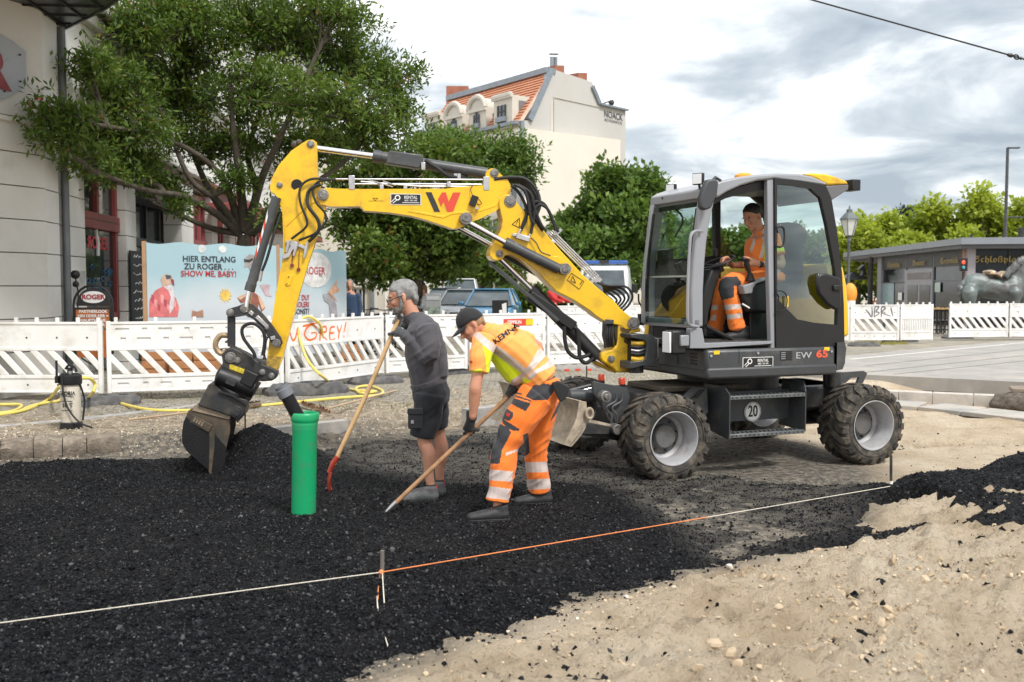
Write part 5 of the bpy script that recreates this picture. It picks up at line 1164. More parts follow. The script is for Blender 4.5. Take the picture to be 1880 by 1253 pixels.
def grip(mb, P, A, Sd, r, wrist, k=1.0, thumb=True, flip=1):
 """five-fingered hand closed round a bar: P on the bar, A along it towards the index finger, Sd from the bar to the palm"""
 A = V(A).normalized(); Sd = V(Sd); Sd = (Sd - A * Sd.dot(A)).normalized(); T = A.cross(Sd) * flip
 pc = P + Sd * (r + 0.018 * k)
 limb(mb, [wrist, wrist.lerp(pc, 0.5), pc + T * 0.004 * k], [(0.030 * k, 0.026 * k),(0.036 * k, 0.024 * k),(0.043 * k, 0.017 * k)], A, 3,10)
 for i in range(4):
  cc_ = P + A * ((0.034 - 0.0225 * i) * k); L_ = (0.95,1.0,0.96,0.85)[i]
  pts = [cc_ + (Sd * math.cos(a) + T * math.sin(a)) * (r + (0.014 if j < 1 else 0.0095) * k) for j, a in enumerate([R(x * L_) for x in (15,65,115,165,215)])]
  mb.tube(pts, [0.0105 * k, 0.0105 * k, 0.010 * k, 0.0095 * k, 0.008 * k], 8)
 if thumb:
  pts = [pc + A * 0.012 * k - T * 0.006 * k] + [P + A * (0.034 + 0.010 * j) * k + (Sd * math.cos(a) - T * math.sin(a)) * (r + 0.011 * k) for j, a in enumerate([R(x) for x in (45,95,145)])]
  mb.tube(pts, [0.015 * k, 0.0135 * k, 0.012 * k, 0.009 * k], 8)
def shoe(parent, heel, toe, m, w=0.052, h=0.085, lace=True, name='shoe'):
 """a low work shoe from heel to toe (ground points)"""
 heel, toe = V(heel), V(toe); d = (toe - heel); ln = d.length; d.normalize(); s = d.cross(V((0,0,1)))
 b = MB(); Z = V((0,0,1)); P = lambda t: heel + d * ln * t
 limb(b, [P(0.06) + Z * 0.045, P(0.3) + Z * 0.05, P(0.62) + Z * 0.042, P(0.93) + Z * 0.034], [(w * 0.78,0.045),(w * 0.85,0.052),(w, 0.042),(w * 0.85,0.030)], s, 4,14,0.8)
 limb(b, [P(0.16) + Z * 0.05, P(0.17) + Z * (h + 0.03)], [(w * 0.75,0.055),(w * 0.72,0.056)], s, 3,14,0.3)
 for i, p in enumerate(b.v):
  if p[2] < heel.z + 0.012: b.v[i] = (p[0], p[1], heel.z + 0.012)
 o = fuse(b, name, [m], parent, 0.007,4)
 b = MB(); outline = []
 for t, ww in ((0,0.55),(0.03,0.75),(0.15,0.82),(0.4,0.80),(0.68,1.02),(0.88,0.92),(0.98,0.6),(1.01,0.2)): outline.append((t, ww * w))
 pts = [P(t) + s * q for t, q in outline] + [P(t) - s * q for t, q in reversed(outline)]
 b.prism([p + Z * 0.0 for p in pts], Z * 0.022); b.build('sole', SOLE, o, bevel=0.004)
 if lace:
  for i in range(4):
   t = 0.40 + 0.08 * i; z = 0.10 - 0.012 * i; b = MB(); b.tube([P(t) + s * 0.026 + Z * (z - 0.006), P(t) + Z * z, P(t) - s * 0.026 + Z * (z - 0.006)], 0.0035,5); b.build('lace', LACE, o)
 return o
# man in grey with the red shovel
YM = 7.85
m1 = thing('person', 'grey haired bearded man in dark sweatshirt and navy shorts leaning on a long red shovel', 'person', tuple(pZ(785,918,0.03)[:2]) + (0.03,))
q = lambda u, v, Y=YM: pY(u, v, Y)
NEAR, FAR = YM - 0.20, YM + 0.20
hc = q(739,547, YM); hf = V((-0.97,-0.08,-0.30)); hu = V((-0.22,0,1))
sh_top = q(729,592); sh_bot = q(613,852); sA = (sh_top - sh_bot).normalized()
hipn, hipf = q(790,718, YM - 0.10), q(795,716, YM + 0.10)
knn, knf = q(778,806, YM - 0.12), q(806,800, YM + 0.12)
ann, anf = q(791,893, YM - 0.14), q(808,884, YM + 0.12)
el_n, wr_n = q(786,655, NEAR - 0.06), q(740,613, YM - 0.10)
el_f, wr_f = q(770,648, FAR + 0.08), q(748,598, YM + 0.10)
b = MB(); P1, RM1 = head(b, hc, hf, hu, 1.16)
limb(b, [hc + V((0.03,0,-0.03)), q(757,578), q(772,600)], [0.062,0.062,0.075])
limb(b, [q(775,600), q(780,650), q(788,705), q(792,735)], [(0.17,0.10),(0.17,0.12),(0.15,0.11),(0.16,0.11)])
for sh_, e_, w_ in ((q(780,605, NEAR), el_n, wr_n),(q(775,605, FAR), el_f, wr_f)): limb(b, [sh_, e_, w_], [0.048,0.040,0.028])
for h_, k_, a_ in ((hipn, knn, ann),(hipf, knf, anf)):
 cf = k_.lerp(a_, 0.33) + V((0.022,0,0)); limb(b, [h_, h_.lerp(k_, 0.5), k_, cf, k_.lerp(a_, 0.72), a_, a_ - V((0,0,0.05))], [0.082,0.074,0.054,0.057,0.040,0.033,0.036])
body1 = fuse(b, 'body', [SKIN], m1,0.007,5)
eyes(P1, RM1, body1,1.16)
b = MB()
b.ball(P1(-0.016,0,0.040),(0.105 * 1.16,0.080 * 1.16,0.087 * 1.16),18,12, RM1)
for i, p in enumerate(b.v):
 d = V(p) - P1(0,0,0); x = d.dot(RM1.col[0]); z = d.dot(RM1.col[2])
 lim = 1 if z > 0.088 else (0.02 + (z - 0.045) * 2.2 if z > 0.045 else 0.02)
 if x > lim: b.v[i] = tuple(V(p) - RM1.col[0] * (x - lim) - RM1.col[2] * 0.008)
limb(b, [P1(-0.075,0,0.03), P1(-0.082,0,-0.03), P1(-0.07,0,-0.062)], [(0.075,0.035),(0.07,0.03),(0.05,0.02)], RM1.col[1])
for sg in (-1,1): limb(b, [P1(0.01,0.070 * sg, 0.04), P1(0.016,0.074 * sg, 0.0)], [0.02,0.012])
fuse(b, 'hair', [HAIRG], body1,0.006,3,0.002,60)
b = MB()
b.ball(P1(0.048,0,-0.066),(0.046,0.060,0.040),14,10, RM1); b.ball(P1(0.074,0,-0.082),(0.024,0.034,0.028),10,8, RM1)
for sg in (-1,1): limb(b, [P1(0.012,0.070 * sg, -0.01), P1(0.022,0.066 * sg, -0.055), P1(0.055,0.045 * sg, -0.085)], [0.013,0.020,0.022])
limb(b, [P1(0.098,0.03,-0.050), P1(0.106,0,-0.043), P1(0.098,-0.03,-0.050)], [0.006,0.009,0.006])
fuse(b, 'beard', [BEARD], body1,0.006,3,0.003,45)
b = MB()
for sg in (-1,1):
 ring = [P1(0.106 + 0.002 * math.sin(t),(0.036 + 0.026 * math.cos(t)) * sg, 0.000 + 0.020 * math.sin(t)) for t in np.linspace(0,6.28,13)]
 b.tube(ring, 0.0018,5); b.tube([P1(0.106,0.062 * sg, 0.004), P1(0.04,0.082 * sg, 0.010), P1(-0.01,0.086 * sg, 0.012)], 0.0028,5)
b.tube([P1(0.108,-0.01,0.004), P1(0.108,0.01,0.004)], 0.002,5); b.build('glasses', BLK, body1)
# sweatshirt
b = MB()
limb(b, [q(762,582), q(773,603), q(779,650), q(786,690), q(789,706)], [(0.085,0.075),(0.205,0.125),(0.215,0.158),(0.195,0.150),(0.190,0.145)], capk=0.4)
limb(b, [q(795,600), q(806,640), q(812,690)], [(0.15,0.05),(0.15,0.055),(0.14,0.05)])
limb(b, [q(783,606, NEAR + 0.02), q(790,632, NEAR - 0.04), el_n, el_n.lerp(wr_n, 0.5), wr_n.lerp(el_n, 0.12)], [0.088,0.076,0.070,0.056,0.048], capk=0.5)
limb(b, [q(775,606, FAR - 0.02), q(775,632, FAR + 0.04), el_f, el_f.lerp(wr_f, 0.5), wr_f.lerp(el_f, 0.12)], [0.085,0.073,0.065,0.052,0.044], capk=0.5)
sweat = fuse(b, 'sweatshirt', [SWEAT], m1,0.007,5,0.011,7)
b = MB(); limb(b, [q(753,577), q(759,585), q(766,592)], [(0.072,0.062),(0.082,0.074),(0.09,0.085)], capk=0.2); fuse(b, 'collar', [mat('collar_dark', (0.06,0.058,0.066),0.85)], sweat, 0.007,3)
b = MB(); limb(b, [q(786,699), q(789,709)], [(0.194,0.152),(0.185,0.148)], capk=0.1); fuse(b, 'waistband', [SWEAT], sweat, 0.008,3,0.002,20)
# shorts
b = MB(); limb(b, [q(790,704), q(792,722), q(794,740)], [(0.178,0.140),(0.185,0.155),(0.170,0.145)], capk=0.3)
limb(b, [hipn + V((0,0,-0.03)), hipn.lerp(knn, 0.5), knn + V((-0.010,0,0.015))], [(0.105,0.125),(0.100,0.118),(0.094,0.104)], (0,1,0), capk=0.12)
limb(b, [hipf + V((0,0,-0.03)), hipf.lerp(knf, 0.5), knf.lerp(hipf, 0.17)], [(0.105,0.12),(0.098,0.105),(0.090,0.082)], (0,1,0), capk=0.12)
shorts = fuse(b, 'shorts', [NAVY], m1,0.008,5,0.010,8)
b = MB(); b.box(q(762,770, YM - 0.24),(0.11,0.02,0.15)); b.box(q(762,756, YM - 0.245),(0.12,0.022,0.05)); b.build('cargo_pocket', NAVY, shorts, bevel=0.008)
b = MB(); b.box(q(757,775, YM - 0.253),(0.022,0.004,0.026)); b.build('pocket_badge', mat('badge_grey', (0.25,0.25,0.26),0.5), shorts)
# socks, shoes
gz = 0.03
for a_, heel, toe, nm in ((ann, (798,921),(750,917),0),(anf, (812,912),(770,905),1)):
 b = MB(); limb(b, [a_ + V((0,0,0.01)), a_ - V((0,0,0.035))], [0.043,0.046], capk=0.3); fuse(b, 'sock', [BLK], m1,0.007,2)
 H = pY(heel[0], heel[1], a_.y - 0.02); T = pY(toe[0], toe[1], a_.y - 0.06); H.z = T.z = min(H.z, T.z) + 0.0
 T = H + (T - H).normalized() * 0.285 + V((0,0,0)); T.z = H.z
 s_ = shoe(m1, H + V((0.02,0,0)), T, SHOE)
 b = MB(); b.box(H + V((0.018,0,0.105)),(0.012,0.03,0.045)); b.build('heel_tab', mat('red_tab', (0.5,0.03,0.03),0.7), s_)
# gloves closed on the shaft
b = MB(); gp = q(725,606, YM); grip(b, gp, -sA, V((0.45,-0.9,0.0)),0.019, wr_n, 1.12, flip=-1)
limb(b, [wr_n.lerp(el_n, 0.10), wr_n], [0.046,0.040], capk=0.3); fuse(b, 'glove', [GLVG], m1,0.0045,3,0.0015,30)
b = MB(); gp = q(731,588, YM); grip(b, gp, sA, V((0.75,0.6,-0.2)),0.019, wr_f, 1.12); limb(b, [wr_f.lerp(el_f, 0.1), wr_f], [0.044,0.038], capk=0.3)
fuse(b, 'glove', [mat('pale_glove', (0.30,0.30,0.31),0.85)], m1,0.0045,3,0.0015,30)
# shovel
WOOD = mat('pale_wood', (0.62,0.40,0.20),0.5, var=0.14, vs=10, dirt=(0.35,0.20,0.10), dirt_amt=0.3, ds=8)
shv = thing('shovel', 'long handled shovel with pale wooden shaft and red blade held by the man in grey', 'shovel', tuple(sh_bot))
b = MB(); tb = sh_bot + sA * (sh_top - sh_bot).length * 1.02
mid = sh_bot.lerp(tb, 0.5) + V((0.01,0,-0.004)); b.tube(catmull([sh_bot, mid, tb], 5),0.0185,12); b.build('shaft', WOOD, shv)
cS = crop(420,680,5.529)
RSH = mat('red_shovel_paint', (0.42,0.045,0.02),0.4, var=0.2, vs=12, dirt=(0.03,0.02,0.02), dirt_amt=0.5, ds=14)
b = MB(); b.tube([pY(620,838, YM), pY(611,852, YM), pY(604,868, YM)], [0.022,0.024,0.018], 12); b.build('socket', RSH, shv)
# dished blade seen almost from its edge
b = MB(); n = 7; rows = []
edge_c = [pY(u, v, YM) for u, v in ((604,865),(600,880),(601,896),(606,912),(613,930))]
for j, (p, hw_) in enumerate(zip(edge_c, (0.06,0.115,0.125,0.115,0.03))):
 for i in range(n):
  t = i / (n - 1) * 2 - 1; rows.append(p + V((0.022 * (t * t) - t * hw_ * 0.19, t * hw_, 0.0)))
fs = [(j * n + i, j * n + i + 1,(j + 1) * n + i + 1,(j + 1) * n + i) for j in range(4) for i in range(n - 1)]
vs = rows + [p + V((0.006,0,0.001)) for p in rows]; m_ = len(rows)
b.add(vs, fs + [tuple(m_ + k for k in f[::-1]) for f in fs]); b.build('blade', RSH, shv, smooth=60)
# man in orange with the rake
YO = 7.28
m2 = thing('person', 'bent over worker in orange high visibility shirt and trousers with black cap raking asphalt', 'person', tuple(pZ(920,945,0.05)[:2]) + (0.05,))
q = lambda u, v, Y=YO: pY(u, v, Y)
YN, YFr = YO - 0.17, YO + 0.20
hc2 = q(866,598, YO - 0.03); hf2 = V((-0.80,-0.22,-0.60)); hu2 = V((-0.60,0,0.80))
sN, eN, wN = q(889,622, YN - 0.02), q(874,704, YN - 0.09), q(868,766, YN - 0.06)
sF, eF, wF = q(925,612, YFr), q(988,636, YFr + 0.16), q(945,700, YO + 0.10)
hipN, hipF = q(985,722, YO - 0.10), q(1002,722, YO + 0.12)
kN, kF = q(930,820, YO - 0.14), q(984,822, YO + 0.22)
aN, aF = q(914,925, YO - 0.18), q(989,905, YO + 0.30)
b = MB(); P2, RM2 = head(b, hc2, hf2, hu2,1.0)
limb(b, [hc2 + V((0.02,0,0)), q(885,604), q(905,612)], [0.056,0.058,0.07])
limb(b, [q(905,625), q(945,655), q(985,700), q(995,720)], [(0.16,0.09),(0.16,0.10),(0.15,0.10),(0.15,0.10)])
limb(b, [sN, eN, eN.lerp(wN, 0.35), wN], [0.046,0.044,0.045,0.029]); limb(b, [sF, eF, eF.lerp(wF, 0.4), wF], [0.046,0.042,0.042,0.028])
for h_, k_, a_ in ((hipN, kN, aN),(hipF, kF, aF)): limb(b, [h_, k_, k_.lerp(a_, 0.4), a_, a_ - V((0,0,0.04))], [0.075,0.052,0.052,0.034,0.034])
body2 = fuse(b, 'body', [SKIN2], m2,0.007,5); eyes(P2, RM2, body2,1.0)
b = MB(); b.ball(P2(-0.028,0,0.02),(0.089,0.083,0.070),14,10, RM2); limb(b, [P2(-0.085,0,0.0), P2(-0.08,0,-0.045)], [(0.06,0.02),(0.055,0.015)], RM2.col[1]); fuse(b, 'hair', [HAIRB], body2,0.006,3)
# cap: dome, button and curved peak
b = MB()
n1_, n2_ = 20,8; vs = []
for i in range(n2_ + 1):
 t = math.pi / 2 * i / n2_
 for k in range(n1_):
  a = 2 * math.pi * k / n1_; vs.append(P2(-0.010 + 0.108 * math.sin(t) * math.cos(a),0.090 * math.sin(t) * math.sin(a),0.030 + 0.112 * math.cos(t) - 0.02 * (1 - math.cos(t)) * (1 if math.cos(a) < 0 else 0)))
b.add(vs, [(i * n1_ + k, (i + 1) * n1_ + k, (i + 1) * n1_ + (k + 1) % n1_, i * n1_ + (k + 1) % n1_) for i in range(n2_) for k in range(n1_)])
capo = b.build('cap', CAPB, m2, smooth=60); sm = capo.modifiers.new('thick', 'SOLIDIFY'); sm.thickness = 0.004
b = MB(); vs = []
for j in range(5):
 for i in range(9):
  a = R(-62 + 124 * i / 8); rr = 0.085 + 0.085 * j / 4 * math.cos(a * 0.9) ** 0.5
  vs.append(P2(0.005 + rr * math.cos(a),0.088 * math.sin(a) * (1 - 0.10 * j / 4),0.040 - 0.012 * j / 4 - 0.022 * math.sin(a) ** 2 - 0.010 * (j / 4) ** 2))
b.add(vs, [(j * 9 + i, j * 9 + i + 1,(j + 1) * 9 + i + 1,(j + 1) * 9 + i) for j in range(4) for i in range(8)])
o = b.build('cap_peak', CAPB, capo, smooth=60); sm = o.modifiers.new('thick', 'SOLIDIFY'); sm.thickness = 0.004
b = MB(); b.ball(P2(-0.010,0,0.143),0.007); b.build('cap_button', CAPB, capo)
# shirt
b = MB()
limb(b, [q(897,607), q(918,622), q(948,645), q(975,672), q(999,697)], [(0.075,0.065),(0.205,0.120),(0.210,0.150),(0.198,0.142),(0.190,0.128)], capk=0.25)
limb(b, [q(905,640), q(930,668), q(950,694)], [(0.13,0.07),(0.14,0.08),(0.13,0.075)], capk=0.6)
limb(b, [sN + V((0.01,0.03,0)), q(883,650, YN - 0.05), q(879,684, YN - 0.08)], [0.092,0.083,0.074], capk=0.15)
limb(b, [sF, sF.lerp(eF, 0.5), sF.lerp(eF, 0.75)], [0.088,0.078,0.072], capk=0.15)
pp = lambda *a: [c10(*p) for p in a]
paint = [(1, pp((512,452),(560,490),(700,592),(835,682),(862,702),(790,870),(690,800),(600,745),(545,690),(538,560))),
         (1, pp((390,688),(505,660),(510,700),(400,730))),(1, pp((780,850),(870,720),(950,770),(880,800),(800,880))),
         (2, pp((425,352),(485,340),(560,405),(700,498),(870,640),(905,680),(860,705),(835,685),(700,592),(560,490),(465,405))),
         (2, pp((738,838),(765,762),(855,705),(930,620),(1000,500),(1045,465),(1095,520),(1010,612),(935,690),(880,738),(805,850))),
         (2, pp((890,745),(945,690),(1065,622),(1120,555),(1190,600),(1130,640),(1000,700),(935,765)))]
shirt = fuse(b, 'shirt', [ORT, YPAN, REFL], m2,0.0055,7,0.010,7.5, paint)
b = MB(); limb(b, [q(887,604), q(894,608), q(902,613)], [(0.066,0.060),(0.074,0.068),(0.082,0.075)], capk=0.15); fuse(b, 'collar', [ORT], shirt, 0.007,3)
print_on([shirt], 'KEMNA', 0.056, c10(718,352), R(36), BLKP, 'back_lettering', shirt, bold=0.0018, sx=1.15, Y=7.1)
print_on([shirt], '•', 0.09, c10(407,607),0, mat('badge_red', (0.5,0.03,0.03),0.6), 'sleeve_badge', shirt, Y=7.1)
# trousers
b = MB(); limb(b, [q(1000,696), q(996,715), q(990,742)], [(0.182,0.120),(0.190,0.140),(0.175,0.130)], capk=0.3)
limb(b, [hipN + V((0.01,0,-0.02)), q(955,770, YO - 0.13), kN, kN.lerp(aN, 0.5), aN + V((0,0,0.02))], [(0.105,0.135),(0.100,0.122),(0.088,0.094),(0.086,0.088),(0.088,0.090)], (0,1,0), capk=0.12)
limb(b, [hipF + V((0.0,0,-0.02)), q(992,772, YO + 0.17), kF, kF.lerp(aF, 0.5), aF + V((0,0,0.025))], [(0.105,0.130),(0.100,0.112),(0.088,0.090),(0.086,0.086),(0.088,0.092)], (0,1,0), capk=0.12)
p7 = lambda *a: [c7(*p) for p in a]
paint = [(1, pp((890,905),(985,778),(1130,805),(1145,860),(1085,938),(950,938))),(1, pp((1000,765),(1195,670),(1260,760),(1240,800),(1195,720),(1090,770))),
         (1, pp((765,915),(938,968),(892,1040),(748,962))),(1, pp((790,862),(860,880),(858,895),(790,878))),(1, pp((800,895),(940,940),(940,955),(800,910))),
         (1, pp((690,1020),(715,1005),(780,1050),(780,1085),(750,1125),(680,1105))),(1, pp((680,1100),(835,1195),(830,1215),(760,1205),(690,1150))),
         (1, p7((690,745),(735,765),(748,790),(705,870),(695,932),(650,932),(660,850))),(1, p7((802,800),(826,790),(834,880),(812,898))),
         (1, p7((925,740),(965,690),(985,640),(972,640))),
         (2, p7((650,958),(756,968),(752,1015),(642,1006))),(2, p7((640,1034),(746,1048),(738,1100),(628,1086))),(2, p7((812,925),(916,923),(916,970),(816,972))),(2, p7((818,1005),(930,1000),(934,1046),(822,1052))),(2, p7((725,880),(785,862),(785,872),(722,895)))]
trs = fuse(b, 'trousers', [ORP, DKP, REFL], m2,0.0055,6,0.012,7.5, paint)
b = MB(); b.prism([q(u, v, YO - 0.215) for u, v in pp((1120,790),(1180,770),(1240,800),(1285,830),(1245,930),(1205,958),(1188,950),(1150,860))], V((0,0.05,0))); b.build('tool_pouch', mat('pouch_black', (0.012,0.012,0.014),0.7), trs, bevel=0.02)
print_on([trs], '■', 0.035, c10(735,1070), R(-20), mat('badge_red', (0.5,0.03,0.03),0.6), 'pocket_badge', trs, Y=7.1)
for heel, toe, a_ in (((932,956),(858,951), aN),((1012,926),(956,918), aF)):
 H = pY(heel[0], heel[1], a_.y + 0.0); T = pY(toe[0], toe[1], a_.y - 0.04); T = H + (T - H).normalized() * 0.30; H.z = T.z = H.z
 shoe(m2, H, T, SHOEB, lace=True)
# gloves and rake
rk_t, rk_b = q(944,718, YO - 0.02), q(709,940, YO - 0.18); rA = (rk_t - rk_b).normalized()
tpar = (866 - 709) / (944 - 709); hp = rk_b.lerp(rk_t, 0.655)
b = MB(); grip(b, hp, rA, V((0.1,-0.6,0.75)),0.017, hp + V((0.01,-0.05,0.115)),1.15, flip=-1); limb(b, [hp + V((0.012,-0.05,0.16)), hp + V((0.01,-0.045,0.10))], [0.042,0.040], capk=0.3); fuse(b, 'glove', [GLV], m2,0.0045,3,0.0015,30)
b = MB(); hp2 = rk_b.lerp(rk_t, 0.985); grip(b, hp2, rA, V((0.2,0.8,0.4)),0.017, wF, 1.1); fuse(b, 'glove', [GLV], m2,0.0045,3)
rk = thing('rake', 'asphalt rake with brown wooden shaft and silver ferrule held by the worker in orange', 'rake', tuple(rk_b))
b = MB(); b.cyl(rk_b + rA * 0.06, rk_t + rA * 0.10,0.017, seg=12); b.build('shaft', mat('brown_wood', (0.36,0.20,0.10),0.5, var=0.25, vs=14), rk)
b = MB(); b.tube([rk_b, rk_b + rA * 0.05, rk_b + rA * 0.10], [0.010,0.017,0.019], 12); b.build('ferrule', ZNC, rk)
b = MB(); rz = rk_b + V((-0.03,0,-0.035)); b.tube([rk_b, rz, rz + V((-0.03,0,-0.03))], 0.008,6); b.build('neck', GRYD, rk)
b = MB(); hx = rz + V((-0.03,0,-0.045)); b.beam(hx + V((0.05,-0.19,0)), hx + V((-0.05,0.19,0)),0.02,0.06); b.build('rake_head', GRYD, rk, bevel=0.004)
# driver
m3 = thing('person', 'dark haired excavator driver in orange work clothes sitting in the cab and looking down', 'person', tuple(X(*cc(950,900),-0.5)))
def Q(x, y, bb=-0.5): return X(*cc(x, y), bb)
fwd = -ea
hc3 = Q(868,470,-0.50); hf3 = (fwd * 0.90 - eb * 0.22 + V((0,0,-0.42))); hu3 = V((0,0,1)) + fwd * 0.30
b = MB(); P3, RM3 = head(b, hc3, hf3, hu3,1.06)
nN, fN = -0.68,-0.32
limb(b, [hc3 + ea * 0.02, Q(905,555), Q(930,600)], [0.060,0.060,0.075], eb)
limb(b, [Q(940,610), Q(935,740), Q(945,890)], [(0.17,0.10),(0.16,0.11),(0.16,0.12)], eb)
s3n, e3n, w3n = Q(1000,610, nN), Q(1075,800, nN - 0.12), Q(922,806,-0.80)
s3f, e3f, w3f = Q(960,610, fN), Q(880,800, fN + 0.05), Q(720,815,-0.42)
limb(b, [s3n, e3n, e3n.lerp(w3n, .4), w3n], [0.046,0.045,0.042,0.030], eb); limb(b, [s3f, e3f, e3f.lerp(w3f, .4), w3f], [0.046,0.042,0.042,0.030], eb)
h3n, k3n, a3n = Q(980,915, nN + 0.06), Q(700,940, nN), X(1353,606, nN)
h3f, k3f, a3f = Q(980,915, fN - 0.06), Q(660,960, fN), X(1312,612, fN)
for h_, k_, a_ in ((h3n, k3n, a3n),(h3f, k3f, a3f)): limb(b, [h_, k_, k_.lerp(a_, .4), a_], [0.080,0.055,0.055,0.035], eb)
# bare hands: on the joystick and on the wheel
grip(b, Q(822,790,-0.78), V((0,0,1)) + fwd * 0.2, ea * 0.9 - eb * 0.25,0.024, w3n, 1.05, flip=1)
grip(b, sc_ + (xx * math.cos(3.3) + yy * math.sin(3.3)) * 0.10 - ax_s * 0.0, fwd, V((0,0,1)) + ea * 0.3,0.016, w3f, 1.0)
body3 = fuse(b, 'body', [SKIN2], m3,0.0065,5); eyes(P3, RM3, body3)
b = MB(); b.ball(P3(-0.018,0,0.050),(0.106,0.086,0.090),18,12, RM3)
for i, p in enumerate(b.v):
 d = V(p) - P3(0,0,0); x = d.dot(RM3.col[0]); z = d.dot(RM3.col[2])
 lim = 1 if z > 0.092 else (0.004 + (z - 0.02) * 1.15 if z > 0.02 else 0.004)
 if x > lim: b.v[i] = tuple(V(p) - RM3.col[0] * (x - lim))
limb(b, [P3(-0.075,0,0.03), P3(-0.08,0,-0.03)], [(0.07,0.03),(0.06,0.02)], RM3.col[1])
fuse(b, 'hair', [HAIRD], body3,0.006,3,0.002,40)
b = MB(); b.cyl(w3n - ea * 0.012 - eb * 0.0, w3n + ea * 0.012,0.034); b.box(w3n - eb * 0.036,(0.034,0.012,0.04), RT); b.build('wristwatch', BLK, m3, bevel=0.004)
b = MB()
limb(b, [Q(912,560), Q(938,612), Q(932,720), Q(940,860), Q(948,900)], [(0.08,0.07),(0.205,0.125),(0.20,0.155),(0.185,0.165),(0.18,0.15)], eb, capk=0.3)
limb(b, [s3n, s3n.lerp(e3n, .4), s3n.lerp(e3n, .72)], [0.086,0.080,0.075], eb, capk=0.15); limb(b, [s3f, s3f.lerp(e3f, .4), s3f.lerp(e3f, .72)], [0.086,0.080,0.075], eb, capk=0.15)
pc3 = lambda *a: [cc(*p) for p in a]
paint = [(2, pc3((875,590),(895,595),(885,660),(860,720),(845,700),(868,640))),(2, pc3((935,560),(958,540),(962,660),(940,760),(915,765),(940,650))),
         (1, pc3((955,650),(980,640),(980,770),(950,770))),(1, pc3((1030,690),(1110,680),(1110,705),(1030,715))),(2, pc3((960,850),(1110,840),(1110,880),(960,890)))]
shirt3 = fuse(b, 'shirt', [fabric('orange_shirt_bright', (0.93,0.23,0.04), var=0.05), YPAN, REFL], m3,0.008,5,0.006,9, paint)
b = MB(); limb(b, [Q(985,885), Q(985,920)], [(0.18,0.15),(0.18,0.15)], eb, capk=0.5)
limb(b, [h3n, h3n.lerp(k3n, .5), k3n, k3n.lerp(a3n, .5), a3n + V((0,0,.02))], [0.105,0.096,0.082,0.076,0.082], eb, capk=0.3)
limb(b, [h3f, h3f.lerp(k3f, .5), k3f, k3f.lerp(a3f, .5), a3f + V((0,0,.02))], [0.112,0.100,0.088,0.080,0.084], eb, capk=0.3)
pd = lambda *a: [cd_(*p) for p in a]
paint = [(1, pd((790,640),(800,560),(860,505),(985,500),(1030,560),(1022,612),(955,595),(955,718),(826,750))),
         (2, pd((832,800),(1045,785),(1050,835),(845,855))),(2, pd((855,905),(1055,882),(1068,925),(872,955))),(2, pd((728,800),(790,800),(780,850),(720,850))),(2, pd((718,910),(770,900),(760,960),(712,965)))]
fuse(b, 'trousers', [fabric('orange_trousers_bright', (0.90,0.21,0.03), var=0.06), DKP, REFL], m3,0.008,5,0.007,9, paint)
H = X(1372,624, nN); T = H - ea * 0.27; shoe(m3, H, T, SHOEB, h=0.10, lace=False, name='boot')
H = X(1335,618, fN); T = H - ea * 0.27; shoe(m3, H, T, SHOEB, h=0.10, lace=False, name='boot')
#  SITE FURNITURE
WPL = mat('white_plastic', (0.79,0.78,0.76),0.42, var=0.04, vs=3, dirt=(0.47,0.43,0.37), dirt_amt=0.42, ds=3.2)
FOOTM = mat('recycled_rubber', (0.085,0.085,0.088),0.85, var=0.3, vs=10, dirt=(0.22,0.20,0.17), dirt_amt=0.5, ds=7, bump=0.3, bs=60)
GRAF_O = mat('orange_spray', (0.80,0.17,0.03),0.6, var=0.08); GRAF_G = mat('grey_spray', (0.14,0.145,0.16),0.6, var=0.1)
PZ = 0.17
def pocket_panel(b, x0, x1, z0, z1, yf, th, pockets, d=0.018):
 xs = sorted({x0, x1, *[q for p in pockets for q in (p[0], p[1])]}); zs = sorted({z0, z1, *[q for p in pockets for q in (p[2], p[3])]})
 D_ = {}
 for i in range(len(xs) - 1):
  for j in range(len(zs) - 1):
   cx, cz = (xs[i] + xs[i + 1]) / 2,(zs[j] + zs[j + 1]) / 2
   y = yf + (d if any(p[0] < cx < p[1] and p[2] < cz < p[3] for p in pockets) else 0); D_[i, j] = y
   b.add([(xs[i], y, zs[j]),(xs[i + 1], y, zs[j]),(xs[i + 1], y, zs[j + 1]),(xs[i], y, zs[j + 1])], [(0,1,2,3)])
 for (i, j), y in D_.items():
  y2 = D_.get((i + 1, j), yf + th)
  if y2 != y: b.add([(xs[i + 1], y, zs[j]),(xs[i + 1], y2, zs[j]),(xs[i + 1], y2, zs[j + 1]),(xs[i + 1], y, zs[j + 1])], [(0,1,2,3)])
  y2 = D_.get((i, j + 1), yf + th)
  if y2 != y: b.add([(xs[i], y, zs[j + 1]),(xs[i + 1], y, zs[j + 1]),(xs[i + 1], y2, zs[j + 1]),(xs[i], y2, zs[j + 1])], [(0,1,2,3)])
  if i == 0: b.add([(x0, y, zs[j]),(x0, yf + th, zs[j]),(x0, yf + th, zs[j + 1]),(x0, y, zs[j + 1])], [(0,1,2,3)])
  if j == 0: b.add([(xs[i], y, z0),(xs[i + 1], y, z0),(xs[i + 1], yf + th, z0),(xs[i], yf + th, z0)], [(0,1,2,3)])
 b.add([(x0, yf + th, z0),(x1, yf + th, z0),(x1, yf + th, z1),(x0, yf + th, z1)], [(3,2,1,0)])
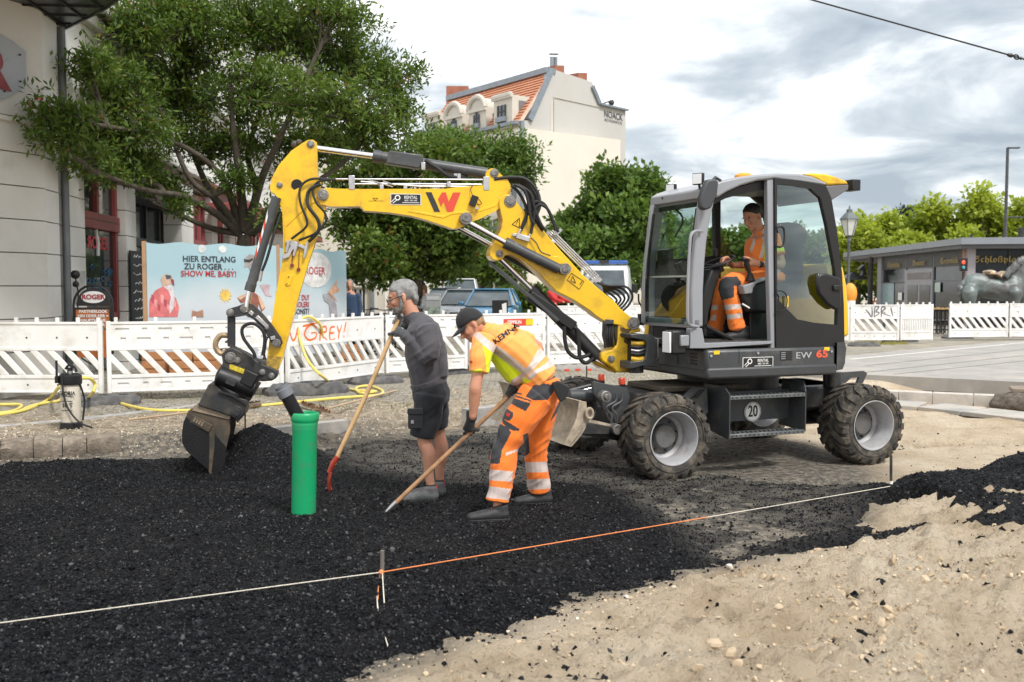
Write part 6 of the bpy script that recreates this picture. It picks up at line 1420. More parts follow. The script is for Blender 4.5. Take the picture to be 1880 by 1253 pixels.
def barrier(u0, Y0, u1, Y1, kind, label, near=True, zoff=0.0):
 a, c = pY(u0,528, Y0), pY(u1,528, Y1); ln = (V((c.x, c.y)) - V((a.x, a.y))).length; rz = math.atan2(c.y - a.y, c.x - a.x)
 t = thing('barrier', label, 'barrier', (a.x, a.y, PZ + zoff), rz, 'white plastic barriers round the site')
 Z0, Z1 = 0.115,1.095; zs0, zs1 = 0.36,0.70
 b = MB()
 b.box((0.03,0,(Z0 + Z1) / 2),(0.06,0.052, Z1 - Z0 + 0.03)); b.box((ln - 0.03,0,(Z0 + Z1) / 2),(0.06,0.052, Z1 - Z0 + 0.03))
 b.build('end_post', WPL, t, bevel=0.006, local=True) if False else None
 for xx_ in (0.03, ln - 0.03):
  q_ = MB(); q_.box((xx_, 0,(Z0 + Z1) / 2),(0.06,0.052, Z1 - Z0 + 0.03)); q_.build('end_post', WPL, t, bevel=0.006, local=True)
 pk, pl = [], []
 if kind == 'pocket':
  n = max(4, int(ln / 0.30)); w = (ln - 0.16) / n
  for k in range(n):
   x = 0.08 + w * (k + 0.5)
   for row, zc_ in enumerate((0.98,0.845)):
    if (k + row) % 2 == 0: pk.append((x - w * 0.36, x + w * 0.28, zc_ - 0.032, zc_ + 0.032))
    else: pk.append((x - 0.036, x + 0.036, zc_ - 0.034, zc_ + 0.034))
   pl.append((x - w * 0.30, x + w * 0.22,0.20,0.245) if k % 2 == 0 else (x - 0.034, x + 0.034,0.19,0.25))
 b = MB(); pocket_panel(b, 0.06, ln - 0.06,0.745,1.065,-0.012,0.03, pk); b.build('upper_panel', WPL, t, local=True)
 b = MB(); pocket_panel(b, 0.06, ln - 0.06, Z0 + 0.02,0.31,-0.012,0.03, pl); b.build('lower_panel', WPL, t, local=True)
 for z, h in ((1.082,0.034),(0.722,0.046),(0.335,0.05),(Z0 + 0.008,0.024)):
  b = MB(); b.box((ln / 2,0, z),(ln - 0.12,0.05, h)); b.build('rail', WPL, t, bevel=0.005, local=True)
 nn_ = max(5, int(ln / (0.245 if kind == 'plain' else 0.50)))
 for k in range(nn_):
  x = 0.05 + (ln - 0.10) * (k + (0.0 if kind == 'plain' else 0.15)) / (nn_ - 1) * (1 if kind == 'plain' else 0.9); b = MB(); b.box((x, 0,1.128),(0.048,0.04,0.066)); b.build('nub', WPL, t, bevel=0.006, local=True)
 if kind == 'gate':
  n = 16
  for k in range(n):
   b = MB(); b.box((0.07 + (ln - 0.14) * (k + .5) / n, 0,0.53),((ln - 0.14) / n * 0.62,0.036,0.345)); b.build('rib', WPL, t, local=True)
  b = MB(); b.box((ln / 2,0.012,0.53),(ln - 0.12,0.01,0.345)); b.build('back_sheet', WPL, t, local=True)
 else:
  pitch = 0.235; sl = 0.30; w = 0.105; n = int((ln + sl) / pitch) + 1; me = None
  joined = MB()
  for k in range(n):
   x = 0.02 + k * pitch - sl * 0.35
   P = [(x, zs1),(x + w, zs1),(x + w + sl, zs0),(x + sl, zs0)]
   def cl(P, xa, keep):
    o_ = []
    for i in range(len(P)):
     p, q_ = P[i], P[(i + 1) % len(P)]; ip, iq = keep(p[0]), keep(q_[0])
     if ip: o_.append(p)
     if ip != iq: s_ = (xa - p[0]) / (q_[0] - p[0]); o_.append((xa, p[1] + (q_[1] - p[1]) * s_))
    return o_
   P = cl(P, 0.055, lambda v_: v_ > 0.055)
   if P: P = cl(P, ln - 0.055, lambda v_: v_ < ln - 0.055)
   if len(P) < 3: continue
   b = MB() if near else joined; b.prism([(p[0], -0.022, p[1]) for p in P], (0,0.044,0))
   if near: b.build('slat', WPL, t, bevel=0.007, local=True)
  if not near: joined.build('slats', WPL, t, local=True, kind='stuff')
 # drain holes
 b = MB()
 for k in range(5):
  x = ln * (k + 0.5) / 5
  for z in ((0.88,0.22) if kind == 'plain' else ()): b.cyl((x, -0.0135, z),(x, -0.0122, z),0.014, seg=10)
 if b.v: b.build('drain_holes', BLK, t, local=True)
 b = MB(); b.box((-0.012,0,1.0),(0.03,0.03,0.03)); b.build('hinge_clip', GRY, t, bevel=0.004, local=True)
 return t, ln, a, c
def stroke(t, pts, r, m, name='graffiti', y=-0.0145):
 """a sprayed stroke lying on the panel: pts are (x, z) in the panel's plane"""
 b = MB(); P = catmull([(p[0], 0, p[1]) for p in pts], 5); n = len(P); vs = []
 for i, p in enumerate(P):
  d = (P[min(i + 1, n - 1)] - P[max(i - 1,0)]); d.y = 0; d.normalize(); s = V((-d.z, 0, d.x)); rr = r * (0.55 + 0.45 * math.sin(math.pi * min(1,(i + 1) / n * 1.1)))
  vs += [V((p.x, y, p.z)) + s * rr, V((p.x, y, p.z)) - s * rr]
 b.add(vs, [(2 * i, 2 * i + 1,2 * i + 3,2 * i + 2) for i in range(n - 1)]); return b.build(name, m, t, smooth=0, local=True)
barrier(-92,13.64,186,13.64, 'plain', 'leftmost white barrier, plain top panel, behind the pressure sprayer')
bB = barrier(193,13.64,519,14.46, 'pocket', 'white barrier with recessed rectangles right behind the bucket of the excavator')
bC = barrier(524,14.46,702,16.85, 'plain', 'white barrier with orange sprayed graffiti behind the green pipe')
barrier(707,16.85,857,17.80, 'pocket', 'white barrier behind the grey haired man')
bE = barrier(861,17.80,1000,18.6, 'plain', 'white barrier with a red and yellow sticker behind the bent worker')
barrier(1004,18.6,1140,19.5, 'plain', 'white barrier behind the excavator lift cylinder', )
barrier(985,25.5,1105,26.0, 'pocket', 'white barrier of the second row under the excavator boom', False)
barrier(1108,26.0,1215,26.4, 'pocket', 'white barrier of the second row beside the yellow engine cover', False)
bR = barrier(1562,27.3,1652,27.3, 'plain', 'white barrier with dark sprayed letters behind the dark bollard', False)
barrier(1654,27.4,1714,27.6, 'gate', 'narrow white gate panel with upright ribs left of the gap', False)
barrier(1744,28.9,1852,29.2, 'plain', 'white barrier standing in front of the bronze horse rump', False)
barrier(1855,29.2,1960,29.3, 'pocket', 'rightmost white barrier at the edge of the picture', False)
barrier(1470,27.2,1559,27.3, 'plain', 'white barrier mostly hidden behind the rear of the excavator', False)
t = bC[0]; ln = bC[1]
def gx(u): return (u - 524) / (702 - 524) * ln
def gz(v, u): return 1.065 - (v - (590 - 12 * (u - 524) / 178)) / (1800 / (14.46 + (u - 524) / 178 * 2.39))
for pts in ([(528,604),(533,622),(538,618),(542,600),(545,612)], [(574,600),(566,594),(557,600),(553,612),(560,622),(571,618),(573,609),(564,609)], [(579,624),(580,600)], [(579,600),(589,597),(590,606),(581,610),(592,622)],
   [(606,597),(598,600),(597,621),(607,619)], [(597,609),(605,608)], [(610,595),(614,606),(619,593)], [(614,606),(612,622)], [(550,597),(575,590)], [(627,588),(623,607)], [(622,614),(623,616)]):
 stroke(t, [(gx(u), gz(v, u)) for u, v in pts], 0.017, GRAF_O)
t = bR[0]; ln = bR[1]
for pts in ([(1590,566),(1597,574),(1601,583)], [(1601,583),(1602,572),(1601,561)], [(1606,580),(1607,562),(1614,561),(1609,569),(1615,572),(1606,579)], [(1619,580),(1619,562),(1626,563),(1620,571),(1636,578)], [(1636,562),(1640,578)]):
 stroke(t, [((u - 1562) / 90 * ln, 1.065 - (v - 559) / 65.9) for u, v in pts], 0.020, GRAF_G)
t = bE[0]; b = MB(); b.box((1.02,-0.016,0.93),(0.62,0.003,0.13)); stk = b.build('sticker', REDP, t, local=True)
b = MB(); b.box((1.27,-0.018,0.93),(0.16,0.002,0.11)); b.build('sticker_field', YPR, stk, local=True)
M0 = ROOTM[t.name]; W_ = lambda x, y, z: M0 @ V((x, y, z))
text('ZEPPELIN', 0.085, WHT, W_(0.94,-0.019,0.93), M0.to_3x3() @ V((1,0,0)),(0,0,1), parent=stk, bold=0.002, sx=0.85)
t = bB[0];
for xk in (1.62,):
 b = MB(); b.box((xk, -0.025,0.665),(0.34,0.012,0.062)); pl_ = b.build('maker_badge', BLKP, t, bevel=0.006, local=True)
 for k in range(4): b = MB(); b.tube([V((xk - 0.12 + 0.075 * k + 0.024 * math.cos(a),-0.0325,0.665 + 0.02 * math.sin(a))) for a in np.linspace(0.9,5.4,8)], 0.004,4); b.build('badge_ring', WHT, pl_, local=True)
M0 = ROOTM[t.name]
for xk in (2.12,): text('STP', 0.10, WHT, M0 @ V((xk, -0.027,0.60)), M0.to_3x3() @ V((1,0,-0.25)),(0,0,1), parent=t, bold=0.003)
def foot(u, v, rz, label, s=1.0, m=None, refl=False):
 p = pZ(u, v, PZ); t = thing('ballast_block', label, 'ballast block', (p.x, p.y, PZ - 0.01), rz, 'rubber feet under the barriers')
 b = MB(); L_, W2, H_ = 0.82 * s, 0.40 * s, 0.115 * s; vs = []
 for z, k in ((0,1.0),(0.05 * s, 1.0),(H_, 0.80)):
  for x, y in ((-.5,-.32),(-.40,-.5),(.40,-.5),(.5,-.32),(.5,.32),(.40,.5),(-.40,.5),(-.5,.32)): vs.append((x * L_ * k, y * W2 * k, z))
 b.add(vs, [tuple(range(7,-1,-1))] + [(8 * i + j, 8 * i + (j + 1) % 8,8 * i + 8 + (j + 1) % 8,8 * i + 8 + j) for i in range(2) for j in range(8)] + [tuple(range(16,24))])
 o = b.build('block', m or FOOTM, t, bevel=0.012, local=True)
 for x in (-0.22,0.0,0.22):
  b = MB(); b.box((x * s, 0, H_ + 0.002),(0.10 * s, 0.07 * s, 0.008)); b.build('slot', BLK, o, local=True)
 if refl:
  for x in (-0.22,0,0.22): b = MB(); b.box((x, -W2 / 2 - 0.002,0.03),(0.10,0.01,0.04)); b.build('reflector', REDP, o, local=True)
foot(190,742,0.3, 'dark rubber foot at the junction behind the sprayer', 1.15); foot(562,722,0.5, 'large dark foot with slots beside the green pipe', 1.5)
foot(690,704,0.6, 'grey foot under the post left of the grey haired man', 1.1); foot(842,686,0.5, 'dark foot between the two workers', 1.2)
foot(1055,680,0.25, 'pale foot with red reflectors right of the bent worker', 1.0, mat('pale_rubber', (0.30,0.28,0.26),0.85, var=0.2), True)
foot(1655,628,0.1, 'dark foot at the gate panel left of the gap', 1.1); foot(1758,622,0.05, 'dark foot at the left end of the barrier by the horse', 1.1); foot(1865,619,0.05, 'dark foot under the rightmost barrier joint', 1.2); foot(1586,636,0.1, 'dark foot beside the excavator counterweight', 1.0)
foot(172,745,1.2, 'small dark foot lying under the yellow hose', 0.7)
# kerbs
KST = mat('rough_granite', (0.20,0.165,0.13),0.9, var=0.35, vs=9, dirt=(0.42,0.36,0.28), dirt_amt=0.5, ds=5, bump=0.8, bs=35, bdist=0.02)
KFL = mat('flat_granite', (0.33,0.32,0.31),0.85, var=0.2, vs=6, dirt=(0.50,0.45,0.38), dirt_amt=0.55, ds=3, bump=0.3, bs=60)
CON = mat('pale_concrete', (0.52,0.48,0.43),0.9, var=0.12, vs=4, dirt=(0.30,0.27,0.24), dirt_amt=0.5, ds=3, bump=0.3, bs=50)
def kerbrow(label_kind, pts, n, w, h, m, z, rough=0.0, name='kerb'):
 o = bpy.data.objects.new(name, None); C.objects.link(o); o['kind'] = 'structure'; ROOTM[o.name] = Matrix(); r0 = random.Random(n)
 P = [pZ(u, v, z) for u, v in pts]; tot = sum((P[i + 1] - P[i]).length for i in range(len(P) - 1)); s = 0; marks = [0]
 for k in range(n): marks.append(marks[-1] + r0.uniform(0.75,1.25))
 marks = [x / marks[-1] * tot for x in marks]
 def at(d):
  for i in range(len(P) - 1):
   l_ = (P[i + 1] - P[i]).length
   if d <= l_ or i == len(P) - 2: return P[i] + (P[i + 1] - P[i]) * (d / l_)
   d -= l_
 for k in range(n):
  a, c = at(marks[k] + 0.004), at(marks[k + 1] - 0.004); b = MB(); d = (c - a); side = V((-d.y, d.x, 0)).normalized(); nx_ = max(2, int(d.length / 0.05)) if rough else 1
  sec = [(0,-h),(0,0),(w, 0),(w, -h)] if not rough else [(0.03,-h),(-0.01,-h * 0.6),(-0.015,-h * 0.3),(0.0,-0.03),(0.025,0),(w * .5,0.006),(w, 0),(w, -h)]
  vs = []
  for i in range(nx_ + 1):
   e = 0.02 if rough and i in (0, nx_) else 0
   for x, y in sec: vs.append(a + d * (i / nx_) + side * (x + e + (r0.uniform(-1,1) * rough if y > -h else 0)) + V((0,0, y - e * .6 + (r0.uniform(-1,1) * rough * 0.7 if y > -h else 0))))
  m_ = len(sec); b.add(vs, [(i * m_ + j, i * m_ + (j + 1) % m_, (i + 1) * m_ + (j + 1) % m_, (i + 1) * m_ + j) for i in range(nx_) for j in range(m_)] + [tuple(range(m_ - 1,-1,-1)), tuple(nx_ * m_ + j for j in range(m_))])
  b.build('kerb_stone', m, o, bevel=0 if rough else 0.008, smooth=50)
 return o
kerbrow('', [(-150,820),(0,812),(110,806),(222,800)], 6,0.24,0.24, KST, 0.19,0.026)
kerbrow('', [(-60,786),(60,778),(180,766),(300,752),(372,743)], 6,0.14,0.10, KFL, 0.185,0.0)
kerbrow('', [(498,786),(560,780),(640,771)], 2,0.13,0.16, KFL, 0.20,0.0)
kerbrow('', [(862,752),(905,747),(985,738)], 2,0.16,0.24, KFL, 0.24,0.0)
kerbrow('', [(1585,716),(1648,719),(1720,722),(1855,728)], 4,0.22,0.20, CON, 0.17,0.0)
kerbrow('', [(1590,741),(1700,748),(1960,778)], 4,0.7,0.06, mat('grey_slab', (0.34,0.33,0.31),0.9, var=0.2, vs=3, dirt=(0.52,0.45,0.35), dirt_amt=0.6, ds=2),0.055,0.0)
# the finished carriageway on the right: a slab with a real edge
RZ = 0.25
b = MB(); near_ = [pZ(u, v, RZ) for u, v in ((1480,684),(1620,690),(1740,695),(1880,702),(2300,722))]; far_ = [pZ(u, v, RZ) for u, v in ((2300,598),(1880,625),(1740,636),(1590,650),(1480,660))]
b.prism(near_ + far_, V((0,0,-0.22))); ROADM = mat('old_asphalt', (0.30,0.285,0.265),0.9, var=0.10, vs=3, dirt=(0.44,0.40,0.35), dirt_amt=0.55, ds=1.2, bump=0.3, bs=70)
road = b.build('road', ROADM, None, smooth=0); road['kind'] = 'structure'
for (a, c, w, m, zz_) in (((1560,660.5),(1960,622),0.10, mat('road_line', (0.66,0.64,0.60),0.8, var=0.15, vs=6),0.004),((1590,684),(1960,645),0.022, GRYD, 0.003),((1640,688),(1960,655),0.022, GRYD, 0.003),((1590,672),(1960,634),0.03, mat('tar_joint', (0.12,0.115,0.11),0.8),0.003)):
 b = MB(); A_, B_ = pZ(*a, RZ), pZ(*c, RZ); d = (B_ - A_).normalized(); s = V((-d.y, d.x, 0)) * w / 2; e = V((0,0, zz_)); b.add([A_ - s + e, B_ - s + e, B_ + s + e, A_ + s + e], [(0,1,2,3)]); o = b.build('road_joint', m, None, smooth=0); o['kind'] = 'structure'
b = MB(); b.prism([pZ(u, v, 0.30) for u, v in ((1852,709),(1960,704),(1990,720),(1858,714))], V((0,0,-0.05))); o = b.build('steel_plate', mat('rusty_plate', (0.28,0.22,0.17),0.7,0.3, var=0.3), None, bevel=0.006); tag(o, 'rusty steel plate lying over a dug edge at the right border', 'steel plate')
b = MB(); b.ball(pZ(1885,742,0.08),(0.5,0.35,0.17),12,8); o = fuse(b, 'dug_earth', [mat('dug_earth', (0.11,0.09,0.07),0.95, var=0.5, vs=14, bump=0.8, bs=30, bdist=0.02)], None, 0.03,1,0.05,7); tag(o, 'dark dug earth under the steel plate at the right border', 'earth')
# green pipe and corrugated tube
GRN = mat('green_pvc', (0.008,0.33,0.125),0.38, var=0.05, vs=4, dirt=(0.07,0.20,0.12), dirt_amt=0.42, ds=9, bump=0.04, bs=40)
pb = pZ(557,953,0.06); YP = pb.y; sc = YP / F; r_ = 22.5 * sc
tp = thing('pipe', 'upright green plastic drain pipe with collar sticking out of the asphalt', 'pipe', (pb.x, pb.y, 0))
zt_p = pY(560,757, YP).z; ztop_ = lambda v: pY(560, v, YP).z; lean = V((0.004,0,1))
o0 = V((pb.x, pb.y, 0)); x_off = (pY(560,760, YP).x - pb.x) / zt_p; lean = V((x_off, 0,1))
b = MB(); b.lathe([(r_ * 0.94,-0.05),(r_, -0.05),(r_, ztop_(792)),(r_ * 1.02, ztop_(790)),(r_ * 1.04, ztop_(783)),(r_ * 1.04, ztop_(775)),(r_ * 1.13, ztop_(772)),(r_ * 1.15, ztop_(768)),(r_ * 1.15, ztop_(761)),(r_ * 1.12, ztop_(758)),(r_ * 1.05, ztop_(757)),(r_ * 1.02, ztop_(758)),(r_ * 1.0, ztop_(772)),(r_ * 0.94, ztop_(790)),(r_ * 0.94,-0.05)], o0, lean, 48)
b.build('pipe_body', GRN, tp, smooth=45)
b = MB(); b.lathe([(r_ * 1.045, ztop_(782)),(r_ * 1.055, ztop_(780)),(r_ * 1.055, ztop_(777)),(r_ * 1.045, ztop_(775))], o0, lean, 48); b.build('collar_ring', GRN, tp)
ct = thing('corrugated_tube', 'black corrugated tube with grey collar leaning out of the green pipe', 'tube', tuple(pY(556,800, YP)))
A_, B_ = pY(566,800, YP), pY(516,708, YP - 0.05); d = (B_ - A_); b = MB(); prof = []; L_ = d.length; n = 34
for k in range(n): z = L_ * 0.80 * k / n; prof += [(0.044, z),(0.050, z + L_ * .8 / n * 0.3),(0.050, z + L_ * .8 / n * 0.6),(0.044, z + L_ * .8 / n * .9)]
b.lathe(prof, A_, d, 24); b.build('ribs', RUB, ct, smooth=50)
b = MB(); b.lathe([(0.050, L_ * .78),(0.056, L_ * .79),(0.056, L_ * .93),(0.050, L_ * .94),(0.052, L_),(0.044, L_),(0.044, L_ * .8)], A_, d, 24); b.build('collar', mat('grey_collar', (0.16,0.17,0.19),0.4, var=0.1), ct)
# sprayer
ps = pZ(131,787, PZ); ys = ps.y; sp = thing('sprayer', 'pressure sprayer with cream tank, black cap and hose standing on the sandy verge', 'sprayer', (ps.x, ps.y, PZ)); k_ = ys / F
cz = lambda v: pY(131, v, ys).z; rr = 17.5 * k_
b = MB(); b.lathe([(0.001, cz(786)),(rr * .95, cz(786)),(rr, cz(782)),(rr, cz(712)),(rr * .9, cz(704)),(0.001, cz(702))], V((ps.x, ps.y, 0)),(0,0,1),32); tk = b.build('tank', mat('cream_tank', (0.58,0.53,0.44),0.5, var=0.1, vs=6, dirt=(0.30,0.25,0.2), dirt_amt=0.4, ds=9), sp)
b = MB(); b.lathe([(0.001, cz(685)),(rr * .8, cz(686)),(rr * 1.16, cz(690)),(rr * 1.18, cz(702)),(rr * 1.12, cz(706)),(rr * .9, cz(706))], V((ps.x, ps.y, 0)),(0,0,1),32); b.build('cap', BLK, sp)
b = MB(); b.lathe([(rr * 1.02, cz(789)),(rr * 1.12, cz(788)),(rr * 1.12, cz(776)),(rr * 1.02, cz(774))], V((ps.x, ps.y, 0)),(0,0,1),32); b.build('base', BLK, sp)
b = MB(); b.cyl((ps.x, ps.y, cz(686)),(ps.x, ps.y, cz(675)),0.03); b.tube(catmull([(ps.x - 0.05, ys, cz(678)),(ps.x - 0.01, ys, cz(671)),(ps.x + 0.05, ys, cz(674)),(ps.x + 0.075, ys, cz(683))]),0.014,8); b.build('pump_handle', BLK, sp)
b = MB(); b.cyl((ps.x + 0.025, ys - .05, cz(686)),(ps.x + 0.025, ys - .05, cz(681)),0.018); b.build('valve', ZNC, sp)
b = MB(); x0_ = pY(112,700, ys).x; b.cyl((x0_, ys - .1, cz(700)),(x0_, ys - .1, cz(661)),0.013); b.cyl((x0_, ys - .1, cz(702)),(x0_ + .0, ys - .1, cz(690)),0.022); b.build('spray_wand', BLK, sp)
b = MB(); b.tube(catmull([pY(114,685, ys - .12), pY(116,720, ys - .13), pY(125,750, ys - .14), pY(145,775, ys - .14), pY(170,786, ys - .12)], 6),0.011,8); b.build('spray_hose', RUB, sp)
b = MB(); b.tube(catmull([pY(146,703, ys), pY(155,735, ys + .02), pY(152,772, ys)], 6),0.012,6); b.build('strap', BLK, sp)
text('GLORIA', 0.062, BLKP, (ps.x + 0.006, ys - rr - 0.003, cz(721)),(1,0,0),(0,0,1), parent=tk, bold=0.001, sx=0.86)
text('10 T', 0.066, BLKP, (ps.x + 0.01, ys - rr - 0.003, cz(743)),(1,0,0),(0,0,1), parent=tk, bold=0.001)
for v_, w_ in ((726,.15),(735,.17),(752,.15)): b = MB(); b.box((ps.x, ys - rr * .97 - 0.001, cz(v_)),(w_ * .8,0.006,0.006)); b.build('label_line', BLKP, tk)
# yellow hose
YH = mat('yellow_hose', (0.74,0.60,0.14),0.45, var=0.06, vs=8)
hz_ = lambda u, v, z=0.19: pZ(u, v, z)
b = MB(); pts = [hz_(-40,768), hz_(0,762), hz_(50,752), hz_(90,733), pY(108,712,11.8), pY(130,700,12.0), pY(160,694,12.0), pY(174,705,12.2), pY(170,722,12.2), hz_(160,732), hz_(165,731), hz_(205,737), hz_(270,752), hz_(345,754), hz_(420,750), hz_(500,743), hz_(600,733), hz_(650,729), hz_(694,726), hz_(702,718), hz_(680,709), hz_(655,712), hz_(662,722), hz_(690,719), hz_(655,717), hz_(620,709)]
Pm = lambda u, v, Y: pY(u, v, Y)
pts += [Pm(590,690,14.3), Pm(565,662,14.6), Pm(551,625,14.7), Pm(546,600,14.72), Pm(553,586,14.8), Pm(568,582,14.9), Pm(584,592,15.05), Pm(591,606,15.2), Pm(592,625,15.3)]
b.tube(catmull(pts, 7),0.021,8); o = b.build('hose', YH, None); tag(o, 'long yellow water hose winding over the verge and up the barrier with graffiti', 'hose')
b = MB(); b.tube(catmull([hz_(-60,742), hz_(0,743), hz_(35,743), hz_(38,748), hz_(20,756), hz_(-10,760), hz_(30,757), hz_(60,745), hz_(105,737), hz_(112,734), hz_(150,730)], 7),0.020,8); o = b.build('hose', YH, None); tag(o, 'looped end of yellow hose lying at the left border behind the sprayer', 'hose')
# brooms, rods, string line
def broom(h0, h1, hd, hr, label, col, hw=0.44):
 t = thing('broom', label, 'broom', tuple(hz_(*h0,0.2))); b = MB(); b.cyl(hz_(*h0,0.30), hz_(*h1,0.19),0.013, seg=8); b.build('handle', mat('grey_wood', (0.46,0.34,0.22),0.7, var=0.2), t)
 a, c = hz_(*hd, 0.22), hz_(*hr, 0.22); b = MB(); b.beam(a, c, 0.05,0.05); b.build('head', mat('grey_wood', (0.46,0.34,0.22)), t, bevel=0.005)
 b = MB(); d = (c - a); r1 = random.Random(5)
 for k in range(520):
  p = a + d * r1.random() + V((0,0,0.01)); q = V((r1.uniform(-.4,.4),-1 + r1.uniform(-.5,.5), r1.uniform(-.5,.7))).normalized() * 0.085
  s = V((0.004,0,0.003)); b.add([p - s, p + s, p + q], [(0,1,2)])
 b.build('bristles', col, t, kind='stuff')
broom((603,750),(728,717),(556,741),(606,756), 'broom with red brown bristles lying behind the green pipe', mat('red_bristles', (0.20,0.045,0.03),0.8, var=0.3, vs=30))
broom((350,757),(238,771),(455,745),(478,741), 'old broom with grey bristles lying behind the excavator bucket', mat('grey_bristles', (0.13,0.11,0.10),0.8, var=0.3, vs=30))
def rod(u, v0, v1, Y, r, label, m=GRYD, white=False):
 p = pY(u, v1, Y); t = thing('marking_rod', label, 'rod', tuple(p)); b = MB(); b.cyl(p - V((0,0,0.05)), pY(u, v0, Y), r, seg=8); b.build('rod', m, t)
 if white: z = pY(u, (v0 + v1) / 2 + 14, Y); b = MB(); b.cyl(z - V((0,0,.012)), z + V((0,0,.012)), r * 1.15); b.build('paint_mark', WHT, t)
 return t
rod(450,745,802,10.3,0.009, 'thin iron rod standing right of the excavator bucket'); rod(1077,672,712,14.6,0.010, 'thin black rod standing on the setts behind the dozer blade')
yS = 5.33; sk = pY(701,1092, yS)
t = thing('stake', 'short wooden stake with knotted string in front of the asphalt heap', 'stake', tuple(sk))
b = MB(); b.cyl(sk - V((0,0,.1)), pY(702,1013, yS),0.0115, seg=8); b.cyl(pY(702,1013, yS), pY(702,1011, yS),0.0125, seg=8); b.build('rod', mat('stake_wood', (0.16,0.14,0.12),0.8, var=0.3), t)
STW = mat('white_string', (0.72,0.66,0.55),0.8, var=0.1, vs=30); STO = mat('orange_string', (0.80,0.25,0.08),0.7, var=0.1)
b = MB(); kn = pY(700,1051, yS - 0.012); b.ball(kn, 0.015,8,6); b.build('knot', STO, t)
for pts, m in (([(700,1052),(693,1075),(693,1110),(700,1145),(712,1186)], STW),([(698,1052),(695,1068),(694,1100)], STO),([(702,1053),(704,1085),(706,1115)], STW)):
 gp_ = []
 for u, v in pts:
  q_ = pY(u, v, yS - 0.02)
  if v > 1080:
   for _ in range(4): q_ = pZ(u, v, zt(q_.x, q_.y) + 0.035)
  gp_.append(q_)
 b = MB(); b.tube(catmull(gp_, 5),0.0028,5); b.build('string_end', m, t)
fr_ = pY(1636,893,7.75); rod(1636,836,908,7.75,0.0115, 'dark iron rod with a white mark holding the far end of the string line', GRYD, True)
mid_ = kn.lerp(fr_, 0.55); L0 = pY(-60,1152,4.50)
b = MB(); b.tube([L0, kn], 0.0026,5); o = b.build('string_line', STW, None); tag(o, 'thin white string running left from the stake to the picture border', 'string')
b = MB(); b.tube([kn, mid_], 0.0032,5); lo = b.build('string_line', STO, None); tag(lo, 'orange and white marking string stretched right over the asphalt to the far rod', 'string')
b = MB(); b.tube([mid_, fr_], 0.0026,5); b.build('string_tail', STW, lo)
# bollard with dry grass
pbz = pZ(1622,632, PZ); t = thing('bollard', 'dark slim bollard with a small white mark in front of the sprayed barrier', 'bollard', (pbz.x, pbz.y, PZ))
b = MB(); zt_b = pY(1622,570, pbz.y).z; b.cyl((pbz.x, pbz.y, PZ - .05),(pbz.x, pbz.y, zt_b),0.042); b.build('post', GRY, t, bevel=0.006)
b = MB(); b.box((pbz.x + 0.03, pbz.y - 0.03, PZ + .65),(0.03,0.03,0.035)); b.build('reflector', WHT, t)
def tuft(u, v, n, rad, h, label, m, seed=1, z=PZ):
 p = pZ(u, v, z); r1 = random.Random(seed); b = MB()
 for k in range(n):
  a, rr_ = r1.uniform(0,6.28), rad * math.sqrt(r1.random()); q = V((p.x + rr_ * math.cos(a), p.y + rr_ * math.sin(a) * .6, z - 0.01)); l_ = V((r1.uniform(-.5,.5), r1.uniform(-.5,.5),1)) * h * r1.uniform(.4,1); s = V((0.006,0,0)); b.add([q - s, q + s, q + l_], [(0,1,2)])
 o = b.build('grass_tuft', m, None, kind='stuff'); return tag(o, label, 'grass')
DG = mat('dry_grass', (0.30,0.27,0.07),0.9, var=0.5, vs=30); GG = mat('verge_grass', (0.10,0.15,0.035),0.9, var=0.5, vs=30)
tuft(1618,632,600,0.75,0.14, 'yellowish dry grass at the foot of the bollard', DG); tuft(330,722,260,1.6,0.06, 'sparse weeds along the foot of the barriers on the left', GG, 2); tuft(640,745,160,0.9,0.05, 'few green weeds on the gravel behind the green pipe', GG, 3); tuft(1120,690,500,2.0,0.05, 'weeds growing between setts behind the dozer blade', DG, 4)
# wooden planters behind the barriers
OW = mat('orange_wood', (0.48,0.22,0.09),0.6, var=0.2, vs=5)
for u, l in ((268, 'wooden planter seen through the slats left of the bucket'),(318, 'second wooden planter right behind the recessed barrier'),(362, 'third wooden planter behind the barrier nearest the bucket'),(628, 'wooden planter behind the graffiti barrier')):
 p = pY(u + 20,700,15.6 if u < 600 else 17.6); t = thing('planter', l, 'planter', (p.x, p.y, PZ));
 for k in range(4): b = MB(); b.box((p.x, p.y - 0.14, PZ + 0.08 + 0.14 * k),(0.36,0.02,0.125)); b.build('plank', OW, t, bevel=0.003)
 b = MB(); b.box((p.x, p.y, PZ + 0.28),(0.34,0.25,0.52)); b.build('box', OW, t)
#  CORNER BUILDING ON THE LEFT
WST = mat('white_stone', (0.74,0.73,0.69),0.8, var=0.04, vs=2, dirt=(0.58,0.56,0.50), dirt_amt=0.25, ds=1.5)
GST = mat('grey_shaded_stone', (0.58,0.56,0.51),0.85, var=0.05, vs=2, dirt=(0.40,0.38,0.33), dirt_amt=0.3, ds=1.2)  # front wall's weaker light is put into this greyer colour; facade moulding shares it
REDF = mat('red_frame', (0.30,0.065,0.065),0.45, var=0.08)
DKF = mat('anthracite_frame', (0.035,0.037,0.04),0.5, var=0.1)
ZPIPE = mat('zinc_pipe', (0.15,0.16,0.165),0.5,0.3, var=0.15)
def pane_mat(name, col, rough=0.06, spec=0.6): return mat(name, col, rough, var=0.5, vs=1.3, spec=spec)
WIN = pane_mat('window_pane', (0.03,0.04,0.042)); WINB = pane_mat('window_pane_blue', (0.07,0.09,0.10))
A0 = pY(84,528,14.6); A0.z = 0
d2 = V((-0.09,1,0)).normalized(); n2 = V((1,0.09,0)).normalized(); d1 = V((0.46,1,0)).normalized(); n1 = V((d1.y, -d1.x, 0))
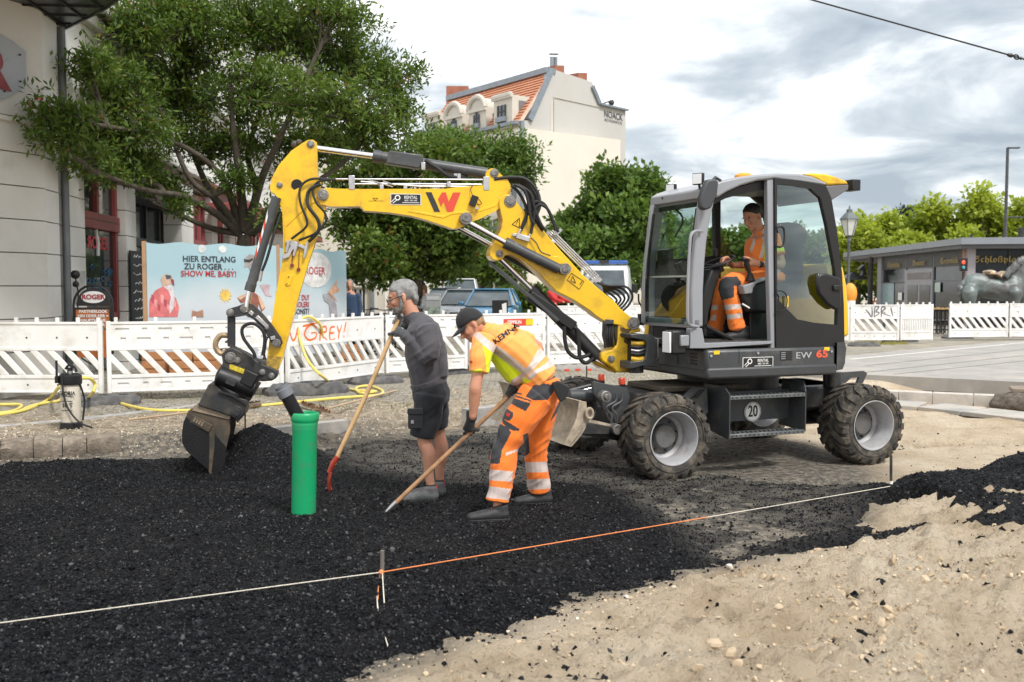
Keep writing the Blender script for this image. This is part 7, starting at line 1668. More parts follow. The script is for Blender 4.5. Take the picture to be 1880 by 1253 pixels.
bld = thing('corner_building', 'white stone pub building with red window frames behind the big tree on the left', 'building', (A0.x, A0.y, 0))
def Fp(t, o, z): return A0 + d2 * t + n2 * o + V((0,0, z))
def Gp(s, o, z): return A0 - d1 * s + n1 * o + V((0,0, z))
def fbox(name, t0, t1, o0, o1, z0, z1, m, parent=bld, P=Fp, bevel=0.0, **k):
 b = MB(); c = [P(t, o, z) for t in (t0, t1) for o in (o0, o1) for z in (z0, z1)]
 b.add(c, [(0,1,3,2),(4,6,7,5),(0,4,5,1),(2,3,7,6),(0,2,6,4),(1,5,7,3)]); return b.build(name, m, parent, smooth=0, bevel=bevel, **k)
def ft(u, o=0.0):
 k = (u - 940) / F; x0, y0 = A0.x + n2.x * o, A0.y + n2.y * o; return (x0 - k * y0) / (k * d2.y - d2.x)
fbox('facade_core', 0.0,44,-6,-0.62,0,12.6, WST); fbox('upper_facade', 0.30,44,-0.60,0.0,4.62,12.6, WST)
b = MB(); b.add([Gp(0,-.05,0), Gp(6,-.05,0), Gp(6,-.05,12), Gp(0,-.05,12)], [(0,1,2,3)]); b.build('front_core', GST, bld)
ch = 0.478; zs_ = [1.77 + ch * k for k in range(-4,6)]
zs_ = [0.1] + [z for z in zs_ if z > 0.3]
for k in range(len(zs_) - 1):
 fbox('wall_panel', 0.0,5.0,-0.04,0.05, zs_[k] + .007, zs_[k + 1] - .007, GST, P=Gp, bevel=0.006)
 fbox('wall_panel', 0.02,0.62,-0.3,0.0, zs_[k] + .007, zs_[k + 1] - .007, WST, bevel=0.006)
 for u0, u1, o in ((128,160,0.0),(235,253,0.0),(337,358,0.0),(392,402,0),(424,434,0),(448,458,0)):
  t0, t1 = ft(u0), ft(u1); fbox('wall_panel', t0, t1,-0.42, o + (0.10 if u0 == 12 else 0), zs_[k] + .007, zs_[k + 1] - .007, WST, bevel=0.006)
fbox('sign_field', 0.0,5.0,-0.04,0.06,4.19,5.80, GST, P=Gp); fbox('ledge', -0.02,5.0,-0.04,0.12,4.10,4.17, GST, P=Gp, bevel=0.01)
fbox('corner_field', 0.02,0.62,-0.3,0.01,4.10,5.80, WST)
fbox('cornice', 0.62,44,-0.02,0.16,4.44,4.60, WST, bevel=0.02); fbox('lintel', ft(160),44,-0.36,-0.05,4.15,4.46, mat('brown_lintel', (0.20,0.15,0.125),0.8))
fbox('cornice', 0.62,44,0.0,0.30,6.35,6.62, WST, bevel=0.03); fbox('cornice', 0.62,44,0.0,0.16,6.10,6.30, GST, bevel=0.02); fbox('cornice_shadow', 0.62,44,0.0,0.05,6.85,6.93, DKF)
fbox('roof_edge', 0,44,-0.4,0.45,12.6,12.9, GRYD)
b = MB(); b.cyl(Fp(0.75,0.05,0.1), Fp(0.75,0.05,5.75),0.058, seg=16); b.cyl(Fp(0.75,0.05,5.3), Fp(0.75,0.05,5.36),0.068, seg=16); b.build('downpipe', ZPIPE, bld)
b = MB(); b.tube(catmull([Fp(0.85,0.12,2.0), Fp(0.9,0.16,1.6), Fp(0.86,0.12,1.1), Fp(0.9,0.14,0.7), Fp(1.3,0.2,0.5)], 5),0.012,6); b.ball(Fp(0.82,0.15,1.95),0.07); b.ball(Fp(0.86,0.14,1.8),0.05); b.build('loose_cable', BLK, bld)
fbox('notice_plate', ft(134), ft(157),0.001,0.012,1.48,2.02, mat('notice_grey', (0.42,0.42,0.40),0.6, var=0.3, vs=8))
def window(t0, t1, z0, z1, m, fr=0.09, parent=bld, mull=(0.5,), trans=None, pane=WIN, depth=-0.22):
 w = fbox('window', t0, t1, depth - 0.02, depth - 0.012, z0, z1, pane, parent)
 for a, c, e, f_ in ((t0, t1, z0, z0 + fr),(t0, t1, z1 - fr, z1),(t0, t0 + fr, z0, z1),(t1 - fr, t1, z0, z1)): fbox('frame', a, c, depth - 0.03, depth + 0.05, e, f_, m, w, bevel=0.006)
 for q in mull: fbox('mullion', t0 + (t1 - t0) * q - fr * .45, t0 + (t1 - t0) * q + fr * .45, depth - 0.03, depth + 0.06, z0 if trans is None else trans, z1, m, w, bevel=0.006)
 return w
t0, t1 = ft(160), ft(235) - .01
w = window(t0, t1,1.15,4.16, REDF, 0.13, mull=(0.5,), trans=3.0, depth=-0.20)
fbox('transom', t0, t1,-0.23,-0.11,2.78,3.06, REDF, w, bevel=0.01); fbox('transom_line', t0, t1,-0.115,-0.106,2.93,2.94, DKF, w)
pl = lambda u, v, o=-0.195: pP(u, v, Fp(0, o, 0), n2)
text('ROGER', 0.30, mat('sign_red', (0.62,0.05,0.06),0.5, var=0),(pl(181,448)), d2,(0,0,1), parent=w, bold=0.006, sx=1.15)
b = MB(); b.tube(catmull([pl(177,418,-.18), pl(178,435,-.18), pl(180,450,-.18), pl(180,470,-.18)], 4), [0.02] * 4 + [0.035] * 5 + [0.03] * 4,6); b.build('pin_up_figure', WHT, w)
b = MB(); r1 = random.Random(4)
for k in range(26):
 t_, z_ = r1.uniform(0.25,0.95) * (t1 - t0) * 0.9 + t0 + 0.1, r1.uniform(1.35,2.15); b.tube([Fp(t_ + 0.10 * math.cos(a) * (1 - a / 9),-0.20, z_ + 0.07 * math.sin(a) * (1 - a / 9)) for a in np.linspace(0,6,9)], 0.010,4)
b.build('window_artwork', mat('swirl_blue', (0.05,0.16,0.30),0.5, var=0.7, vs=9), w, kind='stuff')
fbox('brown_hill_print', t0 + .15, t1 - .3,-0.205,-0.195,1.2,1.48, mat('hill_brown', (0.20,0.15,0.08),0.6, var=0.6, vs=6), w)
# chalkboard, entrance and far windows
cbd = fbox('chalkboard', ft(236), ft(257),0.03,0.06,0.75,2.45, mat('chalkboard', (0.028,0.03,0.034),0.7, var=0.2)); r1 = random.Random(9)
b = MB()
for k in range(9):
 z_ = 2.35 - 0.17 * k; t_ = ft(238) + r1.uniform(0.05,0.2); P_ = [Fp(t_ + 0.065 * i, 0.064, z_ + r1.uniform(-.03,.03)) for i in range(int(r1.uniform(7,14)))]; b.tube(P_, 0.007,4)
b.build('chalk_writing', WHT, cbd, kind='stuff')
for k, (u0, u1) in enumerate(((256,335),)):
 t0, t1 = ft(u0), ft(u1); w = window(t0, t1,0.2,3.95, DKF, 0.12, mull=(0.33,0.66), pane=WIN, depth=-0.5)
 fbox('transom', t0, t1,-0.55,-0.40,2.62,2.80, DKF, w, bevel=0.01); fbox('awning_box', t0 - .1, t1 + .1,-0.40,0.12,3.5,3.95, DKF, bevel=0.02)
for u0, u1 in ((360,391),(403,423),(435,447),(459,480),(486,500)):
 t0, t1 = ft(u0), ft(u1); w = window(t0, t1,1.0,4.1, REDF, 0.14, mull=(0.35,0.7), trans=2.9); fbox('transom', t0, t1,-0.25,-0.12,2.75,2.95, REDF, w)
for k in range(9):
 t_ = 6.0 + k * 4.1
 for z0, z1 in ((7.1,9.0),(9.9,11.8)):
  window(t_, t_ + 1.5, z0, z1, WST, 0.14, pane=WINB, depth=0.02)
for k in range(4):
 t_ = 11 + k * 7.0; fbox('awning', t_, t_ + 4.5,0.0,1.1,3.75,3.95, mat('red_awning', (0.28,0.07,0.06),0.8, var=0.1), bevel=0.02)
b = MB(); b.box(Fp(ft(283),0.35,3.62),(0.20,0.24,0.20)); b.build('facade_lamp', BLK, bld)
# canopy soffit with cross beams
CZ = 5.80; cz_ = lambda u, v: pZ(u, v, CZ)
cpts = [cz_(-60,8), cz_(0,22),(cz_(80,38)), cz_(109,58), cz_(192,17), cz_(232,-12), cz_(330,-90), cz_(60,-160), cz_(-200,-100)]
SOF = mat('soffit_dark', (0.030,0.032,0.036),0.35, var=0.1)
b = MB(); b.prism([V((p.x, p.y, CZ)) for p in cpts], V((0,0,0.35))); can = b.build('canopy', SOF, bld, smooth=0)
cpoly = [(p.x, p.y) for p in cpts]
def clip_rib(p, d, w, h):
 ts = np.linspace(-7,7,281); xs_, ys_ = p.x + d.x * ts, p.y + d.y * ts; k = np.where(sdpoly(xs_, ys_, cpoly) > 0.02)[0]
 if len(k) < 4: return
 b = MB(); b.beam(V((xs_[k[0]], ys_[k[0]], p.z)), V((xs_[k[-1]], ys_[k[-1]], p.z)), w, h); b.build('soffit_rib', mat('rib_black', (0.008,0.008,0.009),0.6), can)
pr0 = V((cpts[3].x, cpts[3].y, CZ - 0.012))
for k in range(-9,9):
 clip_rib(pr0 + n2 * 0.45 * k + n2 * 0.2, d2,0.03,0.024); clip_rib(pr0 - d2 * 0.50 * k + V((0,0,.001)), n2,0.03,0.022)
b = MB()
for i in range(3,6): a, c = cpts[i], cpts[i + 1]; b.beam(V((a.x, a.y, CZ + .17)), V((c.x, c.y, CZ + .17)),0.03,0.38)
b.build('canopy_edge', GRY, can)
# shield with a red letter
gl_ = lambda u, v, o=0.10: pP(u, v, Gp(0, o, 0), n1)
b = MB(); b.prism([gl_(u, v) for u, v in ((-60,60),(0,63),(22,76),(46,96),(47,156),(38,166),(0,184),(-60,190))], n1 * 0.02); shd = b.build('shield', mat('shield_grey', (0.30,0.31,0.32),0.3, var=0.06), bld, smooth=0)
text('R', 0.72, mat('dark_red', (0.20,0.012,0.015),0.4, var=0.05), gl_(-12,129,0.128),-d1 * -1,(0,0,1), parent=shd, bold=0.03, ext=0.01)
for u, v in ((36,101),(37,150),(8,168)): b = MB(); p = gl_(u, v, 0.125); b.cyl(p, p + n1 * 0.02,0.014); b.build('standoff', DKF, shd)
b = MB(); b.box(gl_(71,197,0.16),(0.17,0.15,0.18)); al = b.build('alarm_box', mat('alarm_white', (0.55,0.54,0.50),0.6), bld, bevel=0.01)
b = MB(); b.box(gl_(71,183,0.16),(0.10,0.09,0.07)); b.build('red_beacon', mat('red_lens', (0.55,0.05,0.02)), al, bevel=0.01)
# arched pavement sign
ps_ = pY(171,590,14.75); t = thing('pavement_sign', 'black arched pavement sign with orange menu board in front of the pub window', 'sign', (ps_.x, ps_.y, PZ)); YS = 14.75
sg = lambda u, v, dy=0: pY(u, v, YS + dy)
arc = [sg(135,650)] + [sg(171 - 36 * math.cos(a),560 - 36 * math.sin(a)) for a in np.linspace(0, math.pi, 15)] + [sg(207,650)]
b = MB(); b.tube(arc, 0.018,8); b.build('arch_frame', BLK, t)
b = MB(); b.prism([sg(140,562), *[sg(171 - 31 * math.cos(a),560 - 31 * math.sin(a)) for a in np.linspace(0.1, math.pi - 0.1,12)], sg(202,562)], V((0,0.03,0))); b.build('arch_panel', BLK, t, smooth=0)
b = MB(); b.prism([sg(171 + 22 * math.cos(a),546 + 11 * math.sin(a),-0.012) for a in np.linspace(0,2 * math.pi, 25)[:-1]], V((0,0.006,0))); b.build('oval', WHT, t, smooth=0)
text('ROGER', 0.10, mat('sign_red_dark', (0.35,0.02,0.03),0.5, var=0), sg(171,546,-0.018),(1,0,0),(0,0,1), parent=t, bold=0.003, sx=1.05)
b = MB(); b.box(sg(171,610,0.0),(0.56,0.03,0.74)); b.build('menu_frame', BLK, t)
b = MB(); b.box(sg(171,613,-0.018),(0.50,0.008,0.72)); mb_ = b.build('menu_board', mat('menu_orange', (0.42,0.12,0.03),0.6, var=0.3, vs=5), t)
for i, s_ in enumerate(('PARTNERLOOK', 'HIN ODER HER =', 'HAUPTSACHE', 'VON ROGER')): text(s_, 0.060, WHT, sg(171,572.5 + 8.2 * i, -0.025),(1,0,0),(0,0,1), parent=mb_, bold=0.0015)
# banners
cbn = crop(240,380,4.476)
def banner(u0, Y0, u1, Y1, zt0, label, name='banner'):
 a, c = pY(u0,528, Y0), pY(u1,528, Y1); t = thing(name, label, 'banner', (a.x, a.y, PZ)); d = V((c.x - a.x, c.y - a.y, 0)); ln = d.length; d.normalize(); n_ = V((d.y, -d.x, 0))
 b = MB(); nx_, nz_ = 24,10; vs = []
 for j in range(nz_ + 1):
  for i in range(nx_ + 1):
   s_ = i / nx_; z = 0.5 + (zt0 - 0.5) * j / nz_ - (0.02 * math.sin(math.pi * s_ * 6) if j == nz_ else 0); w_ = 0.004 * math.sin(s_ * 19 + j * .9) * math.sin(math.pi * s_)
   p = V((a.x, a.y, 0)) + d * ln * s_ + n_ * w_; vs.append((p.x, p.y, z))
 b.add(vs, [(j * (nx_ + 1) + i, j * (nx_ + 1) + i + 1,(j + 1) * (nx_ + 1) + i + 1,(j + 1) * (nx_ + 1) + i) for j in range(nz_) for i in range(nx_)])
 m = MATS.get('banner_sky')
 if not m:
  m = bpy.data.materials.new('banner_sky'); m.use_nodes = True; nt = m.node_tree; bs_ = nt.nodes['Principled BSDF']; bs_.inputs['Roughness'].default_value = 0.5
  tcn = nt.nodes.new('ShaderNodeTexCoord'); sx_ = nt.nodes.new('ShaderNodeSeparateXYZ'); nt.links.new(tcn.outputs['Object'], sx_.inputs[0])
  f_ = fmath(nt, 'ADD', fmath(nt, 'MULTIPLY', sx_.outputs[2], 0.45), fmath(nt, 'MULTIPLY', noise(nt, tcn.outputs['Object'], 1.6,4),0.35))
  nt.links.new(ramp(nt, f_, [(0.30,(0.46,0.48,0.53)),(0.75,(0.55,0.60,0.63)),(1.12,(0.34,0.50,0.55))]), bs_.inputs['Base Color']); MATS['banner_sky'] = m
 o = b.build('canvas', m, t, smooth=60)
 return t, o, d, n_, (lambda u, v, off=0.02: pP(u, v, V((a.x, a.y, 0)) + n_ * off, n_)), a, c
t, cv, d, n_, bp_, a, c = banner(270,16.0,508,17.4,2.48, 'light blue printed banner with dark and red lettering and a pink flamingo')
for u in (267,511):
 b = MB(); p = bp_(u, 560,-0.03); b.box((p.x, p.y, 1.32),(0.06,0.06,2.36)); b.build('wood_post', mat('post_wood', (0.50,0.30,0.17),0.7, var=0.15), t)
LB = mat('letter_dark', (0.03,0.035,0.045),0.6, var=0); LR = mat('letter_red', (0.42,0.03,0.04),0.6, var=0)
for s_, v_, m_, u_, sx_ in (('HIER ENTLANG', 433, LB, 649,1.0),('ZU ROGER . . .', 494, LB, 645,1.0),('SHOW ME, BABY!', 553, LR, 645,1.0)):
 p = bp_(*cbn(u_, v_),0.009); text(s_, 0.138, m_, p, d, (0,0,1), parent=cv, bold=0.0022, sx=0.90 if v_ > 500 else 0.97, ext=0.0005)
def printp(name, pts, col, parent, bp, off=0.02, conv=cbn):
 b = MB(); b.prism([bp(*conv(x, y), off * 0.35) for x, y in pts], V((0,0.001,0))); return b.build(name, mat('print_' + name + '_%d' % int(col[0] * 100), col, 0.6, var=0.25, vs=9), parent, smooth=0)
printp('flamingo_body', [(150,905),(155,760),(200,690),(262,655),(330,690),(375,760),(398,830),(385,905)], (0.60,0.16,0.16), cv, bp_, 0.020)
printp('flamingo_neck', [(262,650),(300,630),(345,660),(362,740),(350,840),(320,880),(318,800),(330,740),(310,690)], (0.66,0.60,0.62), cv, bp_, 0.024)
printp('flamingo_head', [(246,600),(262,565),(300,552),(340,572),(345,620),(300,655),(262,650)], (0.50,0.34,0.26), cv, bp_, 0.026)
printp('flamingo_beak', [(330,590),(355,600),(358,650),(345,640),(330,615)], (0.25,0.04,0.06), cv, bp_, 0.028); printp('sunglasses', [(285,560),(330,565),(328,592),(292,596)], (0.06,0.08,0.10), cv, bp_, 0.029)
for k in range(8): printp('feather_patch', [(170 + 26 * k, 720 + (k % 3) * 40),(195 + 26 * k, 730 + (k % 3) * 40),(188 + 26 * k, 800 + (k % 3) * 30),(168 + 26 * k, 780 + (k % 3) * 30)], (0.72,0.30,0.30) if k % 2 else (0.42,0.07,0.10), cv, bp_, 0.0235)
sun_pts = [(778 + (56 if k % 2 == 0 else 32) * math.cos(math.pi * k / 12),728 + (66 if k % 2 == 0 else 38) * math.sin(math.pi * k / 12)) for k in range(24)]
printp('sun', sun_pts, (0.80,0.52,0.10), cv, bp_, 0.022)
for cx, cy, r0_ in ((586,345,34),(754,348,32)): printp('spot', [(cx + r0_ * math.cos(q), cy + r0_ * math.sin(q)) for q in np.linspace(0,6.28,17)[:-1]], (0.64,0.66,0.66), cv, bp_, 0.022)
printp('figure_torso', [(880,750),(950,715),(1010,700),(1050,730),(1105,830),(1075,865),(1050,800),(1035,905),(960,905),(965,780),(905,790)], (0.28,0.10,0.07), cv, bp_, 0.022)
printp('figure_arm', [(875,745),(945,712),(950,735),(900,765)], (0.62,0.40,0.26), cv, bp_, 0.024); printp('figure_arm', [(1040,720),(1065,740),(1105,820),(1080,850)], (0.62,0.44,0.22), cv, bp_, 0.024)
printp('figure_head', [(930,430),(975,390),(1018,400),(1015,460),(985,530),(965,490),(930,500),(940,460)], (0.30,0.27,0.26), cv, bp_, 0.024); printp('sunglasses', [(930,430),(975,435),(1000,420),(1005,440),(975,460),(935,455)], (0.03,0.03,0.03), cv, bp_, 0.026)
printp('pink_shape', [(1060,640),(1150,640),(1130,700),(1160,740),(1110,730)], (0.50,0.36,0.38), cv, bp_, 0.022)
printp('small_dog', [(500,905),(505,850),(545,862),(595,845),(598,905)], (0.40,0.22,0.15), cv, bp_, 0.022)
t, cv, d, n_, bp_, a, c = banner(513,17.5,636,19.6,2.46, 'grey blue banner with a white disc and pub lettering behind the excavator stick')
printp('white_disc', [(1520 + 130 * math.cos(q),520 + 145 * math.sin(q)) for q in np.linspace(0,6.28,33)[:-1]], (0.66,0.65,0.63), cv, bp_, 0.020)
text('ROGER', 0.20, LR, bp_(*cbn(1515,530),0.009), d, (0,0,1), parent=cv, ext=0.0005, bold=0.003, sx=1.05); text('PUB', 0.06, LB, bp_(*cbn(1560,570),0.009), d, (0,0,1), parent=cv, ext=0.0005)
for i, (s_, m_) in enumerate((('IST DU?', LR),('HOLERI', LR),('SONST?', LB))): text(s_, 0.14, m_, bp_(*cbn(1408,748 + 57 * i),0.009), d, (0,0,1), parent=cv, ext=0.0005, bold=0.002)
printp('orange_splash', [(1640,680),(1700,600),(1690,650),(1720,690),(1660,720),(1700,780),(1640,740),(1620,700)], (0.64,0.36,0.22), cv, bp_, 0.022)
printp('bird_shape', [(1580,720),(1640,710),(1690,800),(1700,905),(1640,905),(1630,800),(1590,770)], (0.34,0.32,0.34), cv, bp_, 0.022)
#  GABLED HOUSE
cn = crop(740,80,3.686)
PLA = mat('beige_render', (0.485,0.47,0.44),0.9, var=0.04, vs=0.25, dirt=(0.46,0.43,0.38), dirt_amt=0.4, ds=0.4, bump=0.15, bs=6)
CRM = mat('cream_render', (0.66,0.615,0.53),0.85, var=0.04, vs=0.6); STN = mat('stone_trim', (0.56,0.525,0.46),0.85, var=0.05)
ROOF = mat('orange_tiles', (0.52,0.215,0.115),0.8, var=0.12, vs=1.2); TILG = mat('tile_gap', (0.66,0.50,0.40),0.8, var=0.1); ZINC = mat('zinc_sheet', (0.22,0.25,0.28),0.45,0.3, var=0.15); CHM = mat('chimney_brick', (0.30,0.115,0.07),0.9, var=0.2, vs=3)
YC = 60.0; C0 = pY(960,528, YC); C0.z = 0; dg = V((0.85,1,0)).normalized(); df = V((-0.74,1,0)).normalized(); ng = V((dg.y, -dg.x, 0)); nf = V((-df.y, df.x, 0))
if nf.y > 0: nf = -nf
hs = thing('gabled_house', 'tall beige house with orange mansard roof and a blank gable with dark lettering', 'building', tuple(C0))
gp = lambda u, v, off=0.0: pP(u, v, C0 + ng * off, ng)
fp = lambda u, v, off=0.0: pP(u, v, C0 + nf * off, nf)
gab = [cn(810,520), cn(850,522), cn(1000,182), cn(1030,180), cn(1280,262), cn(1330,412), cn(1506,453)]
G3 = [gp(*p) for p in gab]; base0 = V((G3[0].x, G3[0].y, 0)); G3[0] = V((C0.x, C0.y, G3[0].z)); baseN = V((G3[-1].x, G3[-1].y, 0))
b = MB(); b.prism([V((C0.x, C0.y, 0))] + G3 + [baseN], -ng * 0.5 if ng.y < 0 else ng * 0.5); b.build('gable_wall', PLA, hs, smooth=0)
def facep(u, zt): return None
# facade length from its left end in the photo
p_l = fp(778,300); Lf = (V((p_l.x, p_l.y, 0)) - C0).length; ze = gp(*cn(850,522)).z; z_e = fp(*cn(800,530)).z
def H(s, o, z): return C0 + df * s + nf * o + V((0,0, z))
def hbox(name, s0, s1, o0, o1, z0, z1, m, parent=hs, bevel=0.0):
 b = MB(); c_ = [H(s, o, z) for s in (s0, s1) for o in (o0, o1) for z in (z0, z1)]; b.add(c_, [(0,1,3,2),(4,6,7,5),(0,4,5,1),(2,3,7,6),(0,2,6,4),(1,5,7,3)]); return b.build(name, m, parent, smooth=0, bevel=bevel)
eave = z_e
hbox('facade', 0.0, Lf, -8,0.0,0, eave - 0.4, CRM); hbox('eave_cornice', 0, Lf, 0,0.5, eave - 1.0, eave - 0.55, STN, bevel=0.03); hbox('gutter', 0, Lf, 0.0,0.65, eave - 0.2, eave, ZINC); hbox('string_course', 0, Lf, 0,0.25, eave - 1.6, eave - 1.35, ZINC)
hbox('attic_band', 0, Lf, -0.1,0.30, eave - 0.55, eave - 0.2, CRM)
ridge = gp(*cn(1000,183)); Er = H(0,0.3, eave);
tl = 0
rl = pP(*cn(268,402), ridge, nf); Lr = (rl - ridge).dot(df)
b = MB(); b.prism([Er, H(Lf, 0.3, eave), ridge + df * min(Lr, Lf), ridge], V((0,0,-0.4))); rf = b.build('mansard_roof', TILG, hs, smooth=0)
n = 17
for k in range(n):
 t0, t1 = k / n, (k + 0.80) / n; A1, A2 = Er.lerp(ridge, t0), Er.lerp(ridge, t1); B1, B2 = H(Lf, .3, eave).lerp(ridge + df * min(Lr, Lf), t0), H(Lf, .3, eave).lerp(ridge + df * min(Lr, Lf), t1)
 b = MB(); b.prism([A1 + nf * .12, B1 + nf * .12, B2 + nf * .05, A2 + nf * .05], -nf * 0.1); b.build('tile_course', ROOF, rf, smooth=0)
b = MB(); b.beam(ridge, ridge + df * min(Lr, Lf),0.8,0.35); b.build('ridge_flashing', ZINC, hs)
b = MB()
G4 = [gp(*p, 0.0) for p in (cn(852,520), cn(1000,182))]; b.beam(G4[0], G4[1], 0.35,0.35, df); b.build('verge_flashing', ZINC, hs)
b = MB(); G4 = [gp(*p) for p in (cn(1275,290), cn(1325,408))]; b.beam(G4[0], G4[1], 0.25,0.35, df); b.build('verge_flashing', ZINC, hs)
b = MB(); G4 = [gp(*p) for p in (cn(1325,413), cn(1508,454))]; b.beam(G4[0], G4[1], 0.5,0.12); b.build('wall_coping', ZINC, hs)
for (x0, x1, y0, y1, off) in ((1030,1092,150,205,-0.4),(1186,1246,200,258,-0.4)):
 pa, pb_ = gp(*cn(x0, y1), off), gp(*cn(x1, y1), off); h_ = (y1 - y0) / 3.686 * pa.y / F; b = MB(); b.prism([pa, pb_, pb_ + V((0,0, h_)), pa + V((0,0, h_))], -ng * 1.2 if ng.y < 0 else ng * 1.2); ch_ = b.build('chimney', CHM, hs, smooth=0)
 if x0 == 1030:
  for k in (-0.2,0.2): b = MB(); q_ = pa.lerp(pb_, 0.5 + k) - ng * 0.5; b.cyl(q_ + V((0,0, h_)), q_ + V((0,0, h_ + 0.6)),0.13); b.cyl(q_ + V((0,0, h_ + .75)), q_ + V((0,0, h_ + 0.8)),0.2); b.build('chimney_pot', ZINC, ch_)
pa = pP(*cn(370,370), ridge - nf * 1, nf); b = MB(); b.box(pa, (1.6,1.2,1.5)); b.build('chimney', CHM, hs)
# dormers
def dormer(x0, x1, y0, y1, arched, wx0, wx1, wy0, wy1):
 off = 0.35; P = lambda x, y, o=off: fp(*cn(x, y), o); c0_, c1_ = P(x0, y1), P(x1, y1); zt_ = P((x0 + x1) / 2, y0).z; s0, s1 = (c0_ - C0).dot(df),(c1_ - C0).dot(df); s0, s1 = min(s0, s1), max(s0, s1); zb = eave - 0.3; sm = (s0 + s1) / 2; w_ = s1 - s0
 zs = zt_ - (0.42 * w_ if arched else 0.0)
 b = MB(); sec = [(s0, zb),(s0, zs)] + ([(sm - w_ / 2 * math.cos(a), zs + 0.40 * w_ * math.sin(a)) for a in np.linspace(0.15, math.pi - 0.15,9)] if arched else []) + [(s1, zs),(s1, zb)]
 b.prism([H(s, off, z) for s, z in sec], nf * -3.2); dm = b.build('dormer', STN, hs, smooth=0)
 hbox('dormer_cheek', s0 - 0.03, s0,-2.6, off - 0.5, zb, zs - 0.3, mat('zinc_cheek', (0.20,0.19,0.20),0.5,0.3, var=0.2, vs=3), dm)
 # pediment moulding
 sec2 = [(s, z) for s, z in sec[1:-1]]; b = MB(); b.tube([H(s, off + 0.08, z + 0.04) for s, z in sec2], 0.16,6); b.build('pediment', STN, dm)
 hbox('moulding', s0 - 0.1, s1 + 0.1, off, off + 0.16, zs - 0.16, zs + 0.06, STN, dm)
 pw = [P(wx0, wy1), P(wx1, wy1)]; w0, w1 = sorted([(p - C0).dot(df) for p in pw]); wz0, wz1 = P(wx0, wy1).z, P((wx0 + wx1) / 2, wy0).z; wm = (w0 + w1) / 2; ww = w1 - w0
 secw = [(w0, wz0),(w0, wz1 - (ww * .45 if arched else 0))] + ([(wm - ww / 2 * math.cos(a), wz1 - ww * .45 + ww * .45 * math.sin(a)) for a in np.linspace(0.2, math.pi - 0.2,7)] if arched else []) + [(w1, wz1 - (ww * .45 if arched else 0)),(w1, wz0)]
 b = MB(); b.prism([H(s, off + 0.02, z) for s, z in secw], nf * 0.02); wn_ = b.build('window', WINB, dm, smooth=0)
 for s in (w0, wm, w1): hbox('frame', s - 0.05, s + 0.05, off + 0.03, off + 0.08, wz0, wz1 - (ww * .3 if arched and s != wm else 0), DKF, wn_)
 hbox('frame', w0, w1, off + 0.03, off + 0.08, wz0 + (wz1 - wz0) * .6, wz0 + (wz1 - wz0) * .6 + .09, DKF, wn_); hbox('sill_rail', w0 - .1, w1 + .1, off + 0.05, off + 0.20, wz0 + 0.05, wz0 + 0.35, ZINC, wn_)
dormer(615,738,362,552, False, 645,695,420,545); dormer(447,562,362,592, True, 484,517,468,585); dormer(292,402,408,600, True, 331,361,508,590); dormer(150,252,484,620, False, 176,214,540,610)
for row, zc_ in enumerate((eave - 3.6, eave - 6.8, eave - 10.0)):
 n = 6
 for k in range(n):
  s = Lf * (k + 0.6) / n; w = hbox('window', s - .55, s + .55,0.01,0.04, zc_ - 1.0, zc_ + 1.0, WINB); hbox('frame', s - .04, s + .04,0.05,0.09, zc_ - 1, zc_ + 1, CRM, w); hbox('surround', s - .75, s + .75,0.04,0.20, zc_ + 1.02, zc_ + 1.25, STN, w)
hbox('shop_band', 0, Lf, 0.0,0.3,4.4,4.8, STN);
for k in range(6):
 s = Lf * (k + 0.5) / 6; w = hbox('shop_window', s - 1.3, s + 1.3,0.01,0.05,0.3,4.0, mat('brown_shop', (0.09,0.05,0.035),0.3, var=0.3, vs=2)); hbox('mullion', s - .08, s + .08,0.06,0.14,0.3,4.0, mat('brown_wood_frame', (0.14,0.06,0.035),0.6), w)
b = MB(); pa = gp(*cn(808,520),-0.1); b.cyl(V((C0.x, C0.y, 0)) + nf * .15 + ng * .1, V((C0.x, C0.y, eave)) + nf * .15 + ng * .1,0.13); b.build('downpipe', ZINC, hs)
sc_n = gp(*cn(1425,495),0.02 if ng.y < 0 else -0.02); onn = ng if ng.y < 0 else -ng
def gl2(x, y): return pP(*cn(x, y), C0 + onn * 0.03, ng)
w_ = (gl2(1485,500) - gl2(1362,480)).length; text('NOACK', 0.62, mat('letter_anthracite', (0.05,0.055,0.065),0.7, var=0), gl2(1424,491), dg, (0,0,1), parent=hs, sx=w_ / (0.62 * 3.55), bold=0.006)
text('RECHTSANWÄLTE', 0.27, mat('letter_anthracite', (0.05,0.055,0.065)), gl2(1424,530), dg, (0,0,1), parent=hs, sx=w_ / (0.27 * 8.7))
b = MB(); q_ = gp(*cn(1340,412)); q2 = gp(*cn(1420,385)); b.tube([q_, q2], 0.05,5); b.ball(gp(*cn(1410,402)),0.2); b.build('roof_antenna', DKF, hs)
for pts in ([(1020,365),(1020,1100)], [(1020,365),(1500,470)], [(930,740),(1500,830)]):
 b = MB(); b.tube([pP(*cn(*p), C0 + onn * 0.02, ng) for p in pts], 0.05,4); b.build('render_seam', mat('seam', (0.44,0.41,0.36),0.9), hs)
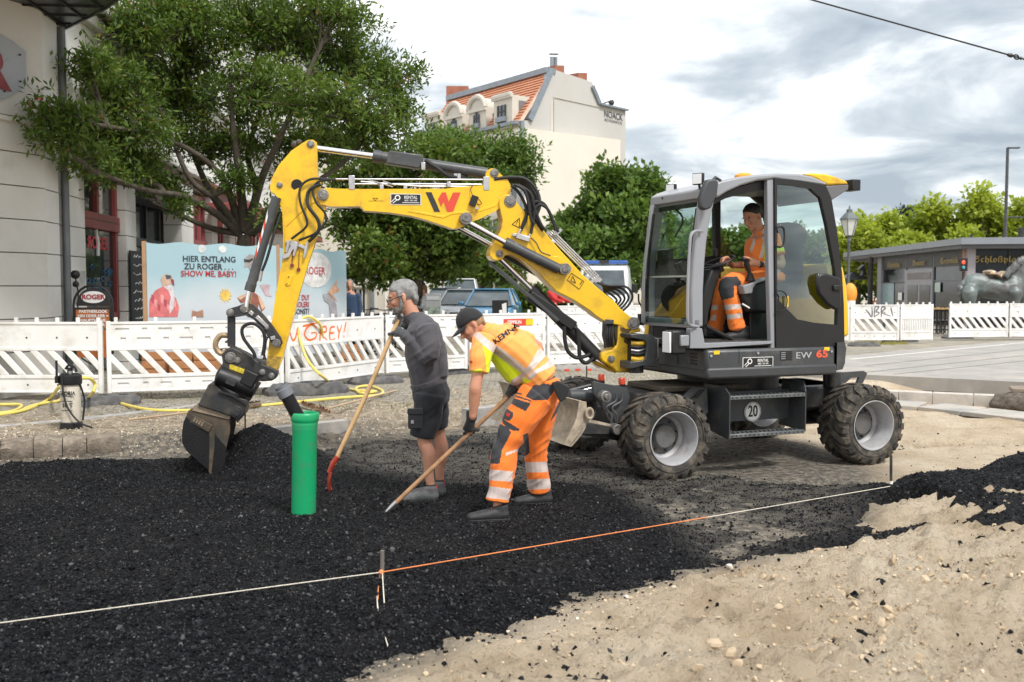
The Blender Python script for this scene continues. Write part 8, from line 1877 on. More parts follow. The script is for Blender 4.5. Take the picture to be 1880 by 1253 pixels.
#  CREAM HOUSE BEHIND THE BICYCLES
a = pY(606,528,46); o_ = thing('cream_house', 'cream coloured house with tall dark windows behind the parked bicycles', 'building', (a.x, a.y, 0))
def cb_(name, u0, u1, v0, v1, y0, y1, m, parent=o_, Y=46.0):
 p0, p1 = pY(u0, v1, Y), pY(u1, v0, Y); b = MB(); b.add([V((x, Y + y, max(0, z))) for x in (p0.x, p1.x) for y in (y0, y1) for z in (p0.z, p1.z)], [(0,1,3,2),(4,6,7,5),(0,4,5,1),(2,3,7,6),(0,2,6,4),(1,5,7,3)]); return b.build(name, m, parent, smooth=0)
cb_('wall', 560,690,300,640,0,6, CRM); cb_('side_wing', 690,790,330,640,3,9, mat('pale_wing', (0.70,0.69,0.66),0.85, var=0.05))
cb_('floor_band', 560,690,522,528,-0.2,0, STN); cb_('downpipe', 683,686,320,640,-0.3,-0.1, ZINC)
for u0, u1 in ((646,654),(661,670),(625,633)):
 for v0, v1 in ((478,517),(532,590),(400,440)):
  w = cb_('window', u0, u1, v0, v1,-0.05,0.0, WIN); cb_('mullion', (u0 + u1) / 2 - .4,(u0 + u1) / 2 + .4, v0, v1,-0.1,-0.055, CRM, w)
for u0, u1 in ((700,706),(716,722),(736,744),(760,768)):
 for v0, v1 in ((540,590),(470,505)): cb_('window', u0, u1, v0, v1,2.9,3.0, WINB)
# white arch and brown shop fronts right of it, behind the cars
o2_ = thing('shop_row', 'row of brown shop fronts and pale stone arches behind the parked cars', 'building', tuple(pY(795,640,54)))
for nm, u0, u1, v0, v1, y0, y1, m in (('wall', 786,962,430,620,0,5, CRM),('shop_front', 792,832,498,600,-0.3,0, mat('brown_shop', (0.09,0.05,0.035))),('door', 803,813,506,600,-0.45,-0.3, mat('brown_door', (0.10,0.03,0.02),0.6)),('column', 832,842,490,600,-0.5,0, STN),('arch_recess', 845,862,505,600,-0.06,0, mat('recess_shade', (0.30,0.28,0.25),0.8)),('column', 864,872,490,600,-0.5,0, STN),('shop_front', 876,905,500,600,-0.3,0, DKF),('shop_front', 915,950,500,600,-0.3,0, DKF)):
 cb_(nm, u0, u1, v0, v1, y0, y1, m, o2_, 54.0)
# pinkish houses glimpsed through the trees
o3_ = thing('pale_house', 'pale house with reddish panels glimpsed between branches left of the gabled house', 'building', tuple(pY(700,640,74)))
cb_('wall', 480,790,300,640,0,6, mat('pale_wing', (0.70,0.69,0.66)), o3_, 74.0)
for u in range(500,780,34):
 for v in (320,370,420): cb_('panel', u, u + 14, v, v + 26,-0.1,0, mat('reddish_panel', (0.50,0.22,0.18),0.8, var=0.2), o3_, 74.0)
#  VEHICLES
def car(label, paint, u, Y, rz, L_=4.2, W2=1.78, H_=1.55, name='parked_car', group='cars parked behind the barriers', plate=True):
 p = pY(u, 528, Y); t = thing(name, label, 'car', (p.x, p.y, PZ), rz, group)
 b = MB(); st = [(-L_ / 2,.32,.62,.78),(-L_ / 2 + .12,.24,.74,.90),(-L_ / 2 + .9,.22,.93,.97),(-L_ / 2 + 1.15,.22,.98,.98),(0,.22,1.0,1.0),(L_ / 2 - .6,.22,1.02,.98),(L_ / 2 - .1,.26,.98,.92),(L_ / 2,.34,.85,.84)]
 vs = []
 for y, zb, zt_, kw in st:
  w = W2 / 2 * kw
  for x, z in ((-w * .92, zb),(-w, zb + .2),(-w, zt_ - .18),(-w * .90, zt_),(w * .90, zt_),(w, zt_ - .18),(w, zb + .2),(w * .92, zb)): vs.append((x, y, z))
 m_ = 8; b.add(vs, [(i * m_ + j, i * m_ + (j + 1) % m_, (i + 1) * m_ + (j + 1) % m_, (i + 1) * m_ + j) for i in range(len(st) - 1) for j in range(m_)] + [tuple(range(m_ - 1,-1,-1)), tuple((len(st) - 1) * m_ + j for j in range(m_))])
 b.build('body', paint, t, smooth=50, local=True)
 gw = W2 / 2 * .88; rw = W2 / 2 * .66; ya, yb_, yc, yd = -L_ / 2 + .95,-L_ / 2 + 1.75, L_ / 2 - 1.0, L_ / 2 - .35; zb, zt_ = .97, H_
 b = MB(); b.add([(-gw, ya, zb),(gw, ya, zb),(gw, yd, zb),(-gw, yd, zb),(-rw, yb_, zt_ - .05),(rw, yb_, zt_ - .05),(rw, yc, zt_ - .03),(-rw, yc, zt_ - .03)], [(0,1,5,4),(1,2,6,5),(2,3,7,6),(3,0,4,7)]); b.build('glasshouse', WINB, t, smooth=0, local=True)
 b = MB(); b.box((0,(yb_ + yc) / 2, zt_ - .01),(rw * 2.06, yc - yb_ + .12,.06)); b.build('roof', paint, t, bevel=.025, local=True)
 for s in (-1,1):
  for (y0, z0, x0),(y1, z1, x1) in (((ya, zb, gw),(yb_, zt_ - .03, rw)),((yc, zt_ - .03, rw),(yd, zb, gw)),(((ya + yd) / 2, zb, gw),((yb_ + yc) / 2, zt_ - .03, rw))):
   b = MB(); b.beam((x0 * s, y0, z0),(x1 * s, y1, z1),.05,.06); b.build('pillar', paint, t, local=True)
  b = MB(); b.box((s * (W2 / 2 + .07), ya + .25,1.04),(.17,.09,.13)); b.build('wing_mirror', paint if s < 0 else paint, t, bevel=.03, local=True)
  b = MB(); b.ball((s * W2 / 2 * .70,-L_ / 2 + .10,.72),(.20,.14,.085),12,8); b.build('headlight', LENS, t, local=True)
  for y in (-L_ / 2 + .82, L_ / 2 - .78):
   b = MB(); b.cyl((s * (W2 / 2 - .2), y, .31),(s * (W2 / 2 - .01), y, .31),.31, seg=20); wo = b.build('wheel', TYR, t, local=True)
   b = MB(); b.cyl((s * (W2 / 2 - .01), y, .31),(s * (W2 / 2 + .005), y, .31),.2, seg=16); b.build('rim', RIM, wo, local=True)
 b = MB(); b.box((0,-L_ / 2 - .0,.40),(W2 * .62,.06,.20)); b.build('lower_grille', BLK, t, bevel=.02, local=True)
 b = MB(); b.box((0,-L_ / 2 - .0,.66),(W2 * .34,.06,.09)); b.build('grille', BLK, t, bevel=.02, local=True)
 if plate: b = MB(); b.box((0,-L_ / 2 - .04,.50),(.5,.02,.11)); b.build('number_plate', WHT, t, local=True)
 return t
CB = mat('car_blue', (0.045,0.20,0.36),0.25,0.2, var=0.03, coat=0.8); CG = mat('car_silver', (0.30,0.32,0.34),0.28,0.4, var=0.03, coat=0.8); CW = mat('car_white', (0.62,0.63,0.64),0.25, var=0.02, coat=0.8); CD = mat('car_dark', (0.05,0.055,0.065),0.25,0.3, var=0.03, coat=0.8)
car('blue car facing the camera just behind the barriers, right of the silver one', CB, 905,33.5,-0.10, H_=1.52); car('silver grey car between the blue car and the white van', CG, 852,36.5,-0.05, H_=1.50)
car('white van like car parked behind the silver car', CW, 846,43.5,0.0, H_=1.95, L_=4.5, W2=1.85); car('dark car seen at the left end of the parked row', CD, 820,40.0,0.05, H_=1.55)
def police_van():
 u, Y = 1112,38.0; p = pY(u, 528, Y); t = thing('police_van', 'white emergency van with a long blue light bar behind the excavator hoses', 'van', (p.x, p.y, PZ),-0.15)
 vw = mat('van_white', (0.70,0.71,0.72),0.3, var=0.02, coat=0.5); b = MB(); L_ = 5.2; st = [(-2.6,.3,1.0,.92),(-2.45,.25,1.15,.98),(-1.9,.25,1.30,1.0),(-1.25,.25,2.30,.86),(-1.0,.25,2.42,.88),(2.5,.25,2.46,.90),(2.6,.3,2.3,.88)]; vs = []
 for y, zb, zt_, kw in st:
  w = 1.0; wt = w * kw
  for x, z in ((-w * .95, zb),(-w, .6),(-w, min(zt_, 1.25)),(-wt, zt_ - .12),(-wt * .92, zt_),(wt * .92, zt_),(wt, zt_ - .12),(w, min(zt_, 1.25)),(w, .6),(w * .95, zb)): vs.append((x, y, z))
 m_ = 10; b.add(vs, [(i * m_ + j, i * m_ + (j + 1) % m_, (i + 1) * m_ + (j + 1) % m_, (i + 1) * m_ + j) for i in range(len(st) - 1) for j in range(m_)] + [tuple(range(m_ - 1,-1,-1)), tuple((len(st) - 1) * m_ + j for j in range(m_))]); b.build('body', vw, t, smooth=40, local=True)
 b = MB(); b.add([(-.84,-1.90,1.34),(.84,-1.90,1.34),(.74,-1.30,2.22),(-.74,-1.30,2.22)], [(0,1,2,3)]);
 for i, q_ in enumerate(b.v): b.v[i] = (q_[0], q_[1] - 0.03, q_[2])
 b.build('windscreen', WINB, t, smooth=0, local=True)
 b = MB(); b.box((0,-.95,2.52),(1.75,.32,.13)); lb_ = b.build('light_bar', mat('blue_lens', (0.02,0.10,0.42),0.2, var=0.05, coat=0.6), t, bevel=.03, local=True)
 b = MB(); b.box((0,-.95,2.53),(.35,.33,.135)); b.build('bar_centre', GRYD, lb_, local=True)
 for s in (-1,1):
  b = MB(); b.box((s * 1.14,-1.75,1.55),(.2,.1,.34)); b.build('wing_mirror', BLK, t, bevel=.03, local=True)
  b = MB(); b.box((s * .76,-2.56,.92),(.34,.1,.24)); b.build('headlight', LENS, t, bevel=.04, local=True)
  for y in (-1.75,1.7): b = MB(); b.cyl((s * .82, y, .35),(s * 1.01, y, .35),.35, seg=20); b.build('wheel', TYR, t, local=True)
 b = MB(); b.box((0,-2.62,.62),(1.2,.06,.3)); b.build('grille', BLK, t, bevel=.03, local=True)
police_van()
#  SMALL PEOPLE IN THE BACKGROUND
def small_person(label, u, vtop, Y, face, top, low, hair, h=1.72, arms='down', zfoot=PZ, hasleg=True, lean=0.0, group=None):
 p = pY(u, 528, Y); ht = pY(u, vtop, Y).z if vtop else zfoot + h; h = ht - zfoot; t = thing('person', label, 'person', (p.x, p.y, zfoot), face, group); k = h / 1.75; L3 = lambda x, y, z: ROOTM[t.name] @ V((x * k + lean * z, y * k, z * k))
 b = MB(); f = ROOTM[t.name].to_3x3() @ V((-1,0,0)); s = ROOTM[t.name].to_3x3() @ V((0,1,0))
 Ph, RMh = head(b, L3(0,0,1.62), f, (0,0,1), k * 0.95); limb(b, [L3(0.02,0,1.58), L3(0.02,0,1.42)], [.055 * k] * 2)
 limb(b, [L3(0,0,1.40), L3(0,0,1.15), L3(0,0,.92)], [(.16 * k, .09 * k),(.14 * k, .09 * k),(.15 * k, .10 * k)], s)
 arm = {'down': ((0,.24,1.12),(-.05,.24,.86)), 'reach': ((-.20,.26,1.20),(-.45,.22,1.12)), 'fold': ((-.08,.26,1.10),(-.28,.05,1.10))}[arms]
 for sg in (-1,1): limb(b, [L3(0,.19 * sg, 1.38), L3(arm[0][0], arm[0][1] * sg, arm[0][2]), L3(arm[1][0], arm[1][1] * sg, arm[1][2])], [.045 * k, .038 * k, .028 * k]); limb(b, [L3(0,.09 * sg, .9), L3(0,.10 * sg, .48), L3(0.02,.10 * sg, .06)], [.07 * k, .05 * k, .035 * k])
 body = fuse(b, 'body', [SKIN], t, 0.016,3)
 b = MB(); b.ball(Ph(-0.02,0,0.04),(.105 * k, .09 * k, .10 * k),12,8, RMh);
 for i, q_ in enumerate(b.v):
  dd = V(q_) - Ph(0,0,0); x = dd.dot(RMh.col[0])
  if x > 0.03 * k: b.v[i] = tuple(V(q_) - RMh.col[0] * (x - 0.03 * k))
 if hair[1]: limb(b, [Ph(-.07,0,0), Ph(-.07,0,-.16)], [.06 * k, .05 * k])
 fuse(b, 'hair', [hair[0]], body, 0.014,2)
 b = MB(); limb(b, [L3(0,0,1.44), L3(0,0,1.33), L3(0,0,1.1), L3(0,0,.88)], [(.10 * k, .07 * k),(.21 * k, .115 * k),(.18 * k, .12 * k),(.19 * k, .13 * k)], s, capk=.2)
 for sg in (-1,1): limb(b, [L3(0,.19 * sg, 1.38), L3(arm[0][0], arm[0][1] * sg, arm[0][2]), L3(arm[1][0] * .9, arm[1][1] * sg * .95, arm[1][2] * 1.01)], [.07 * k, .055 * k, .045 * k])
 fuse(b, 'top', [top], t, 0.016,3,0.004,9)
 b = MB(); limb(b, [L3(0,0,.95), L3(0,0,.84)], [(.18 * k, .13 * k)] * 2, s)
 for sg in (-1,1): limb(b, [L3(0,.09 * sg, .88), L3(0,.10 * sg, .48), L3(.02,.10 * sg, .10)], [.095 * k, .075 * k, .065 * k]);
 fuse(b, 'trousers', [low], t, 0.016,3)
 for sg in (-1,1): b = MB(); limb(b, [L3(.06,.10 * sg, .04), L3(-.14,.10 * sg, .035)], [.045 * k] * 2); b.build('shoe', SHOEB, t)
 return t
JN = fabric('blue_jacket', (0.03,0.06,0.12)); STRP = None
small_person('man in dark blue jacket standing beside the banner with his back turned', 642,513,23.0, math.pi * .5, JN, NAVY, (HAIRG, False))
def stripes():
 m = bpy.data.materials.new('striped_cloth'); m.use_nodes = True; nt = m.node_tree; b = nt.nodes['Principled BSDF']; b.inputs['Roughness'].default_value = 0.9
 w = nt.nodes.new('ShaderNodeTexWave'); w.bands_direction = 'Z'; w.inputs['Scale'].default_value = 9; t = nt.nodes.new('ShaderNodeTexCoord'); nt.links.new(t.outputs['Object'], w.inputs[0]); nt.links.new(ramp(nt, w.outputs[1], [(0.45,(0.55,0.55,0.55)),(0.55,(0.10,0.11,0.13))]), b.inputs['Base Color']); return m
small_person('woman with tied brown hair in striped top under the second tree', 777,523,27.0,0.2, stripes(), NAVY, (mat('brown_hair', (0.16,0.08,0.04),0.7), True), arms='fold')
small_person('man in red work shirt reaching out behind the excavator boom', 1014,512,27.5, math.pi * 0.85, fabric('red_shirt', (0.50,0.02,0.02)), NAVY, (HAIRD, False), arms='reach')
small_person('person in orange vest far behind the gap in the barriers, left one of two', 1599,545,52,1.2, ORT, NAVY, (HAIRD, False), zfoot=PZ - .0, group='workers in orange vests far behind'); small_person('person in orange vest far behind the gap in the barriers, right one of two', 1606,546,53,1.9, ORT, NAVY, (HAIRD, False), group='workers in orange vests far behind')
#  BICYCLES, MENU BOARDS, TREE GUARD
def bicycle(u, Y, rz, label, m, bag=None):
 p = pY(u, 528, Y); t = thing('bicycle', label, 'bicycle', (p.x, p.y, PZ), rz, 'bicycles parked behind the barriers'); P = lambda x, z, y=0: (x, y, z)
 for x in (-.52,.52):
  b = MB(); b.tube([P(x + .33 * math.cos(a),.35 + .33 * math.sin(a)) for a in np.linspace(0,2 * math.pi, 25)], .018,6, cap=False); w = b.build('wheel', RUB, t, local=True)
  b = MB()
  for k in range(10): a = k * math.pi / 5; b.tube([P(x, .35), P(x + .32 * math.cos(a),.35 + .32 * math.sin(a))], .003,4)
  b.build('spokes', ZNC, w, local=True)
 b = MB()
 for q_ in ([P(-.52,.35), P(-.36,.95)], [P(-.40,.82), P(.10,.30)], [P(.10,.30), P(.20,.86)], [P(-.38,.88), P(.18,.80)], [P(.10,.30), P(.52,.35)], [P(.52,.35), P(.18,.78)]): b.tube(q_, .018,6)
 b.build('bike_frame', m, t, local=True)
 b = MB(); b.tube([(-.36,0,.93),(-.36,0,1.05),(-.30,.28,1.08),(-.20,.30,1.06)], .013,6); b.tube([(-.36,0,1.05),(-.30,-.28,1.08),(-.20,-.30,1.06)], .013,6); b.build('handlebar', BLK, t, local=True)
 b = MB(); b.box((.22,0,.93),(.26,.14,.06)); b.build('saddle', BLK, t, bevel=.025, local=True); b = MB(); b.box((.45,0,.76),(.36,.16,.03)); b.build('carrier', BLK, t, local=True)
 if bag: b = MB(); b.ball((.42,-.12,.66),(.20,.10,.22),10,8); b.build('pannier', bag, t, local=True)
bicycle(655,22.5,0.4, 'dark bicycle nearest the banner', BLK); bicycle(668,23.5,1.9, 'dark bicycle between the nearest one and the orange pannier', GRYD); bicycle(693,23.0,2.2, 'bicycle with a round orange pannier', GRYD, mat('orange_bag', (0.62,0.10,0.02),0.6)); bicycle(706,24.0,0.3, 'dark bicycle right of the orange pannier', BLK); bicycle(716,23.4,2.8, 'rightmost of the parked bicycles, half behind the grey haired man', BLK)
p = pY(795,528,26.0); t = thing('menu_board', 'grey framed menu board with green plant picture beside the woman', 'sign', (p.x, p.y, PZ)); b = MB(); b.box((p.x, p.y, PZ + .72),(.42,.06,1.40)); b.build('board', mat('board_grey', (0.26,0.27,0.27),0.6, var=0.1), t, bevel=.015); b = MB(); b.box((p.x, p.y - .035, PZ + .62),(.36,.01,.9)); b.build('picture', mat('plant_print', (0.20,0.24,0.20),0.6, var=0.7, vs=9), t)
b = MB(); b.box((p.x, p.y - .036, PZ + 1.3),(.34,.01,.1)); b.build('caption_strip', mat('board_light', (0.40,0.42,0.42),0.6), t)
p = pY(918,528,31.0); t = thing('chalk_menu', 'black menu stand with white drawing in front of the blue car', 'sign', (p.x, p.y, PZ)); b = MB(); b.box((p.x, p.y, PZ + .70),(.50,.05,.95)); b.build('board', BLK, t); b = MB(); b.prism([(p.x + .10, p.y - .035, PZ + .45),(p.x + .22, p.y - .035, PZ + .5),(p.x + .2, p.y - .035, PZ + 1.1),(p.x + .06, p.y - .035, PZ + 1.05)], (0,.005,0)); b.build('drawing', WHT, t)
# lamps
def lantern(u, Y, label, h=4.05):
 p = pY(u, 528, Y); t = thing('street_lamp', label, 'street lamp', (p.x, p.y, PZ),0, 'old style lantern street lamps'); X_ = lambda z: (p.x, p.y, PZ + z); LM = mat('lamp_green_grey', (0.10,0.115,0.12),0.5, var=0.1)
 b = MB(); b.lathe([(.14,0),(.13,.5),(.09,.6),(.06,.7),(.05,1.6),(.065,1.62),(.065,1.68),(.045,1.7),(.04, h - 1.05),(.07, h - 1.0),(.05, h - .9),(.12, h - .84)], (p.x, p.y, PZ),(0,0,1),12); b.build('post', LM, t)
 g = MB(); g.lathe([(.13, h - .84),(.26, h - .36)], (p.x, p.y, PZ),(0,0,1),6); g.build('glass', mat('milky_glass', (0.62,0.64,0.60),0.3, var=0.05), t, smooth=0)
 b = MB()
 for k in range(6): a = k * math.pi / 3; b.tube([(p.x + .135 * math.cos(a), p.y + .135 * math.sin(a), PZ + h - .84),(p.x + .268 * math.cos(a), p.y + .268 * math.sin(a), PZ + h - .36)], .012,4)
 b.build('cage', LM, t); b = MB(); b.lathe([(.30, h - .37),(.29, h - .33),(.13, h - .16),(.10, h - .14),(.09, h - .06),(.03, h - .03),(.02, h + .04),(.001, h + .08)], (p.x, p.y, PZ),(0,0,1),6); b.build('lamp_cap', LM, t, smooth=0)
 return t
lt = lantern(1557,30.0, 'old style lantern lamp right behind the excavator cab', 4.0); lantern(1190,66.0, 'old style lantern lamp seen left of the cab pillar', 4.0); lantern(1106,78.0, 'small far lantern lamp above the emergency van', 4.0)
p = pY(1843,528,50.0); t = thing('street_lamp', 'tall slim modern lamp post rising behind the kiosk at the right', 'street lamp', (p.x, p.y, 0)); zt_ = pY(1845,272,50).z; b = MB(); b.cyl((p.x, p.y, 0),(p.x, p.y, zt_),.10,.07,12); b.build('post', GRY, t)
b = MB(); b.box((p.x + .28, p.y, zt_),(.62,.22,.07)); b.build('lamp_head', GRY, t, bevel=.02); b = MB(); b.tube([(p.x, p.y, pY(1843,399,50).z),(p.x + 4, p.y - 1, pY(1880,403,50).z)], .04,6); b.build('side_arm', GRY, t); b = MB(); b.tube([(p.x, p.y, pY(1843,357,50).z), pY(1960,430,46)], .012,4); b.build('guy_wire', GRY, t)
# overhead wire
WA, WB_ = pY(1440,-14,13.0), pY(1862,104,13.0); b = MB(); dW = (WB_ - WA); b.tube([WA - dW * 2.5, WA, WB_, WB_ + dW * 1.5], 0.011,6); o = b.build('overhead_wire', BLK, None); tag(o, 'dark overhead tram wire crossing the sky at the top right', 'wire')
b = MB(); dn_ = dW.normalized(); b.tube([WB_ - dn_ * .09, WB_ - dn_ * .05, WB_ - dn_ * .02], [.02,.03,.02], 8); b.tube([WB_ + dn_ * (.03 + .035 * math.cos(a)) + V((0,0,.028 * math.sin(a))) for a in np.linspace(0,6.28,11)], .010,6); b.tube([WB_ + dn_ * .06, WB_ + dn_ * .10], [.016,.022], 8); b.build('insulator', BLK, o)
#  KIOSK
RZK = 3.42; kc = crop(1540,440,6.267); kd = crop(1700,440,6.267)
ra, rb, rc_ = pZ(1548,473, RZK), pZ(1765,449, RZK), pZ(2050,447, RZK)
kk = thing('brewery_kiosk', 'low dark pavilion with wide flat roof and gold blackletter signs on the right', 'building', (rb.x, rb.y, 0))
FAS = mat('roof_fascia', (0.24,0.26,0.29),0.4,0.2, var=0.05)
back = [rc_ + V((2,22,0)), ra + V((14,22,0))]
b = MB(); b.prism([ra, rb, rc_] + back, V((0,0,0.26))); b.build('roof', FAS, kk, smooth=0)
b = MB(); b.prism([p + V((.06,.12,-.16)) for p in (ra, rb, rc_)] + [p + V((0,0,-.16)) for p in back], V((0,0,0.15))); b.build('soffit', mat('soffit_grey', (0.10,0.10,0.105),0.6, var=0.1), kk, smooth=0)
wa, wb, wc = pY(1613,528,50.0), pY(1768,528,39.2), pY(2050,528,38.6)
for p in (wa, wb, wc): p.z = 0
du = (wb - wa).normalized(); nu = V((du.y, -du.x, 0)); du2 = (wc - wb).normalized(); nu2 = V((du2.y, -du2.x, 0))
GLK = pane_mat('kiosk_glass', (0.014,0.017,0.020),0.1,0.3); FRK = mat('kiosk_frame', (0.30,0.30,0.33),0.5, var=0.05); CCR = mat('kiosk_column', (0.34,0.31,0.33),0.8, var=0.05)
def kq(name, u0, u1, z0, z1, off, th, m, second=False, parent=kk, bevel=0.0):
 n_, o0 = (nu2, wb) if second else (nu, wa); a_, c_ = pP(u0,528, o0 + n_ * off, n_), pP(u1,528, o0 + n_ * off, n_); b = MB(); b.prism([V((a_.x, a_.y, z0)), V((c_.x, c_.y, z0)), V((c_.x, c_.y, z1)), V((a_.x, a_.y, z1))], -n_ * th); return b.build(name, m, parent, smooth=0, bevel=bevel)
kq('glass_wall', 1613,1768,0,3.3,0,.1, GLK); kq('glass_wall', 1768,2050,0,3.3,0,.1, GLK, True)
kq('post', 1610,1617,0,3.3,.12,.3, FRK); kq('post', 1660,1662,0,3.3,.05,.1, FRK); kq('post', 1711,1713.5,0,3.3,.05,.1, mat('post_grey', (0.12,0.13,0.15),0.5)); kq('sign_band', 1617,1661,2.62,3.3,.06,.05, DKF); kq('sign_band', 1663,1711,2.62,3.3,.06,.05, DKF); kq('sign_band', 1714,1768,2.62,3.3,.06,.05, DKF)
kq('frosted_pane', 1618,1641,0.2,1.95,.03,.02, mat('frosted_pane', (0.22,0.33,0.35),0.25, var=0.1)); kq('rail', 1617,1661,1.95,2.0,.05,.05, DKF)
dr = kq('door_frame', 1662,1711,0.1,2.55,.05,.05, FRK); kq('door_pane', 1666,1684,0.3,1.85,.07,.02, GLK, parent=dr); kq('door_pane', 1688,1707,0.3,1.85,.07,.02, GLK, parent=dr); kq('fanlight', 1665,1708,2.12,2.40,.07,.02, mat('fanlight', (0.05,0.025,0.02),0.2), parent=dr)
kq('paper_notice', 1649,1656,1.15,1.5,.06,.01, WHT); kq('paper_notice', 1716,1726,1.55,1.95,.06,.01, mat('pale_green_notice', (0.45,0.55,0.50),0.6)); kq('rail', 1714,1768,2.0,2.05,.05,.05, mat('post_grey', (0.12,0.13,0.15)))
kq('column', 1775,1790,0,3.35,.5,.4, CCR, True); kq('brick_pier', 1770,1775,0,3.35,.3,.3, mat('brick_pier', (0.40,0.22,0.16),0.8, var=0.3, vs=6), True); kq('rail', 1792,2050,2.0,2.05,.05,.05, DKF, True)
for u in (1850,1905): kq('post', u, u + 2,0,3.3,.05,.1, DKF, True)
GOLD = mat('gold_letters', (0.34,0.25,0.08),0.5,0.3, var=0.1)
def kt(s, u, v, size, second, sx=1.0):
 n_, o0, d_ = (nu2, wb, du2) if second else (nu, wa, du); text(s, size, GOLD, pP(u, v, o0 + n_ * .13, n_), d_, (0,0,1), parent=kk, bold=0.0, sx=sx)
kt('𝕾𝖈𝖍𝖑𝖔ß𝖕𝖑𝖆𝖙𝖟', 1640,487,0.34, False, 1.1); kt('𝕭𝖗𝖆𝖚𝖊𝖗𝖊𝖎', 1686,483.5,0.34, False, 1.2); kt('𝕮𝖔𝖊𝖕𝖊𝖓𝖎𝖈𝖐', 1742,479.5,0.34, False, 1.3); kt('𝕾𝖈𝖍𝖑𝖔ß𝖕𝖑𝖆𝖙𝖟', 1831,477,0.36, True, 1.15); kt('𝕭𝖗𝖆𝖚𝖊𝖗𝖊𝖎', 1905,477,0.36, True, 0.98)
b = MB(); p = pY(1598,528,50); b.cyl((p.x, p.y, 0),(p.x, p.y, 3.3),.13, seg=12); b.build('roof_pole', GRYD, kk)
b = MB(); p = pY(1588,496,50); b.prism([pY(u, v, 50) for u, v in ((1577,495),(1587,486),(1592,505),(1583,506),(1586,497))], V((0,.4,0))); b.build('hanging_speaker', BLK, kk)
b = MB();
for u, w in ((1783,2.5),(1842,2.5),(1875,6)): p = pY(u, 440,44); b.cyl((p.x, p.y, RZK + .2),(p.x, p.y, RZK + .2 + (.5 if u != 1875 else .8)), w / F * 44, seg=8)
b.build('roof_vents', GRYD, kk, kind='stuff')
b = MB(); p = pY(1768,528,34); t = thing('traffic_light', 'small pedestrian signal showing a red figure in front of the kiosk', 'traffic light', (p.x, p.y, PZ)); b.cyl((p.x, p.y, PZ),(p.x, p.y, 2.3),.045); b.build('post', GRYD, t); b = MB(); b.box((p.x, p.y, pY(1768,486,34).z),(.22,.18,.46)); hd_ = b.build('signal_head', BLK, t, bevel=.02)
b = MB(); q_ = pY(1769,482,33.88); b.ball(q_, (.06,.02,.07)); b.build('red_lamp', mat('red_signal', (0.8,0.1,0.05),0.4, var=0, emit=(1,.06,.02,0.5)), hd_); b = MB(); b.ball(pY(1769,491.5,33.88),(.055,.02,.06)); b.build('lower_lamp', mat('cyan_signal', (0.08,0.35,0.42),0.4, var=0), hd_)
# bistro tables in the gap
p = pY(1730,528,33.5); t = thing('bistro_table', 'wooden topped dark table standing in the gap between the barriers', 'table', (p.x, p.y, PZ)); b = MB(); b.box((p.x, p.y, 1.03),(.95,.6,.05)); b.build('table_top', mat('table_wood', (0.48,0.30,0.12),0.5), t)
for k in range(7): b = MB(); b.box((p.x - .42 + .14 * k, p.y + .05,.60),(.06,.05,.82)); b.build('slat', DKF, t)
for z in (.95,.62,.3): b = MB(); b.box((p.x, p.y + .05, z),(.92,.04,.05)); b.build('rail', WHT if z == .62 else DKF, t)
def chair(u, label):
 p = pY(u, 528,33.0); t = thing('bistro_chair', label, 'chair', (p.x, p.y, PZ),0, 'bistro chairs'); b = MB(); b.box((p.x, p.y, .62),(.40,.4,.04)); b.build('seat', BLK, t)
 b = MB(); b.tube(catmull([(p.x - .19, p.y + .2,.62),(p.x - .19, p.y + .22,.95),(p.x, p.y + .22,1.08),(p.x + .19, p.y + .22,.95),(p.x + .19, p.y + .2,.62)]),.014,6); b.build('backrest', BLK, t)
 for i in (-1,1):
  for j in (-1,1): b = MB(); b.cyl((p.x + .18 * i, p.y + .18 * j, PZ),(p.x + .18 * i, p.y + .18 * j, .62),.015, seg=6); b.build('leg', BLK, t)
chair(1720, 'dark chair at the left end of the bistro table'); chair(1737, 'dark chair at the right end of the bistro table')
b = MB(); p = pY(1561,540,29.0); b.ball(p, (.20,.16,.32),14,10); o = b.build('orange_cover', mat('orange_cover', (0.85,0.33,0.04),0.5, var=0.1), None); tag(o, 'rounded orange cover standing just behind the rear of the excavator', 'cover'); b = MB(); b.cyl((p.x, p.y, PZ),(p.x, p.y, p.z - .2),.15); b.build('foot_tube', WHT, o)
t = thing('parasol', 'grey open parasol far behind the lantern lamp', 'parasol', tuple(pY(1567,560,55))); b = MB(); q_ = pY(1567,514,55); b.lathe([(.01,.45),(1.1,0.02),(1.1,0)], q_, (0,0,1),8); b.build('canopy', GRY, t, smooth=0); b = MB(); b.cyl(V((q_.x, q_.y, 0)), q_, .04); b.build('pole', GRY, t)
